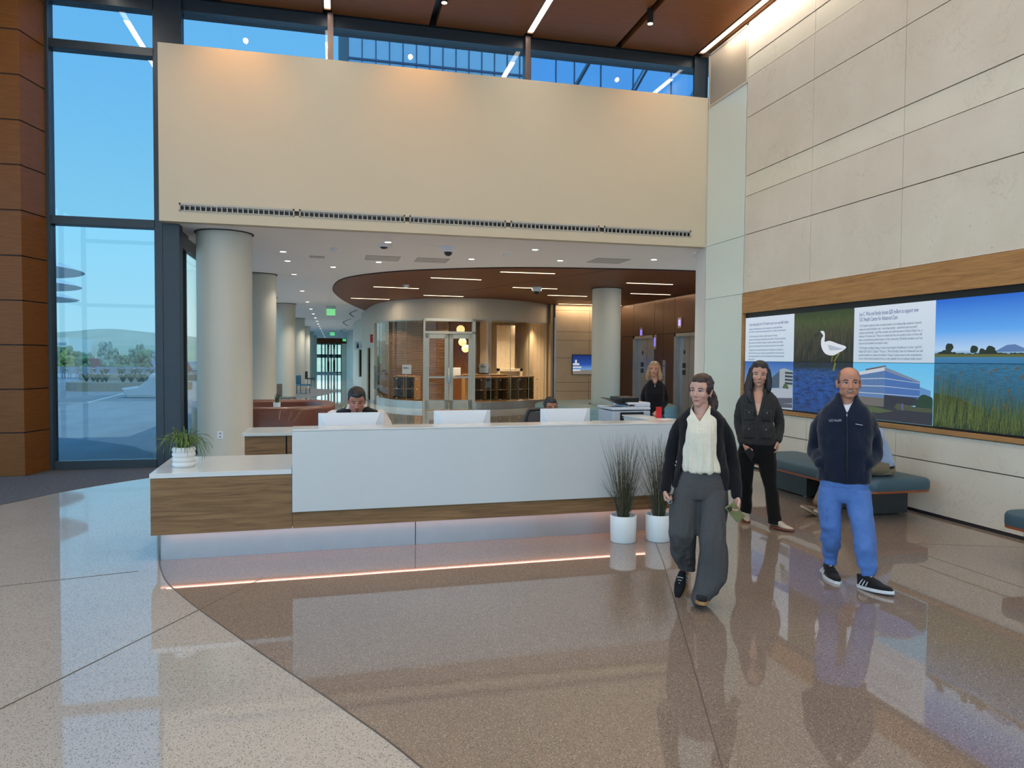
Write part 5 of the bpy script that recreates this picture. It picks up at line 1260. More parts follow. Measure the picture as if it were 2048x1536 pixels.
def head_shapes(mb, H, s=1.0, wide=1.0, jaw=1.0, ears=True, nose=1.0):
    """H: 4x4 of the head (face looks along -Y); origin in the middle of the head"""
    S = H @ Matrix.Scale(s, 4)
    E_ = lambda c, r: mb.ell(c, r, 24, 16, 0, S)
    E_((0, .018, .036), (.073*wide, .090, .080)); E_((0, -.012, -.008), (.066*wide, .078, .088))
    E_((0, -.022, -.050), (.055*wide*jaw, .064, .062)); E_((0, -.052, -.090), (.030*jaw, .030, .023)); E_((0, -.027, .046), (.062*wide, .057, .055)); E_((0, -.040, -.030), (.050*wide, .044, .052))
    for q in (-1, 1):
        E_((q*.040*wide*jaw, -.012, -.066), (.020, .040, .026)); E_((q*.037*wide, -.048, -.022), (.024, .026, .030)); E_((q*.046*wide, -.030, .030), (.022, .036, .034))
        if ears:
            E_((q*.074*wide, .010, -.010), (.008, .017, .030)); E_((q*.080*wide, .016, -.002), (.006, .015, .024)); E_((q*.075*wide, .006, -.034), (.007, .009, .011))
    rs = []
    for z, y, rx, ry in ((.022, -.086, .007, .008), (.006, -.090, .008, .011), (-.012, -.096, .0095, .014), (-.026, -.101, .013, .016), (-.035, -.100, .015, .013), (-.041, -.092, .012, .010)):
        y = -.078+(y+.078)*nose; rx *= .55+.45*nose; z = -.002+(z+.002)*(.4+.6*nose)
        rs.append([tuple(S @ V(rx*math.cos(2*PI*k/14), y+ry*math.sin(2*PI*k/14), z)) for k in range(14)])
    mb.rings(list(reversed(rs)))
    for q in (-1, 1): E_((q*.0125*(.5+.5*nose), -.093+.012*(1-nose), -.035+.008*(1-nose)), (.0075, .009, .0065))
def face_features(me, H, s=1.0, smile=0.0, wide=1.0):
    Hi = np.array((H @ Matrix.Scale(s, 4)).inverted()); Hm = np.array(H @ Matrix.Scale(s, 4))
    def fn(co, no):
        h = np.c_[co, np.ones(len(co))] @ Hi.T; x, y, z = h[:, 0], h[:, 1], h[:, 2]
        front = (y < -.03) & (np.abs(x) < .09) & (np.abs(z) < .13)
        g = lambda cx, cz, sx, sz: np.exp(-((x-cx)/sx)**2-((z-cz)/sz)**2)*front
        dy = np.zeros(len(co)); dz = np.zeros(len(co))
        for q in (-1, 1):
            dy += .0085*g(q*.031*wide, .006, .016, .0115)       # eye sockets
            dy -= .0035*g(q*.031*wide, .028, .020, .007)       # brow
            dy -= (.002+.004*smile)*g(q*.043*wide, -.030, .016, .014)
            dy += .0022*g(q*.034, -.050, .006, .012)*(1+smile)  # fold beside the mouth
            dy -= .0030*g(q*.031*wide, .005, .011, .0062)       # eyeball
            dy += .003*g(q*.0055, -.0455, .0035, .003)
        dy -= .0040*g(0, -.0565, .017, .0035); dy -= .0045*g(0, -.0665, .014, .0042); dy += .0035*g(0, -.0612, .021, .0022)
        dy += .0030*g(0, -.077, .016, .0045); dy -= .003*g(0, -.092, .016, .010)
        h[:, 1] += dy
        return (h @ Hm.T)[:, :3]
    displace(me, fn)
class Decal:
    def __init__(s, body_me, H, sc): s.t = BVHTree.FromPolygons([v.co for v in body_me.vertices], [tuple(p.vertices) for p in body_me.polygons]); s.S = H @ Matrix.Scale(sc, 4); s.Si = s.S.inverted()
    def hit(s, x, z, y0=-.2):
        o = s.S @ V(x, y0, z); d = (s.S.to_3x3() @ V(0, 1, 0)).normalized(); r = s.t.ray_cast(o, d)
        return r[0] if r[0] is not None else s.S @ V(x, -.08, z)
    def patch(s, name, outline, off, mat, parent, n=6):
        cx = sum(p[0] for p in outline)/len(outline); cz = sum(p[1] for p in outline)/len(outline); m = len(outline); vs = [s.hit(cx, cz)]; fs = []
        for k in range(1, n+1):
            for x, z in outline: vs.append(s.hit(cx+(x-cx)*k/n, cz+(z-cz)*k/n))
        d = (s.S.to_3x3() @ V(0, -1, 0)).normalized(); vs = [v+d*off for v in vs]
        for i in range(m): fs.append((0, 1+i, 1+(i+1) % m))
        for k in range(n-1):
            for i in range(m): a = 1+k*m; b = 1+(k+1)*m; fs.append((a+i, b+i, b+(i+1) % m, a+(i+1) % m))
        mb = MB().add(vs, fs); me = mb.mesh(name)
        o = obj(name, me, mat, parent, smooth=60); so = o.modifiers.new('s', 'SOLIDIFY'); so.thickness = .0008; so.offset = 0
        return o
    def strip(s, name, pts, widths, off, mat, parent):
        up = []; dn = []
        for (x, z), w in zip(pts, widths): up.append((x, z+w/2)); dn.append((x, z-w/2))
        return s.patch(name, up+dn[::-1], off, mat, parent, 3)
def face_parts(t, D, look=(0, 0), lidopen=1.0, lip=(150, 84, 80), brow=(60, 40, 32), iris=(70, 60, 50), smile=0.0, wide=1.0, browz=0.0, lipw=1.0):
    scl = plain('sclera', (212, 206, 204), .3, var=.01); irm = plain('iris_%d_%d_%d' % iris, iris, .2); pm = plain('pupil', (14, 12, 12), .2)
    lm = plain('lip_%d_%d_%d' % lip, lip, .4, var=.05); bm_ = plain('brow_%d_%d_%d' % brow, brow, .8); lash = plain('lash', (34, 26, 26), .7)
    for q in (-1, 1):
        ex = q*.031*wide; w = .0150; h = .0064*lidopen
        out = [(ex+w*math.cos(a), .005+h*math.sin(a)*(1.0 if math.sin(a) > 0 else .8)) for a in [2*PI*k/20 for k in range(20)]]
        e = D.patch('eye', out, .0010, scl, t, 4)
        r = .0064; ix = ex+look[0]; iz = .005+look[1]
        pts = []
        for k in range(18):
            a = 2*PI*k/18; z = iz+r*math.sin(a); z = min(max(z, .005-h*.8), .005+h*.95); pts.append((ix+r*math.cos(a), z))
        D.patch('iris', pts, .0019, irm, e, 3)
        D.patch('pupil', [(ix+.0026*math.cos(2*PI*k/10), min(max(iz+.0026*math.sin(2*PI*k/10), .005-h*.7), .005+h*.85)) for k in range(10)], .0027, pm, e, 2)
        lx = [(ex+w*1.08*math.cos(a), .005+h*1.12*math.sin(a)) for a in [PI*k/9 for k in range(10)]]
        D.strip('eyelash', lx, [.0012, .002, .0026, .003, .003, .003, .003, .0026, .002, .0012], .0024, lash, t)
        bx = [(ex+q*b-q*.0, .0245+browz+z) for b, z in ((-.017, -.001), (-.010, .002), (0, .004), (.010, .0035), (.018, -.002))]
        D.strip('eyebrow', bx, [.0045, .0058, .0055, .0042, .002], .0012, bm_, t)
    W = .023*lipw
    zz = lambda x: -.0612+smile*.0065*(abs(x)/W)**2
    up = [(x, zz(x)+.0006) for x in np.linspace(-W, W, 9)]+[(W*c, zz(W*c)+.0052*(1-abs(c)**2.5)-(.0010 if abs(c) < .1 else 0)) for c in (.8, .5, .25, 0, -.25, -.5, -.8)]
    lo = [(x, zz(x)-.0006) for x in np.linspace(-W, W, 9)]+[(W*c, zz(W*c)-.0070*(1-abs(c)**2.2)) for c in (.8, .5, .25, 0, -.25, -.5, -.8)]
    l = D.patch('lips', up, .0012, lm, t, 3); D.patch('lower_lip', lo, .0012, lm, l, 3)
def headM(loc, yaw=0, pitch=0, roll=0):
    return Matrix.Translation(loc) @ Matrix.Rotation(math.radians(yaw), 4, 'Z') @ Matrix.Rotation(math.radians(roll), 4, 'Y') @ Matrix.Rotation(math.radians(pitch), 4, 'X')
def strands(mb, H, paths, s=1.0):
    S = H @ Matrix.Scale(s, 4)
    for pts, rad in paths:
        limb(mb, [S @ V(*p) for p in pts], [r*s for r in rad], 12, 4, .7)
def shoe(parent, name, mat, solem, M, L=.27, W=.048, hgt=.085, heel=0.0, extras=None, stripem=None):
    """local: toe towards -Y, heel at +Y, sole on z=0"""
    def outline(y):  # half width along the sole
        t = (y+L*.62)/L; return W*max(.05, (math.sin(PI*min(1, max(0, t)))**.42))*(1.0 if t < .45 else 1.0-.22*(t-.45)/.55)
    rs = []; n = 18
    for k in range(15):
        t = k/14; y = -L*.62+L*t; w = outline(y)*.97; top = .030+.022*min(1, t*2.4)+(hgt-.052)*max(0, min(1, (t-.34)/.33)); top *= min(1, .45+t*6); z0 = .012+heel*max(0, min(1, (t-.4)/.25))
        if t > .9: top *= .96; w *= .95
        ring = []
        for j in range(n):
            a = 2*PI*j/n; c, q = math.cos(a), math.sin(a)
            ring.append((w*math.copysign(abs(c)**.8, c), y, z0+(top)*(.5+.5*math.copysign(abs(q)**.7, q))))
        rs.append(ring)
    mb = MB().rings(rs[::-1]); me = remeshed(mb, .005, 3); me.transform(M)
    u = obj(name, me, mat, parent, smooth=80)
    pl = []
    for k in range(15): y = -L*.635+L*1.03*k/14; pl.append((outline(y)*1.05+.002, y))
    poly = pl+[(-x, y) for x, y in reversed(pl)]
    sm = MB()
    if heel: sm.prism(poly, heel*.4+.002, heel+.010, 0).prism([(W*.75, L*.38), (-W*.75, L*.38), (-W*.8, L*.14), (W*.8, L*.14)], 0, heel*.5+.006, 0)
    else: sm.prism(poly, 0, .024)
    me = sm.mesh('sole'); me.transform(M); obj('sole', me, solem, u, bevel=.003)
    la = MB()
    for k in range(4):
        y = -.035-.018*k+.03; zz = .092-.011*k; la.tube([(-.022, y, zz-.012), (0, y-.004, zz), (.022, y, zz-.012)], .0028, 6)
    return u, la

def person(name_label, loc, rz, group=None):
    return thing('person', name_label, 'person', loc, rz, group)

def woman_walking():
    t = person('woman walking in black cardigan, cream blouse and grey tweed trousers holding phone', (2.50, 4.75, 0), math.radians(-27.8))
    sk = skin_mat('skin_fair', (206, 162, 144))
    H = headM((.052, -.005, 1.532), -22, 4, 2)
    body = MB(); head_shapes(body, H, .98, .97, .84, nose=.74)
    limb(body, [(.055, .005, 1.46), (.058, .012, 1.40), (.06, .018, 1.34)], [.049, .050, .062])
    body.hloft([(.06, .02, 1.365, .06, .055), (.06, .02, 1.34, .105, .068), (.06, .02, 1.30, .130, .080), (.06, .015, 1.2, .125, .085), (.065, .015, 1.1, .11, .085), (.07, .015, 1.0, .105, .085), (.067, .02, .9, .14, .10), (.063, .02, .80, .14, .10)])
    limb(body, [(-.06, .03, 1.29), (-.143, .05, 1.06), (-.182, -.02, .82)], [.036, .031, .023]); limb(body, [(.185, .03, 1.29), (.275, .06, 1.05), (.305, -.03, .79)], [.036, .031, .023])
    limb(body, [(-.0, .02, .84), (-.06, -.01, .50), (-.045, .24, .14)], [.075, .05, .035]); limb(body, [(.14, .02, .84), (.15, -.06, .48), (.08, -.06, .06)], [.075, .05, .035])
    hand(body, (-.184, -.028, .812), (.10, -.25, -1), (.9, -.1, .1), (.15, -1, 0), (60, 75, 50), .93)
    hand(body, (.308, -.04, .785), (.05, -.35, -1), (-.75, -.45, 0), (-.55, -.75, 0), (38, 48, 35), .95)
    me = remeshed(body, .0042, 5); face_features(me, H, .98, .15, .95)
    D = Decal(me, H, .98)
    obj('body', me, sk, t, smooth=80)
    face_parts(t, D, (-.003, .001), .85, (176, 100, 98), (62, 40, 34), (62, 72, 84), .12, .95, 0)
    # hair: swept back into a low ponytail
    hm = hairmat('auburn_hair', (34, 16, 12), (70, 36, 26)); hb = MB(); S = H @ Matrix.Scale(.98, 4)
    hb.ell((0, .034, .048), (.080, .086, .079), 28, 18, 0, S); hb.ell((0, -.012, .080), (.058, .070, .046), 24, 14, 0, S)
    for q in (-1, 1): hb.ell((q*.062, .014, .026), (.021, .062, .056), 18, 12, 0, S)
    hb.ell((0, .100, -.005), (.036, .034, .040), 16, 12, 0, S)
    strands(hb, H, [([(0, .11, -.02), (.03, .125, -.07), (.045, .10, -.13), (.055, .08, -.19)], [.034, .032, .026, .010]), ([(.02, .10, -.03), (.06, .09, -.08), (.07, .06, -.14), (.085, .055, -.18)], [.02, .022, .018, .006]), ([(.03, .11, -.0), (.07, .10, -.06), (.085, .09, -.12), (.07, .08, -.17)], [.02, .02, .016, .005])], .98)
    Si = S.inverted()
    def face_open(p):
        h = Si @ p; return h.y < -.030 and h.z < .076-19*h.x*h.x and abs(h.x) < .060 and h.z > -.12
    garment('hair', hb, hm, t, .0045, 4, (.0035, (22, 22, 60), 3), face_open, .002)
    # blouse
    bl = fabric('cream_cotton', (226, 218, 198), .85, 300, .03)
    g = MB().hloft([(.058, .012, 1.435, .060, .062), (.06, .016, 1.41, .066, .066), (.06, .02, 1.375, .10, .078), (.06, .014, 1.33, .13, .095), (.06, .002, 1.24, .125, .120), (.062, .0, 1.16, .13, .122), (.068, .0, 1.06, .132, .125), (.072, .0, 1.00, .138, .127), (.074, .0, .965, .138, .125), (.072, .0, .955, .13, .11)])
    xc = lambda z: .03+.05*(1.33-z)
    def neck(p): 
        w = max(0, (p.z-1.318)*.62); return p.y < .0 and p.z > 1.318 and abs(p.x-.047) < w+.003
    def bf(p): return (.25+1.25*max(0, min(1, (1.22-p[2])/.12)))
    garment('blouse', g, bl, t, .006, 3, (.011, (30, 30, 4), 1, None, bf), lambda p: neck(p) or p.z > 1.428, .003)
    bo = [o for o in t.children if o.name.startswith('blouse')][0]
    tb = BVHTree.FromPolygons([v.co for v in bo.data.vertices], [tuple(p.vertices) for p in bo.data.polygons])
    def ob_(x, z, off):
        r = tb.ray_cast(V(x, -.5, z), V(0, 1, 0)); return (r[0] if r[0] is not None else V(x, -.11, z))+V(0, -off, 0)
    for k in range(5): obj('button', MB().ell(ob_(.046+.0008*k, 1.302-.022*k, .003), (.0045, .003, .0045), 10, 8), plain('pearl', (236, 232, 222), .3), t, smooth=60)
    pm = MB()
    for k in range(-9, 10):
        if k == 0: continue
        x = .047+k*.0085; z0 = 1.325 if abs(k) > 1 else 1.30
        pm.tube([ob_(x, z, .0005) for z in (z0, z0-.04, z0-.08, 1.205)], [.0014, .0024, .0024, .001], 5)
    pm.tube([ob_(.047-.013, 1.345, .0), ob_(.040, 1.325, .0015), ob_(.047, 1.315, .0015)], .003, 6)
    obj('pleats', pm, bl, t)
    # cardigan, open in front
    cd = fabric('black_knit', (22, 22, 27), .95, 500, .1, .15, .5)
    g = MB().hloft([(.06, .035, 1.415, .068, .052), (.06, .032, 1.395, .098, .070), (.06, .03, 1.37, .130, .084), (.06, .028, 1.335, .156, .096), (.06, .024, 1.28, .166, .108), (.062, .022, 1.20, .158, .118), (.065, .02, 1.12, .158, .122), (.068, .02, 1.0, .175, .126), (.068, .025, .92, .200, .128), (.068, .03, .84, .205, .128), (.068, .03, .825, .19, .12)])
    limb(g, [(-.060, .03, 1.315), (-.112, .035, 1.22), (-.150, .045, 1.06), (-.176, -.0, .90), (-.186, -.03, .805)], [.046, .050, .043, .038, .035])
    limb(g, [(.180, .03, 1.315), (.232, .035, 1.22), (.278, .055, 1.05), (.300, .005, .90), (.311, -.035, .790)], [.046, .050, .043, .038, .035])
    def openf(p):
        if p.y > .02 and p.z < 1.37: return False
        z = p.z; L = .0-.07*max(0, (1.30-z)/.35) if z < 1.30 else .0+.0*(z-1.3); R = .10+.09*max(0, (1.30-z)/.35)
        if z > 1.30: L = -.0-.005; R = .105
        inner = (L-.012 < p.x < R+.012)
        return (inner and p.y < .06 and z > .8) or (z > 1.375 and p.y < .03 and -.01 < p.x < .12)
    garment('cardigan', g, cd, t, .0065, 9, (.006, (16, 16, 9), 7), openf, .006)
    rb = MB()
    # trousers
    tw = tweed('grey_tweed', (52, 52, 54), (104, 102, 100))
    g = MB().hloft([(.072, .01, 1.005, .126, .100), (.070, .012, .98, .135, .108), (.066, .015, .92, .168, .120), (.064, .018, .86, .186, .126), (.062, .018, .80, .188, .122), (.06, .018, .76, .17, .11)])
    g.hloft([(-.028, .018, .82, .095, .115), (-.045, .012, .72, .105, .108), (-.055, -.005, .60, .103, .098), (-.060, -.008, .50, .104, .098), (-.062, .05, .40, .094, .102), (-.052, .13, .30, .080, .094), (-.036, .19, .215, .072, .082), (-.022, .205, .175, .066, .075)])
    g.hloft([(.152, .018, .82, .100, .115), (.156, .0, .72, .102, .112), (.152, -.03, .60, .099, .106), (.150, -.05, .50, .098, .102), (.158, -.045, .40, .098, .106), (.160, -.03, .30, .104, .112), (.148, -.025, .20, .105, .12), (.115, -.035, .11, .085, .115), (.070, -.05, .045, .064, .100), (.066, -.05, .032, .060, .095)])
    def zf(p): return .35+1.1*max(0, min(1, (.78-p[2])/.3))
    garment('trousers', g, tw, t, .008, 5, (.013, (14, 14, 3.2), 2, None, zf), None)
    # shoes
    bk = fabric('black_suede', (24, 24, 26), .8, 700); gum = plain('gum_sole', (172, 128, 76), .6); wht = plain('shoe_white', (214, 216, 214), .5)
    M1 = Matrix.Translation((.078, -.085, .03)) @ Matrix.Rotation(math.radians(6), 4, 'Z') @ Matrix.Rotation(math.radians(-10), 4, 'X') @ Matrix.Translation((0, 0, 0))
    u, la = shoe(t, 'shoe', bk, gum, M1, .245, .044, .075)
    M2 = Matrix.Translation((-.055, .19, .075)) @ Matrix.Rotation(math.radians(-16), 4, 'Z') @ Matrix.Rotation(math.radians(42), 4, 'X')
    u2, la2 = shoe(t, 'shoe', bk, gum, M2, .245, .044, .075)
    st = MB()
    for k in range(3): st.tube([(-.045, -.015+.022*k, .032), (-.030, -.012+.022*k, .062), (-.014, -.01+.02*k, .074)], [.005, .005, .004], 6, flat=.5); st.tube([(.045, -.015+.022*k, .032), (.030, -.012+.022*k, .062), (.014, -.01+.02*k, .074)], [.005, .005, .004], 6, flat=.5)
    for uu, l, M in ((u, la, M1), (u2, la2, M2)):
        a = l.mesh('laces'); a.transform(M); obj('laces', a, wht, uu); b = st.mesh('stripes'); b.transform(M); obj('stripes', b, wht, uu)
    # things in the hands
    W = t.matrix_basis
    ph = thing('smartphone', 'olive cased phone in the left hand of woman in cardigan', 'phone', (0, 0, 0))
    ph.matrix_world = Matrix.Translation((2.50, 4.75, 0)) @ Matrix.Rotation(math.radians(-27.8), 4, 'Z') @ Matrix.Translation((.298, -.098, .692)) @ Matrix.Rotation(math.radians(-38), 4, 'Y') @ Matrix.Rotation(math.radians(20), 4, 'X')
    obj('case', B((-.037, -.005, -.073), (.037, .005, .073)), plain('olive_case', (128, 128, 84), .5), ph, bevel=.004, seg=3)
    obj('camera_plate', MB().box((-.030, -.008, .028), (.006, -.005, .066)), plain('olive_dark', (96, 96, 64), .5), ph, bevel=.002)
    obj('lenses', MB().ell((-.020, -.009, .056), (.008, .002, .008), 12, 8).ell((-.004, -.009, .047), (.008, .002, .008), 12, 8).ell((-.020, -.009, .038), (.008, .002, .008), 12, 8), M_blackp, ph)
    ky = thing('key_fob', 'dark key ring held in the right fist of woman in cardigan', 'keys', (0, 0, 0))
    ky.matrix_world = Matrix.Translation((2.50, 4.75, 0)) @ Matrix.Rotation(math.radians(-27.8), 4, 'Z') @ Matrix.Translation((-.150, -.085, .742))
    rg = [(.016*math.cos(2*PI*k/16), 0, .016*math.sin(2*PI*k/16)) for k in range(17)]
    obj('ring', MB().tube(rg, .0022, 6), M_steel, ky); obj('fob', MB().ell((0, .006, 0), (.013, .005, .017), 12, 8), M_blackp, ky)
woman_walking()

def man_walking():
    base = (3.97, 4.9, 0); rz = math.radians(-39)
    t = person('smiling balding man in navy zip jacket and blue scrub trousers walking', base, rz)
    sk = skin_mat('skin_tan', (192, 138, 112))
    H = headM((-.042, -.005, 1.580), 8, 2, -1); s = 1.06
    body = MB(); head_shapes(body, H, s, 1.05, 1.10, nose=.95)
    limb(body, [(-.045, .01, 1.50), (-.05, .016, 1.44), (-.055, .02, 1.38)], [.058, .060, .075])
    cx = -.06
    body.hloft([(cx, .02, 1.40, .08, .07), (cx, .02, 1.37, .14, .09), (cx, .02, 1.32, .165, .10), (cx, .02, 1.2, .155, .11), (cx, .02, 1.05, .15, .115), (cx, .02, .9, .15, .11), (cx, .02, .75, .14, .10)])
    limb(body, [(-.18, .03, 1.29), (-.272, .080, 1.09), (-.268, .05, 1.0), (-.215, -.07, .945)], [.038, .034, .032, .028]); limb(body, [(.06, .03, 1.29), (.143, .080, 1.10), (.140, .05, 1.01), (.092, -.07, .955)], [.038, .034, .032, .028])
    hand(body, (-.205, -.075, .945), (.45, -.2, -1), (.3, .9, 0), (.9, -.2, 0), (20, 25, 20), .95); hand(body, (.085, -.075, .955), (-.45, -.2, -1), (-.3, .9, 0), (-.9, -.2, 0), (20, 25, 20), .95)
    limb(body, [(-.14, .02, .76), (-.150, -.02, .44), (-.150, .09, .18), (-.150, .10, .06)], [.07, .048, .028, .026]); limb(body, [(.02, .02, .76), (.085, -.08, .45), (.118, -.11, .18), (.120, -.115, .06)], [.07, .048, .028, .026])
    me = remeshed(body, .0045, 5); face_features(me, H, s, 1.0)
    D = Decal(me, H, s); obj('body', me, sk, t, smooth=80)
    face_parts(t, D, (.004, .0), .80, (128, 72, 64), (52, 38, 32), (52, 36, 26), 1.0, 1.0, 0, 1.12)
    # teeth shown by the smile
    D.strip('teeth', [(x, -.0600+.0065*(abs(x)/.0258)**2) for x in np.linspace(-.017, .017, 9)], [.0015, .0030, .0036, .004, .004, .004, .0036, .0030, .0015], .0022, plain('tooth', (222, 216, 206), .3), t)
    hm = hairmat('short_grey_hair', (58, 48, 44), (112, 102, 96), .7); hb = MB(); S = H @ Matrix.Scale(s, 4); Si = S.inverted()
    hb.ell((0, .020, .036), (.0775, .0945, .0815), 30, 20, 0, S)
    for q in (-1, 1): hb.ell((q*.062, .004, .018), (.0165, .050, .046), 18, 12, 0, S)
    def bald(p):
        h = Si @ p; ax = abs(h.x)
        if h.z < -.035 or h.y < -.046: return True
        if h.z < .0 and h.y < -.006: return True
        if h.y < -.03 and h.z < .010: return True
        return h.y < .012+.25*max(0, .09-h.z) and ax < .060 and h.z > .0
    garment('hair', hb, hm, t, .004, 2, (.0012, (60, 60, 60), 3), bald, .001)
    # undershirt and jacket
    g = MB().hloft([(-.052, .012, 1.462, .060, .058), (-.055, .012, 1.43, .074, .07), (cx, .012, 1.37, .12, .098), (cx, .0, 1.28, .13, .110), (cx, .01, 1.15, .13, .105), (cx, .01, 1.0, .13, .105)])
    def tn(p): return p.z > 1.452 or (p.y < 0 and p.z > 1.395 and (p.x+.055)**2+((p.z-1.47)*.85)**2 < .052**2)
    garment('undershirt', g, fabric('white_tshirt', (222, 226, 228), .85, 600, .02), t, .007, 4, None, tn, .003)
    nv = fabric('navy_fleece', (20, 30, 50), .92, 420, .08, .25, .4)
    g = MB().hloft([(-.055, .026, 1.505, .080, .074), (-.055, .026, 1.47, .084, .078), (-.056, .026, 1.445, .098, .084), (cx, .026, 1.42, .125, .092), (cx, .024, 1.39, .160, .106), (cx, .020, 1.345, .186, .120), (cx, .014, 1.28, .200, .134), (cx, .008, 1.18, .196, .146), (cx, .005, 1.05, .190, .152), (cx, .005, .95, .193, .152), (cx, .008, .86, .198, .150), (cx, .01, .808, .196, .146), (cx, .01, .80, .18, .13)])
    limb(g, [(-.195, .03, 1.325), (-.242, .05, 1.23), (-.280, .085, 1.09), (-.272, .05, 1.00), (-.222, -.075, .945)], [.058, .064, .060, .057, .050])
    limb(g, [(.075, .03, 1.325), (.120, .05, 1.23), (.150, .085, 1.10), (.143, .05, 1.01), (.096, -.075, .955)], [.058, .064, .060, .057, .050])
    def vn(p):
        if p.z > 1.496: return True
        if p.y > .02: return False
        return p.z > 1.345 and abs(p.x+.050-(p.z-1.345)*.03) < (p.z-1.345)*.40+.001
    def jf(p): return 1.0 if p[2] < 1.25 else .5
    garment('jacket', g, nv, t, .0075, 9, (.013, (9, 9, 7), 4, None, jf), vn, .006)
    zp = MB().tube([(-.050, -.120, 1.345), (-.045, -.150, 1.20), (-.042, -.163, 1.05), (-.040, -.162, .92), (-.038, -.150, .812)], .0035, 6); obj('zipper', zp, M_blackp, t)
    zp = MB().tube([(-.050, -.122, 1.345), (-.050, -.126, 1.325)], .004, 6); obj('zipper_pull', zp, M_steel, t)
    wh = plain('embroidery_white', (226, 228, 230), .6)
    jt = None
    # lettering: set on the chest, a hair proud of the cloth
    jo = [o for o in t.children if o.name.startswith('jacket')][0]
    tr = BVHTree.FromPolygons([v.co for v in jo.data.vertices], [tuple(p.vertices) for p in jo.data.polygons])
    def on_cloth(x, z, off=.006):
        r = tr.ray_cast(V(x, -.5, z), V(0, 1, 0)); return (r[0] if r[0] is not None else V(x, -.14, z))+V(0, -off, 0)
    def embroider(x0, z0, x1, size, s_, w, slope):
        o = text_mesh('embroidery', s_, size, wh, t, Matrix.Identity(4), depth=.0004)
        mx = max(v.co.x for v in o.data.vertices)
        for v in o.data.vertices:
            x = x0+(x1-x0)*v.co.x/mx; z = z0+v.co.y+slope*(x-x0); p = on_cloth(x, z, .0052); v.co = p
    embroider(-.178, 1.276, -.088, .027, 'UCI Health', 1, .10)
    ln = MB(); pts = [on_cloth(.012+.0055*k, 1.268-.0010*k, .005) for k in range(10)]; ln.tube(pts, .0022, 5); obj('embroidery_line', ln, wh, t)
    pk = MB().tube([on_cloth(-.190, .885, .003), on_cloth(-.205, .955, .003)], .003, 6); pk.tube([on_cloth(.075, .895, .003), on_cloth(.088, .965, .003)], .003, 6); obj('pocket_zips', pk, M_blackp, t)
    # scrub trousers and scrub top hem
    sb = fabric('scrub_blue', (88, 126, 192), .85, 500, .04)
    g = MB().hloft([(cx, .0, .84, .160, .125), (cx-.0, -.0, .78, .166, .130), (cx, .0, .755, .150, .122)])
    me2 = remeshed(g, .008, 4)
    def curve_hem(p): return p.z < .768+.30*(abs(p.x+.05))**1.2-.02 and False
    obj('scrub_top', me2, sb, t, smooth=80)
    g = MB().hloft([(cx, .008, .86, .172, .130), (cx, .008, .80, .178, .134), (cx, .01, .72, .182, .130), (cx+.0, .01, .67, .178, .12), (cx, .01, .64, .15, .10)])
    g.hloft([(-.150, .01, .74, .098, .120), (-.160, .0, .64, .095, .112), (-.158, -.02, .54, .086, .100), (-.150, -.02, .44, .078, .090), (-.148, .02, .34, .073, .084), (-.148, .06, .25, .068, .076), (-.150, .09, .18, .062, .068), (-.152, .10, .15, .050, .056), (-.150, .10, .115, .046, .054), (-.150, .10, .10, .044, .052)])
    g.hloft([(.035, .01, .74, .098, .120), (.050, -.01, .64, .096, .112), (.066, -.05, .54, .090, .102), (.085, -.08, .44, .082, .094), (.100, -.095, .34, .080, .090), (.110, -.105, .25, .078, .084), (.118, -.11, .18, .068, .072), (.122, -.115, .15, .050, .056), (.120, -.115, .115, .046, .054), (.120, -.115, .10, .044, .052)])
    def tf(p): return .5+1.0*max(0, min(1, (.62-p[2])/.25))
    garment('scrub_trousers', g, sb, t, .0075, 5, (.012, (10, 10, 8), 12, None, tf), None)
    pk = MB(); 
    def on_leg(o_, x, z, off=.003):
        r = o_.ray_cast(V(x, -.5, z), V(0, 1, 0)); return (r[0] if r[0] is not None else V(x, -.1, z))+V(0, -off, 0)
    so = [o for o in t.children if o.name.startswith('scrub_trousers')][0]
    tl = BVHTree.FromPolygons([v.co for v in so.data.vertices], [tuple(p.vertices) for p in so.data.polygons])
    sq = [(-.235, .60), (-.175, .60), (-.175, .49), (-.232, .49)]
    pts = [on_leg(tl, x, z, .001) for x, z in sq]; pk.tube(pts, .0022, 5); pk.tube([on_leg(tl, -.23, .585, .001), on_leg(tl, -.178, .585, .001)], .002, 5)
    obj('cargo_pocket_seam', pk, fabric('scrub_seam', (66, 98, 156), .9), t)
    # sneakers
    bk = fabric('black_mesh', (26, 26, 28), .8, 500); ws = plain('white_foam', (226, 228, 230), .5)
    M1 = Matrix.Translation((-.150, .05, .0)) @ Matrix.Rotation(math.radians(24), 4, 'Z')
    M2 = Matrix.Translation((.145, -.165, .008)) @ Matrix.Rotation(math.radians(58), 4, 'Z') @ Matrix.Rotation(math.radians(-4), 4, 'X')
    for M in (M1, M2):
        u, la = shoe(t, 'sneaker', bk, ws, M, .29, .050, .098)
        a = la.mesh('laces'); a.transform(M); obj('laces', a, bk, u)
        st = MB()
        for q in (-1, 1):
            for k in range(3): st.tube([(q*.052, .010+.026*k, .034), (q*.044, .0+.026*k, .058), (q*.030, -.008+.024*k, .080)], [.0065, .0065, .005], 6, flat=.5)
        b = st.mesh('stripes'); b.transform(M); obj('stripes', b, ws, u)
        lg = MB()
        for k in range(3): lg.box((-.012+k*.008, -.012, .0985), (-.007+k*.008, -.004-k*.0, .0995+.003*k))
        b = lg.mesh('tongue_mark'); b.transform(M); obj('tongue_mark', b, ws, u)
man_walking()

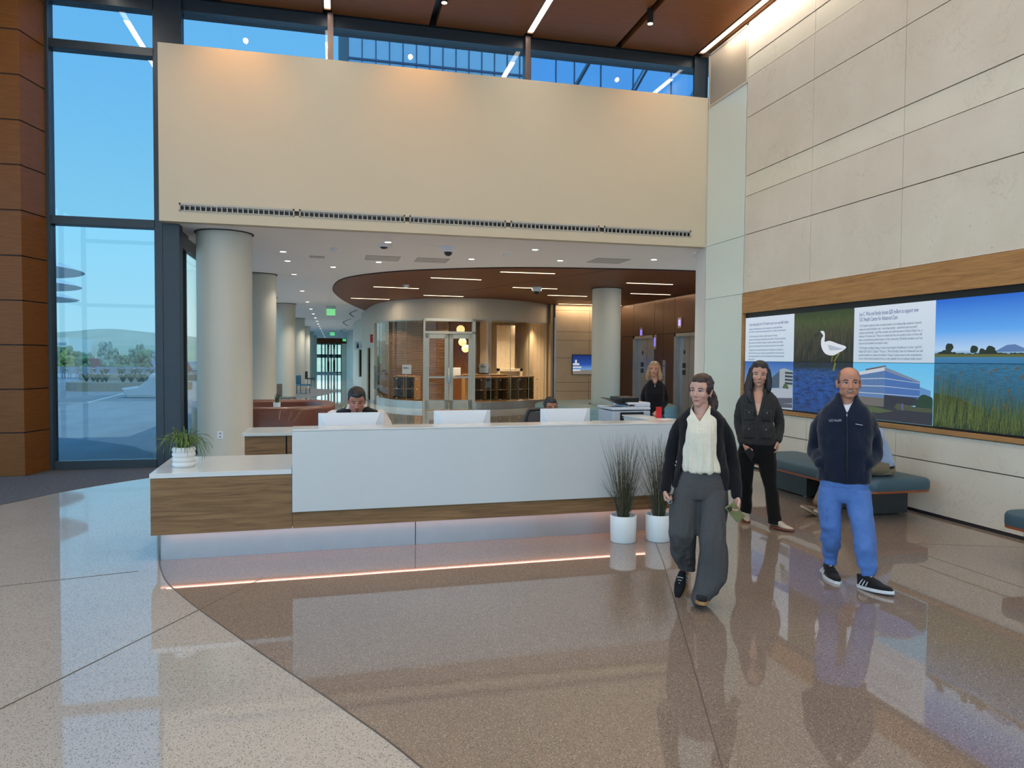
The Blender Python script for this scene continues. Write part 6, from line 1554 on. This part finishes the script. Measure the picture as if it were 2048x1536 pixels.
def asian_woman():
    base = (4.42, 6.85, 0); rz = math.radians(-32.8)
    t = person('woman with long straight black hair in dark utility jacket and black trousers', base, rz)
    sk = skin_mat('skin_light', (204, 156, 134))
    H = headM((-.040, -.005, 1.607), 2, 8, 3); s = 1.12
    body = MB(); head_shapes(body, H, s, 1.02, .88, nose=.70)
    limb(body, [(-.04, .01, 1.53), (-.045, .018, 1.45), (-.05, .02, 1.38)], [.052, .052, .07])
    cx = -.05
    body.hloft([(cx, .02, 1.42, .07, .06), (cx, .02, 1.39, .11, .072), (cx, .015, 1.34, .14, .09), (cx, .005, 1.24, .135, .10), (cx, .01, 1.1, .12, .09), (cx, .02, .95, .14, .10), (cx, .02, .8, .15, .10)])
    limb(body, [(-.175, .03, 1.32), (-.240, .06, 1.10), (-.185, -.04, .86)], [.038, .034, .025]); limb(body, [(.075, .03, 1.33), (.160, .08, 1.10), (.150, .0, .92)], [.038, .034, .026])
    limb(body, [(-.13, .02, .80), (-.15, .02, .46), (-.150, .2, .08)], [.08, .055, .035]); limb(body, [(.04, .02, .80), (.085, -.05, .42), (.14, -.14, .07)], [.08, .055, .035])
    hand(body, (-.178, -.05, .845), (.35, -.3, -1), (.75, .3, 0), (.3, -.9, 0), (32, 45, 35), 1.0)
    hand(body, (.150, -.01, .90), (.1, -.1, -1), (-.9, 0, 0), (0, -1, 0), (20, 30, 20), .9)
    me = remeshed(body, .0045, 5); face_features(me, H, s, 0)
    D = Decal(me, H, s); obj('body', me, sk, t, smooth=80)
    face_parts(t, D, (-.002, -.002), .45, (170, 104, 96), (84, 62, 54), (36, 26, 22), -.05, 1.0, 0, .9)
    hm = hairmat('black_hair', (10, 8, 9), (34, 26, 26)); hb = MB(); S = H @ Matrix.Scale(s, 4); Si = S.inverted()
    hb.ell((0, .026, .042), (.083, .092, .086), 30, 20, 0, S); hb.ell((0, -.012, .080), (.062, .070, .048), 24, 14, 0, S)
    hb.hloft([(0, .04, .04, .09, .085), (0, .045, -.05, .105, .08), (0, .05, -.14, .125, .075), (0, .055, -.20, .125, .06), (0, .055, -.24, .10, .045)]) if False else None
    P = lambda x, y, z: tuple(S @ V(x, y, z))
    strands(hb, H, [([(0, .06, .05), (0, .09, -.05), (0, .09, -.15), (0, .08, -.22)], [.075, .080, .078, .05]),
                    ([(-.068, -.01, .05), (-.086, -.0, -.03), (-.098, .005, -.12), (-.112, .01, -.19)], [.026, .030, .034, .012]),
                    ([(-.06, -.03, .05), (-.082, -.035, -.03), (-.088, -.062, -.11), (-.075, -.098, -.20), (-.045, -.118, -.26)], [.018, .026, .034, .032, .010]),
                    ([(-.085, .0, -.05), (-.100, -.04, -.13), (-.100, -.08, -.22), (-.085, -.10, -.28)], [.022, .024, .022, .006]),
                    ([(.068, -.01, .05), (.082, .0, -.03), (.090, .0, -.11), (.098, .01, -.17)], [.024, .028, .030, .012]),
                    ([(.062, -.03, .04), (.080, -.03, -.03), (.088, -.045, -.11), (.098, -.05, -.15)], [.018, .025, .026, .012])], s)
    def fo(p):
        h = Si @ p; return h.y < -.034 and -.135 < h.z < .094-1.15*abs(h.x+.006) and abs(h.x) < .056
    garment('hair', hb, hm, t, .0045, 3, (.006, (46, 46, 3.5), 3), fo, .002)
    # camisole
    g = MB().hloft([(cx, .01, 1.30, .12, .10), (cx, .0, 1.22, .13, .115), (cx, .0, 1.1, .12, .105), (cx, .0, 1.0, .12, .105)])
    garment('camisole', g, fabric('nude_camisole', (206, 172, 152), .7, 600, .03), t, .007, 4)
    nk = MB(); tb = D.t
    pts = []
    for k in range(13):
        a = PI*(k/12); x = -.045-.058*math.cos(a); z = 1.432-.032*math.sin(a); r = tb.ray_cast(V(x, -.5, z), V(0, 1, 0)); pts.append((r[0] if r[0] is not None else V(x, -.05, z))+V(0, -.001, 0))
    nk.tube(pts, .0012, 5); obj('necklace', nk, plain('gold', (196, 150, 84), .3, .8), t)
    jk = fabric('charcoal_canvas', (50, 50, 49), .85, 500, .1, .1, .3)
    g = MB().hloft([(cx, .034, 1.455, .080, .058), (cx, .034, 1.43, .105, .074), (cx, .032, 1.405, .140, .088), (cx, .028, 1.37, .168, .102), (cx, .022, 1.31, .180, .116), (cx, .012, 1.22, .172, .128), (cx, .01, 1.10, .160, .125), (cx+.005, .012, 1.0, .172, .128), (cx+.01, .015, .91, .186, .130), (cx+.01, .015, .868, .184, .126), (cx+.01, .015, .86, .17, .115)])
    limb(g, [(-.180, .03, 1.345), (-.218, .04, 1.25), (-.246, .06, 1.10), (-.222, .02, .98), (-.188, -.04, .875)], [.052, .056, .052, .048, .043])
    limb(g, [(.080, .03, 1.35), (.125, .045, 1.25), (.168, .085, 1.10), (.165, .05, 1.0), (.155, -.01, .905)], [.052, .056, .052, .048, .044])
    def vo(p):
        if p.z > 1.445: return True
        if p.y > .0: return False
        z = p.z; return z > 1.165 and (-.055-(z-1.165)*.17 < p.x < -.045+(z-1.165)*.20)
    garment('jacket', g, jk, t, .0075, 9, (.010, (13, 13, 11), 8), vo, .006)
    jo = [o for o in t.children if o.name.startswith('jacket')][0]
    tr = BVHTree.FromPolygons([v.co for v in jo.data.vertices], [tuple(p.vertices) for p in jo.data.polygons])
    def oc(x, z, off=.004):
        r = tr.ray_cast(V(x, -.5, z), V(0, 1, 0)); return (r[0] if r[0] is not None else V(x, -.12, z))+V(0, -off, 0)
    for (x0, x1, z0, z1) in ((-.185, -.085, 1.12, 1.235), (.0, .085, 1.12, 1.235), (-.19, -.08, .93, 1.06), (-.01, .085, .93, 1.06)):
        pk = MB(); n = 6; vs = []
        for j in range(n+1):
            for i in range(n+1): vs.append(oc(x0+(x1-x0)*i/n, z0+(z1-z0)*j/n, .0075))
        pk.add(vs, [(j*(n+1)+i, j*(n+1)+i+1, (j+1)*(n+1)+i+1, (j+1)*(n+1)+i) for j in range(n) for i in range(n)])
        o = obj('pocket', pk, jk, jo, smooth=60); so = o.modifiers.new('s', 'SOLIDIFY'); so.thickness = .006; so.offset = 0
        q = oc((x0+x1)/2, z1-.03, .013); obj('snap', MB().ell(q, (.006, .003, .006), 10, 8), M_steel, o)
    fl = MB().tube([oc(-.052, 1.16, .005), oc(-.048, 1.05, .005), oc(-.045, .95, .005), oc(-.043, .875, .005)], [(.011, .003)]*4, 8, ref=(1, 0, 0)); obj('placket', fl, jk, t)
    # collar
    for q, pts in ((-1, [(-.120, .02, 1.475), (-.118, -.045, 1.43), (-.100, -.085, 1.34), (-.066, -.118, 1.20)]), (1, [(.020, .02, 1.475), (.022, -.045, 1.43), (.008, -.09, 1.34), (-.028, -.118, 1.20)])):
        cl = MB(); cl.tube(catmull(pts, 4), [(.024*(1-i/20), .007) for i in range(13)], 8, ref=(1, 0, 0)); obj('collar', cl, jk, t, smooth=60)
    bt = fabric('black_trousers', (13, 13, 14), .9, 500, .05)
    g = MB().hloft([(cx, .015, .93, .155, .11), (cx, .015, .86, .182, .122), (cx, .015, .78, .195, .125), (cx, .015, .70, .180, .115), (cx, .015, .66, .15, .10)])
    g.hloft([(-.155, .015, .78, .094, .115), (-.160, .01, .66, .088, .10), (-.157, .0, .54, .074, .086), (-.152, .02, .44, .064, .076), (-.150, .08, .33, .060, .076), (-.150, .14, .22, .060, .076), (-.152, .185, .13, .062, .078), (-.155, .205, .075, .062, .078)])
    g.hloft([(.04, .015, .78, .098, .115), (.055, -.0, .66, .092, .104), (.072, -.03, .54, .080, .090), (.090, -.06, .43, .070, .080), (.108, -.085, .33, .067, .078), (.122, -.11, .22, .068, .080), (.135, -.135, .12, .070, .086), (.140, -.145, .055, .070, .088)])
    garment('trousers', g, bt, t, .008, 5, (.008, (10, 10, 6), 5), None)
    cr = plain('cream_leather', (188, 176, 158), .5); hl = plain('wood_heel', (124, 70, 50), .5)
    M1 = Matrix.Translation((-.165, .17, .015)) @ Matrix.Rotation(math.radians(14), 4, 'Z') @ Matrix.Rotation(math.radians(10), 4, 'X')
    M2 = Matrix.Translation((.185, -.185, .0)) @ Matrix.Rotation(math.radians(62), 4, 'Z')
    for M in (M1, M2):
        u, la = shoe(t, 'shoe', cr, hl, M, .26, .043, .07, heel=.025)
        a = la.mesh('laces'); a.transform(Matrix.Translation((0, 0, -.0))); a.transform(M); obj('laces', a, cr, u)
    ph = thing('smartphone', 'black phone held in right hand of black-haired woman', 'phone', (0, 0, 0))
    ph.matrix_world = Matrix.Translation(base) @ Matrix.Rotation(rz, 4, 'Z') @ Matrix.Translation((-.110, -.105, .755)) @ Matrix.Rotation(math.radians(-35), 4, 'Y') @ Matrix.Rotation(math.radians(15), 4, 'X')
    obj('case', B((-.037, -.005, -.075), (.037, .005, .075)), M_blackp, ph, bevel=.004, seg=3); obj('lenses', MB().ell((-.018, -.006, .05), (.008, .003, .008), 12, 8).ell((-.018, -.006, .03), (.008, .003, .008), 12, 8), M_blackp, ph)
asian_woman()

def blonde_woman():
    base = (5.10, 11.0, 0); rz = math.radians(-24)
    t = person('blonde woman in black sweater standing by elevators with sunglasses on head', base, rz)
    sk = skin_mat('skin_warm', (192, 140, 116)); s = 1.06
    H = headM((-.015, -.005, 1.60), -6, 6, 0)
    body = MB(); head_shapes(body, H, s, .98, .96, nose=.8)
    limb(body, [(-.01, .01, 1.51), (0, .02, 1.44), (0, .02, 1.38)], [.048, .048, .065])
    body.hloft([(0, .02, 1.40, .07, .06), (0, .02, 1.37, .12, .075), (0, .02, 1.3, .14, .09), (0, .02, 1.1, .12, .09), (0, .02, .95, .13, .1), (0, .02, .82, .14, .1)])
    limb(body, [(-.10, .03, 1.30), (-.176, .06, 1.08), (-.13, -.05, .85)], [.034, .032, .025]); limb(body, [(.10, .03, 1.30), (.18, .06, 1.08), (.07, -.15, .93)], [.034, .032, .025])
    hand(body, (.065, -.165, .925), (-.5, -.8, -.3), (-.2, -.1, -1), (-.6, .6, 0), (30, 35, 30), 1); hand(body, (-.13, -.05, .84), (0, -.1, -1), (1, 0, 0), (0, -1, 0), (30, 35, 30), 1)
    limb(body, [(-.07, .02, .84), (-.08, .02, .46), (-.08, .03, .06)], [.075, .055, .04]); limb(body, [(.07, .02, .84), (.08, .02, .46), (.08, .03, .06)], [.075, .055, .04])
    me = remeshed(body, .0055, 3); face_features(me, H, s, 0); D = Decal(me, H, s); obj('body', me, sk, t, smooth=80)
    face_parts(t, D, (.002, .001), .8, (160, 96, 86), (110, 84, 66), (60, 70, 80), .05, .98)
    hm = hairmat('blonde_hair', (120, 86, 52), (196, 150, 98)); hb = MB(); S = H @ Matrix.Scale(s, 4); Si = S.inverted()
    hb.ell((0, .026, .042), (.081, .090, .083), 26, 18, 0, S); hb.ell((0, -.012, .078), (.060, .070, .046), 24, 14, 0, S)
    strands(hb, H, [([(0, .05, .05), (0, .08, -.05), (0, .07, -.13)], [.075, .075, .06])]+[([(q*.066, -.015, .05), (q*.084, -.02, -.04), (q*.098, -.03, -.11), (q*.095, -.04, -.165)], [.024, .030, .034, .020]) for q in (-1, 1)], s)
    garment('hair', hb, hm, t, .0055, 3, (.004, (34, 34, 4), 3), lambda p: (lambda h: h.y < -.032 and -.135 < h.z < .068-9*h.x**2 and abs(h.x) < .056)(Si @ p), .002)
    sg = MB()
    for q in (-1, 1): sg.ell((q*.028, -.055, .112), (.022, .012, .012), 12, 8, 0, S)
    o = obj('sunglasses', sg, plain('clear_lens', (190, 186, 190), .15), t, smooth=60)
    g = MB().hloft([(0, .022, 1.43, .062, .058), (0, .022, 1.405, .095, .07), (0, .02, 1.375, .125, .085), (0, .02, 1.34, .150, .098), (0, .015, 1.28, .160, .108), (0, .0, 1.2, .158, .125), (0, .01, 1.08, .142, .115), (0, .015, .95, .155, .12), (0, .015, .865, .165, .122), (0, .015, .855, .15, .11)])
    limb(g, [(-.115, .03, 1.33), (-.16, .04, 1.23), (-.184, .06, 1.08), (-.14, -.04, .87)], [.046, .05, .046, .037]); limb(g, [(.115, .03, 1.33), (.16, .04, 1.23), (.184, .06, 1.08), (.085, -.14, .935)], [.046, .05, .046, .037])
    garment('sweater', g, fabric('black_sweater', (20, 19, 23), .9, 500, .08), t, .0085, 4, (.006, (10, 10, 8), 3), lambda p: p.z > 1.425 or (p.y < 0 and p.z > 1.355 and abs(p.x) < (p.z-1.355)*.55), .005)
    nk = MB().tube([(-.045, -.04, 1.42), (-.02, -.075, 1.37), (0, -.088, 1.345), (.02, -.075, 1.37), (.045, -.04, 1.42)], .0015, 5); obj('necklace', nk, M_steel, t); obj('pendant', MB().ell((0, -.100, 1.325), (.008, .003, .014), 10, 8), M_steel, t)
    g = MB().hloft([(0, .015, .90, .145, .105), (0, .015, .80, .165, .118), (0, .015, .72, .16, .11)])
    for q in (-1, 1): g.hloft([(q*.08, .015, .78, .088, .11), (q*.085, .01, .6, .075, .09), (q*.085, .02, .45, .062, .07), (q*.085, .025, .25, .055, .062), (q*.085, .03, .09, .052, .058)])
    garment('jeans', g, fabric('blue_denim', (44, 64, 104), .85, 600, .15), t, .009, 4, (.006, (10, 10, 8), 3))
    for q in (-1, 1): shoe(t, 'shoe', fabric('black_mesh', (26, 26, 28)), M_blackp, Matrix.Translation((q*.085, -.02, 0)), .25, .043, .08)
blonde_woman()

def seated(loc, rz, lb, skin, hair, scale, pitch, kind):
    t = person(lb, loc, rz)
    if kind == 'vest': t.scale = (1.12, 1.12, 1.12)
    sk = skin_mat(*skin); s = scale
    hz = 1.155 if kind == 'vest' else 1.17
    H = headM((0, -.115 if kind == 'vest' else -.02, hz), 4 if kind == 'vest' else 18, pitch, 0)
    body = MB(); head_shapes(body, H, s, 1.06 if kind == 'vest' else .98, 1.15 if kind == 'vest' else 1)
    dz = 0 if kind == 'vest' else hz-1.245
    limb(body, [(0, -.06 if kind == 'vest' else -.02, (1.12 if kind == 'vest' else 1.17)+dz), (0, .01, 1.10+dz), (0, .02, 1.02+dz)], [.06, .066, .08])
    w = 1.28 if kind == 'vest' else 1.0
    body.hloft([(0, .02, 1.06+dz, .09*w, .07), (0, .02, 1.02+dz, .15*w, .09), (0, .02, .95+dz, .17*w, .1), (0, .04, .75+dz, .15*w, .11), (0, .05, .55, .16*w, .12), (0, .05, .48, .17*w, .13)])
    for q in (-1, 1):
        limb(body, [(q*.17*w, .03, .99+dz), (q*.22*w, -.02, .80), (q*.12*w, -.25, .80)], [.05*w, .042, .03]); hand(body, (q*.12*w, -.26, .795), (-q*.2, -1, -.1), (0, 0, -1), (-q, 0, 0), (12, 18, 15), 1)
        limb(body, [(q*.09, .03, .52), (q*.11, -.36, .50), (q*.11, -.32, .10)], [.085, .065, .045])
    me = remeshed(body, .005, 3); face_features(me, H, s, -.1); D = Decal(me, H, s); obj('body', me, sk, t, smooth=80)
    face_parts(t, D, (0, -.002), .45 if kind == 'vest' else .7, (150, 88, 82), (28, 20, 18), (40, 28, 24), -.15, 1.0, 0, .95)
    hm = hairmat(hair[0], *hair[1:]); hb = MB(); S = H @ Matrix.Scale(s, 4); Si = S.inverted(); wd = 1.06 if kind == 'vest' else 1
    hb.ell((0, .020, .046), (.080*wd, .094, .084), 28, 18, 0, S); hb.ell((0, -.014, .078), (.058*wd, .070, .046), 22, 14, 0, S)
    for q in (-1, 1): hb.ell((q*.062*wd, .008, .030), (.018, .054, .048), 18, 12, 0, S)
    if kind != 'vest': hb.ell((0, .105, .03), (.035, .03, .035), 14, 10, 0, S)
    lowz = .062 if kind == 'vest' else .066
    garment('hair', hb, hm, t, .0045, 3, (.003, (40, 40, 20), 3), lambda p: (lambda h: (h.y < -.040 and h.z < lowz) or (h.y < -.012 and h.z < .018) or (h.y < .012 and h.z < .0) or h.z < -.05)(Si @ p), .002)
    if kind == 'vest':
        D.strip('moustache', [(-.020, -.052), (-.010, -.0495), (0, -.0505), (.010, -.0495), (.020, -.052)], [.002, .0045, .004, .0045, .002], .0016, plain('beard_hair', (36, 28, 26), .8), t)
        D.patch('goatee', [(-.008, -.074), (.008, -.074), (.006, -.088), (0, -.092), (-.006, -.088)], .0012, plain('beard_hair', (36, 28, 26), .8), t, 3)
        g = MB().hloft([(0, .012, 1.125, .078, .078), (0, .02, 1.08, .10, .09), (0, .02, 1.04, .20, .105), (0, .02, .97, .235, .125), (0, .03, .75, .20, .14), (0, .04, .55, .21, .15)])
        for q in (-1, 1): limb(g, [(q*.20, .03, 1.0), (q*.27, .0, .86), (q*.24, -.1, .79), (q*.16, -.25, .80)], [.085, .075, .062, .045])
        garment('shirt', g, fabric('white_shirt', (214, 208, 204), .8, 500, .02), t, .009, 4, (.008, (14, 14, 12), 2), lambda p: p.z > 1.112 or (p.y < -.02 and p.z > 1.05 and abs(p.x) < (p.z-1.05)*.55), .004)
        g = MB().hloft([(0, .024, 1.098, .088, .084), (0, .024, 1.07, .13, .10), (0, .022, 1.045, .205, .117), (0, .02, .97, .232, .137), (0, .028, .75, .208, .152), (0, .04, .56, .218, .16)])
        garment('vest', g, fabric('black_wool', (20, 21, 26), .85, 500), t, .009, 4, None, lambda p: (abs(p.x) > .205 and p.z > .72) or p.z > 1.088 or (p.y < -.02 and p.z > .9 and abs(p.x) < (p.z-.9)*.36), .006)
    else:
        fr = MB()
        for q in (-1, 1):
            c = [tuple(S @ V(q*.031+.021*math.cos(a), -.100-.0*abs(math.sin(a)), .003+.018*math.sin(a))) for a in [2*PI*k/20 for k in range(21)]]
            fr.tube(c, .0013, 6); fr.tube([S @ V(q*.052, -.098, .006), S @ V(q*.074, -.05, .004), S @ V(q*.080, .0, .0)], .0012, 5)
        fr.tube([S @ V(-.010, -.104, .006), S @ V(.010, -.104, .006)], .0012, 5)
        obj('eyeglasses', fr, plain('gold_wire', (150, 120, 90), .3, .7), t)
        g = MB().hloft([(0, .02, 1.06, .075, .075), (0, .025, 1.02, .10, .09), (0, .025, .98, .175, .105), (0, .02, .9, .19, .12), (0, .03, .72, .18, .13), (0, .04, .55, .18, .14)])
        for q in (-1, 1): limb(g, [(q*.15, .03, .94), (q*.225, .0, .82), (q*.20, -.1, .79), (q*.12, -.25, .80)], [.07, .062, .052, .04])
        garment('jacket', g, fabric('black_sweater', (20, 19, 23), .9), t, .009, 4, (.008, (14, 14, 12), 2), lambda p: p.z > 1.05, .004)
    g = MB().hloft([(0, .05, .62, .19*w, .14), (0, .04, .50, .20*w, .15), (0, .03, .46, .19*w, .14)])
    for q in (-1, 1): limb(g, [(q*.10, .0, .53), (q*.12, -.34, .52), (q*.12, -.36, .40), (q*.12, -.33, .12)], [.10, .085, .075, .065])
    garment('trousers', g, fabric('black_trousers', (13, 13, 14)), t, .011, 4)
    for q in (-1, 1): shoe(t, 'shoe', M_blackp, M_blackp, Matrix.Translation((q*.12, -.38, 0)), .27, .045, .08)
seated((.235, 8.02, 0), math.radians(-3), 'bearded heavyset man in black vest looking down behind the left monitor', ('skin_medium', (176, 124, 104)), ('cropped_black_hair', (10, 9, 10), (32, 28, 28)), 1.0, 22, 'vest')
seated((2.505, 8.30, 0), math.radians(-16), 'man with glasses and slicked black hair behind the right monitor', ('skin_olive', (168, 118, 92)), ('slick_black_hair', (10, 9, 10), (34, 30, 32)), 1.02, 4, 'glasses')

def bench_man():
    base = (5.97, 6.98, 0); rz = math.radians(-90)
    t = person('man in pale blue shirt and khaki trousers seated on bench, mostly hidden', base, rz)
    # local -Y looks along world -X (away from the wall)
    sk = skin_mat('skin_medium', (176, 124, 104)); H = headM((0, -.36, 1.12), 0, 30, 0)
    body = MB(); head_shapes(body, H, 1.0)
    limb(body, [(0, -.30, 1.06), (0, -.24, 1.02), (0, -.2, .98)], [.055, .058, .07])
    body.hloft([(0, -.2, 1.0, .1, .08), (0, -.17, .95, .16, .1), (0, -.1, .85, .16, .11), (0, 0, .65, .15, .12), (0, .03, .52, .16, .13)])
    for q in (-1, 1):
        limb(body, [(q*.18, -.16, .95), (q*.22, -.26, .72), (q*.1, -.46, .66)], [.052, .042, .03]); hand(body, (q*.1, -.47, .655), (-q*.4, -1, 0), (0, 0, -1), (-q, 0, 0), (30, 40, 30), 1)
        limb(body, [(q*.1, .0, .56), (q*.12, -.40, .56), (q*.12, -.66, .12)], [.085, .062, .045])
    me = remeshed(body, .006, 3); face_features(me, H); D = Decal(me, H, 1.0); obj('body', me, sk, t, smooth=80); face_parts(t, D)
    hb = MB(); S = H; hb.ell((0, .024, .046), (.079, .090, .082), 22, 16, 0, S); Si = S.inverted()
    garment('hair', hb, hairmat('brown_hair', (40, 28, 20), (72, 52, 40)), t, .006, 3, None, lambda p: (lambda h: (h.y < -.02 and h.z < .066) or h.z < -.02)(Si @ p), .002)
    g = MB().hloft([(0, -.19, 1.03, .09, .08), (0, -.17, .985, .19, .115), (0, -.11, .88, .205, .135), (0, -.05, .76, .195, .145), (0, .01, .62, .185, .15), (0, .02, .575, .18, .145)])
    for q in (-1, 1): limb(g, [(q*.17, -.16, .97), (q*.225, -.22, .82), (q*.225, -.28, .71), (q*.12, -.45, .66)], [.075, .07, .06, .042])
    garment('shirt', g, fabric('pale_blue_cotton', (168, 188, 220), .8, 500, .03), t, .009, 4, (.010, (12, 12, 14), 2), lambda p: p.z > 1.02)
    bl = [(.178*math.cos(2*PI*k/28), .015+.145*math.sin(2*PI*k/28), .575) for k in range(29)]; obj('belt', MB().tube(bl, .016, 8), M_blackp, t)
    kh = fabric('khaki_twill', (132, 116, 92), .85, 500, .06); g = MB().hloft([(0, .02, .59, .175, .14), (0, .02, .53, .19, .155), (0, .0, .49, .185, .15)])
    for q in (-1, 1): limb(g, [(q*.1, .0, .565), (q*.12, -.38, .565), (q*.12, -.50, .42), (q*.12, -.66, .14)], [.10, .082, .075, .066])
    garment('trousers', g, kh, t, .009, 4, (.007, (10, 10, 10), 2))
    for q in (-1, 1): shoe(t, 'shoe', plain('tan_suede', (120, 104, 84), .8), plain('beige_sole', (168, 156, 136), .7), Matrix.Translation((q*.12, -.74, .03)) @ Matrix.Rotation(math.radians(-28), 4, 'X'), .28, .047, .08)
bench_man()
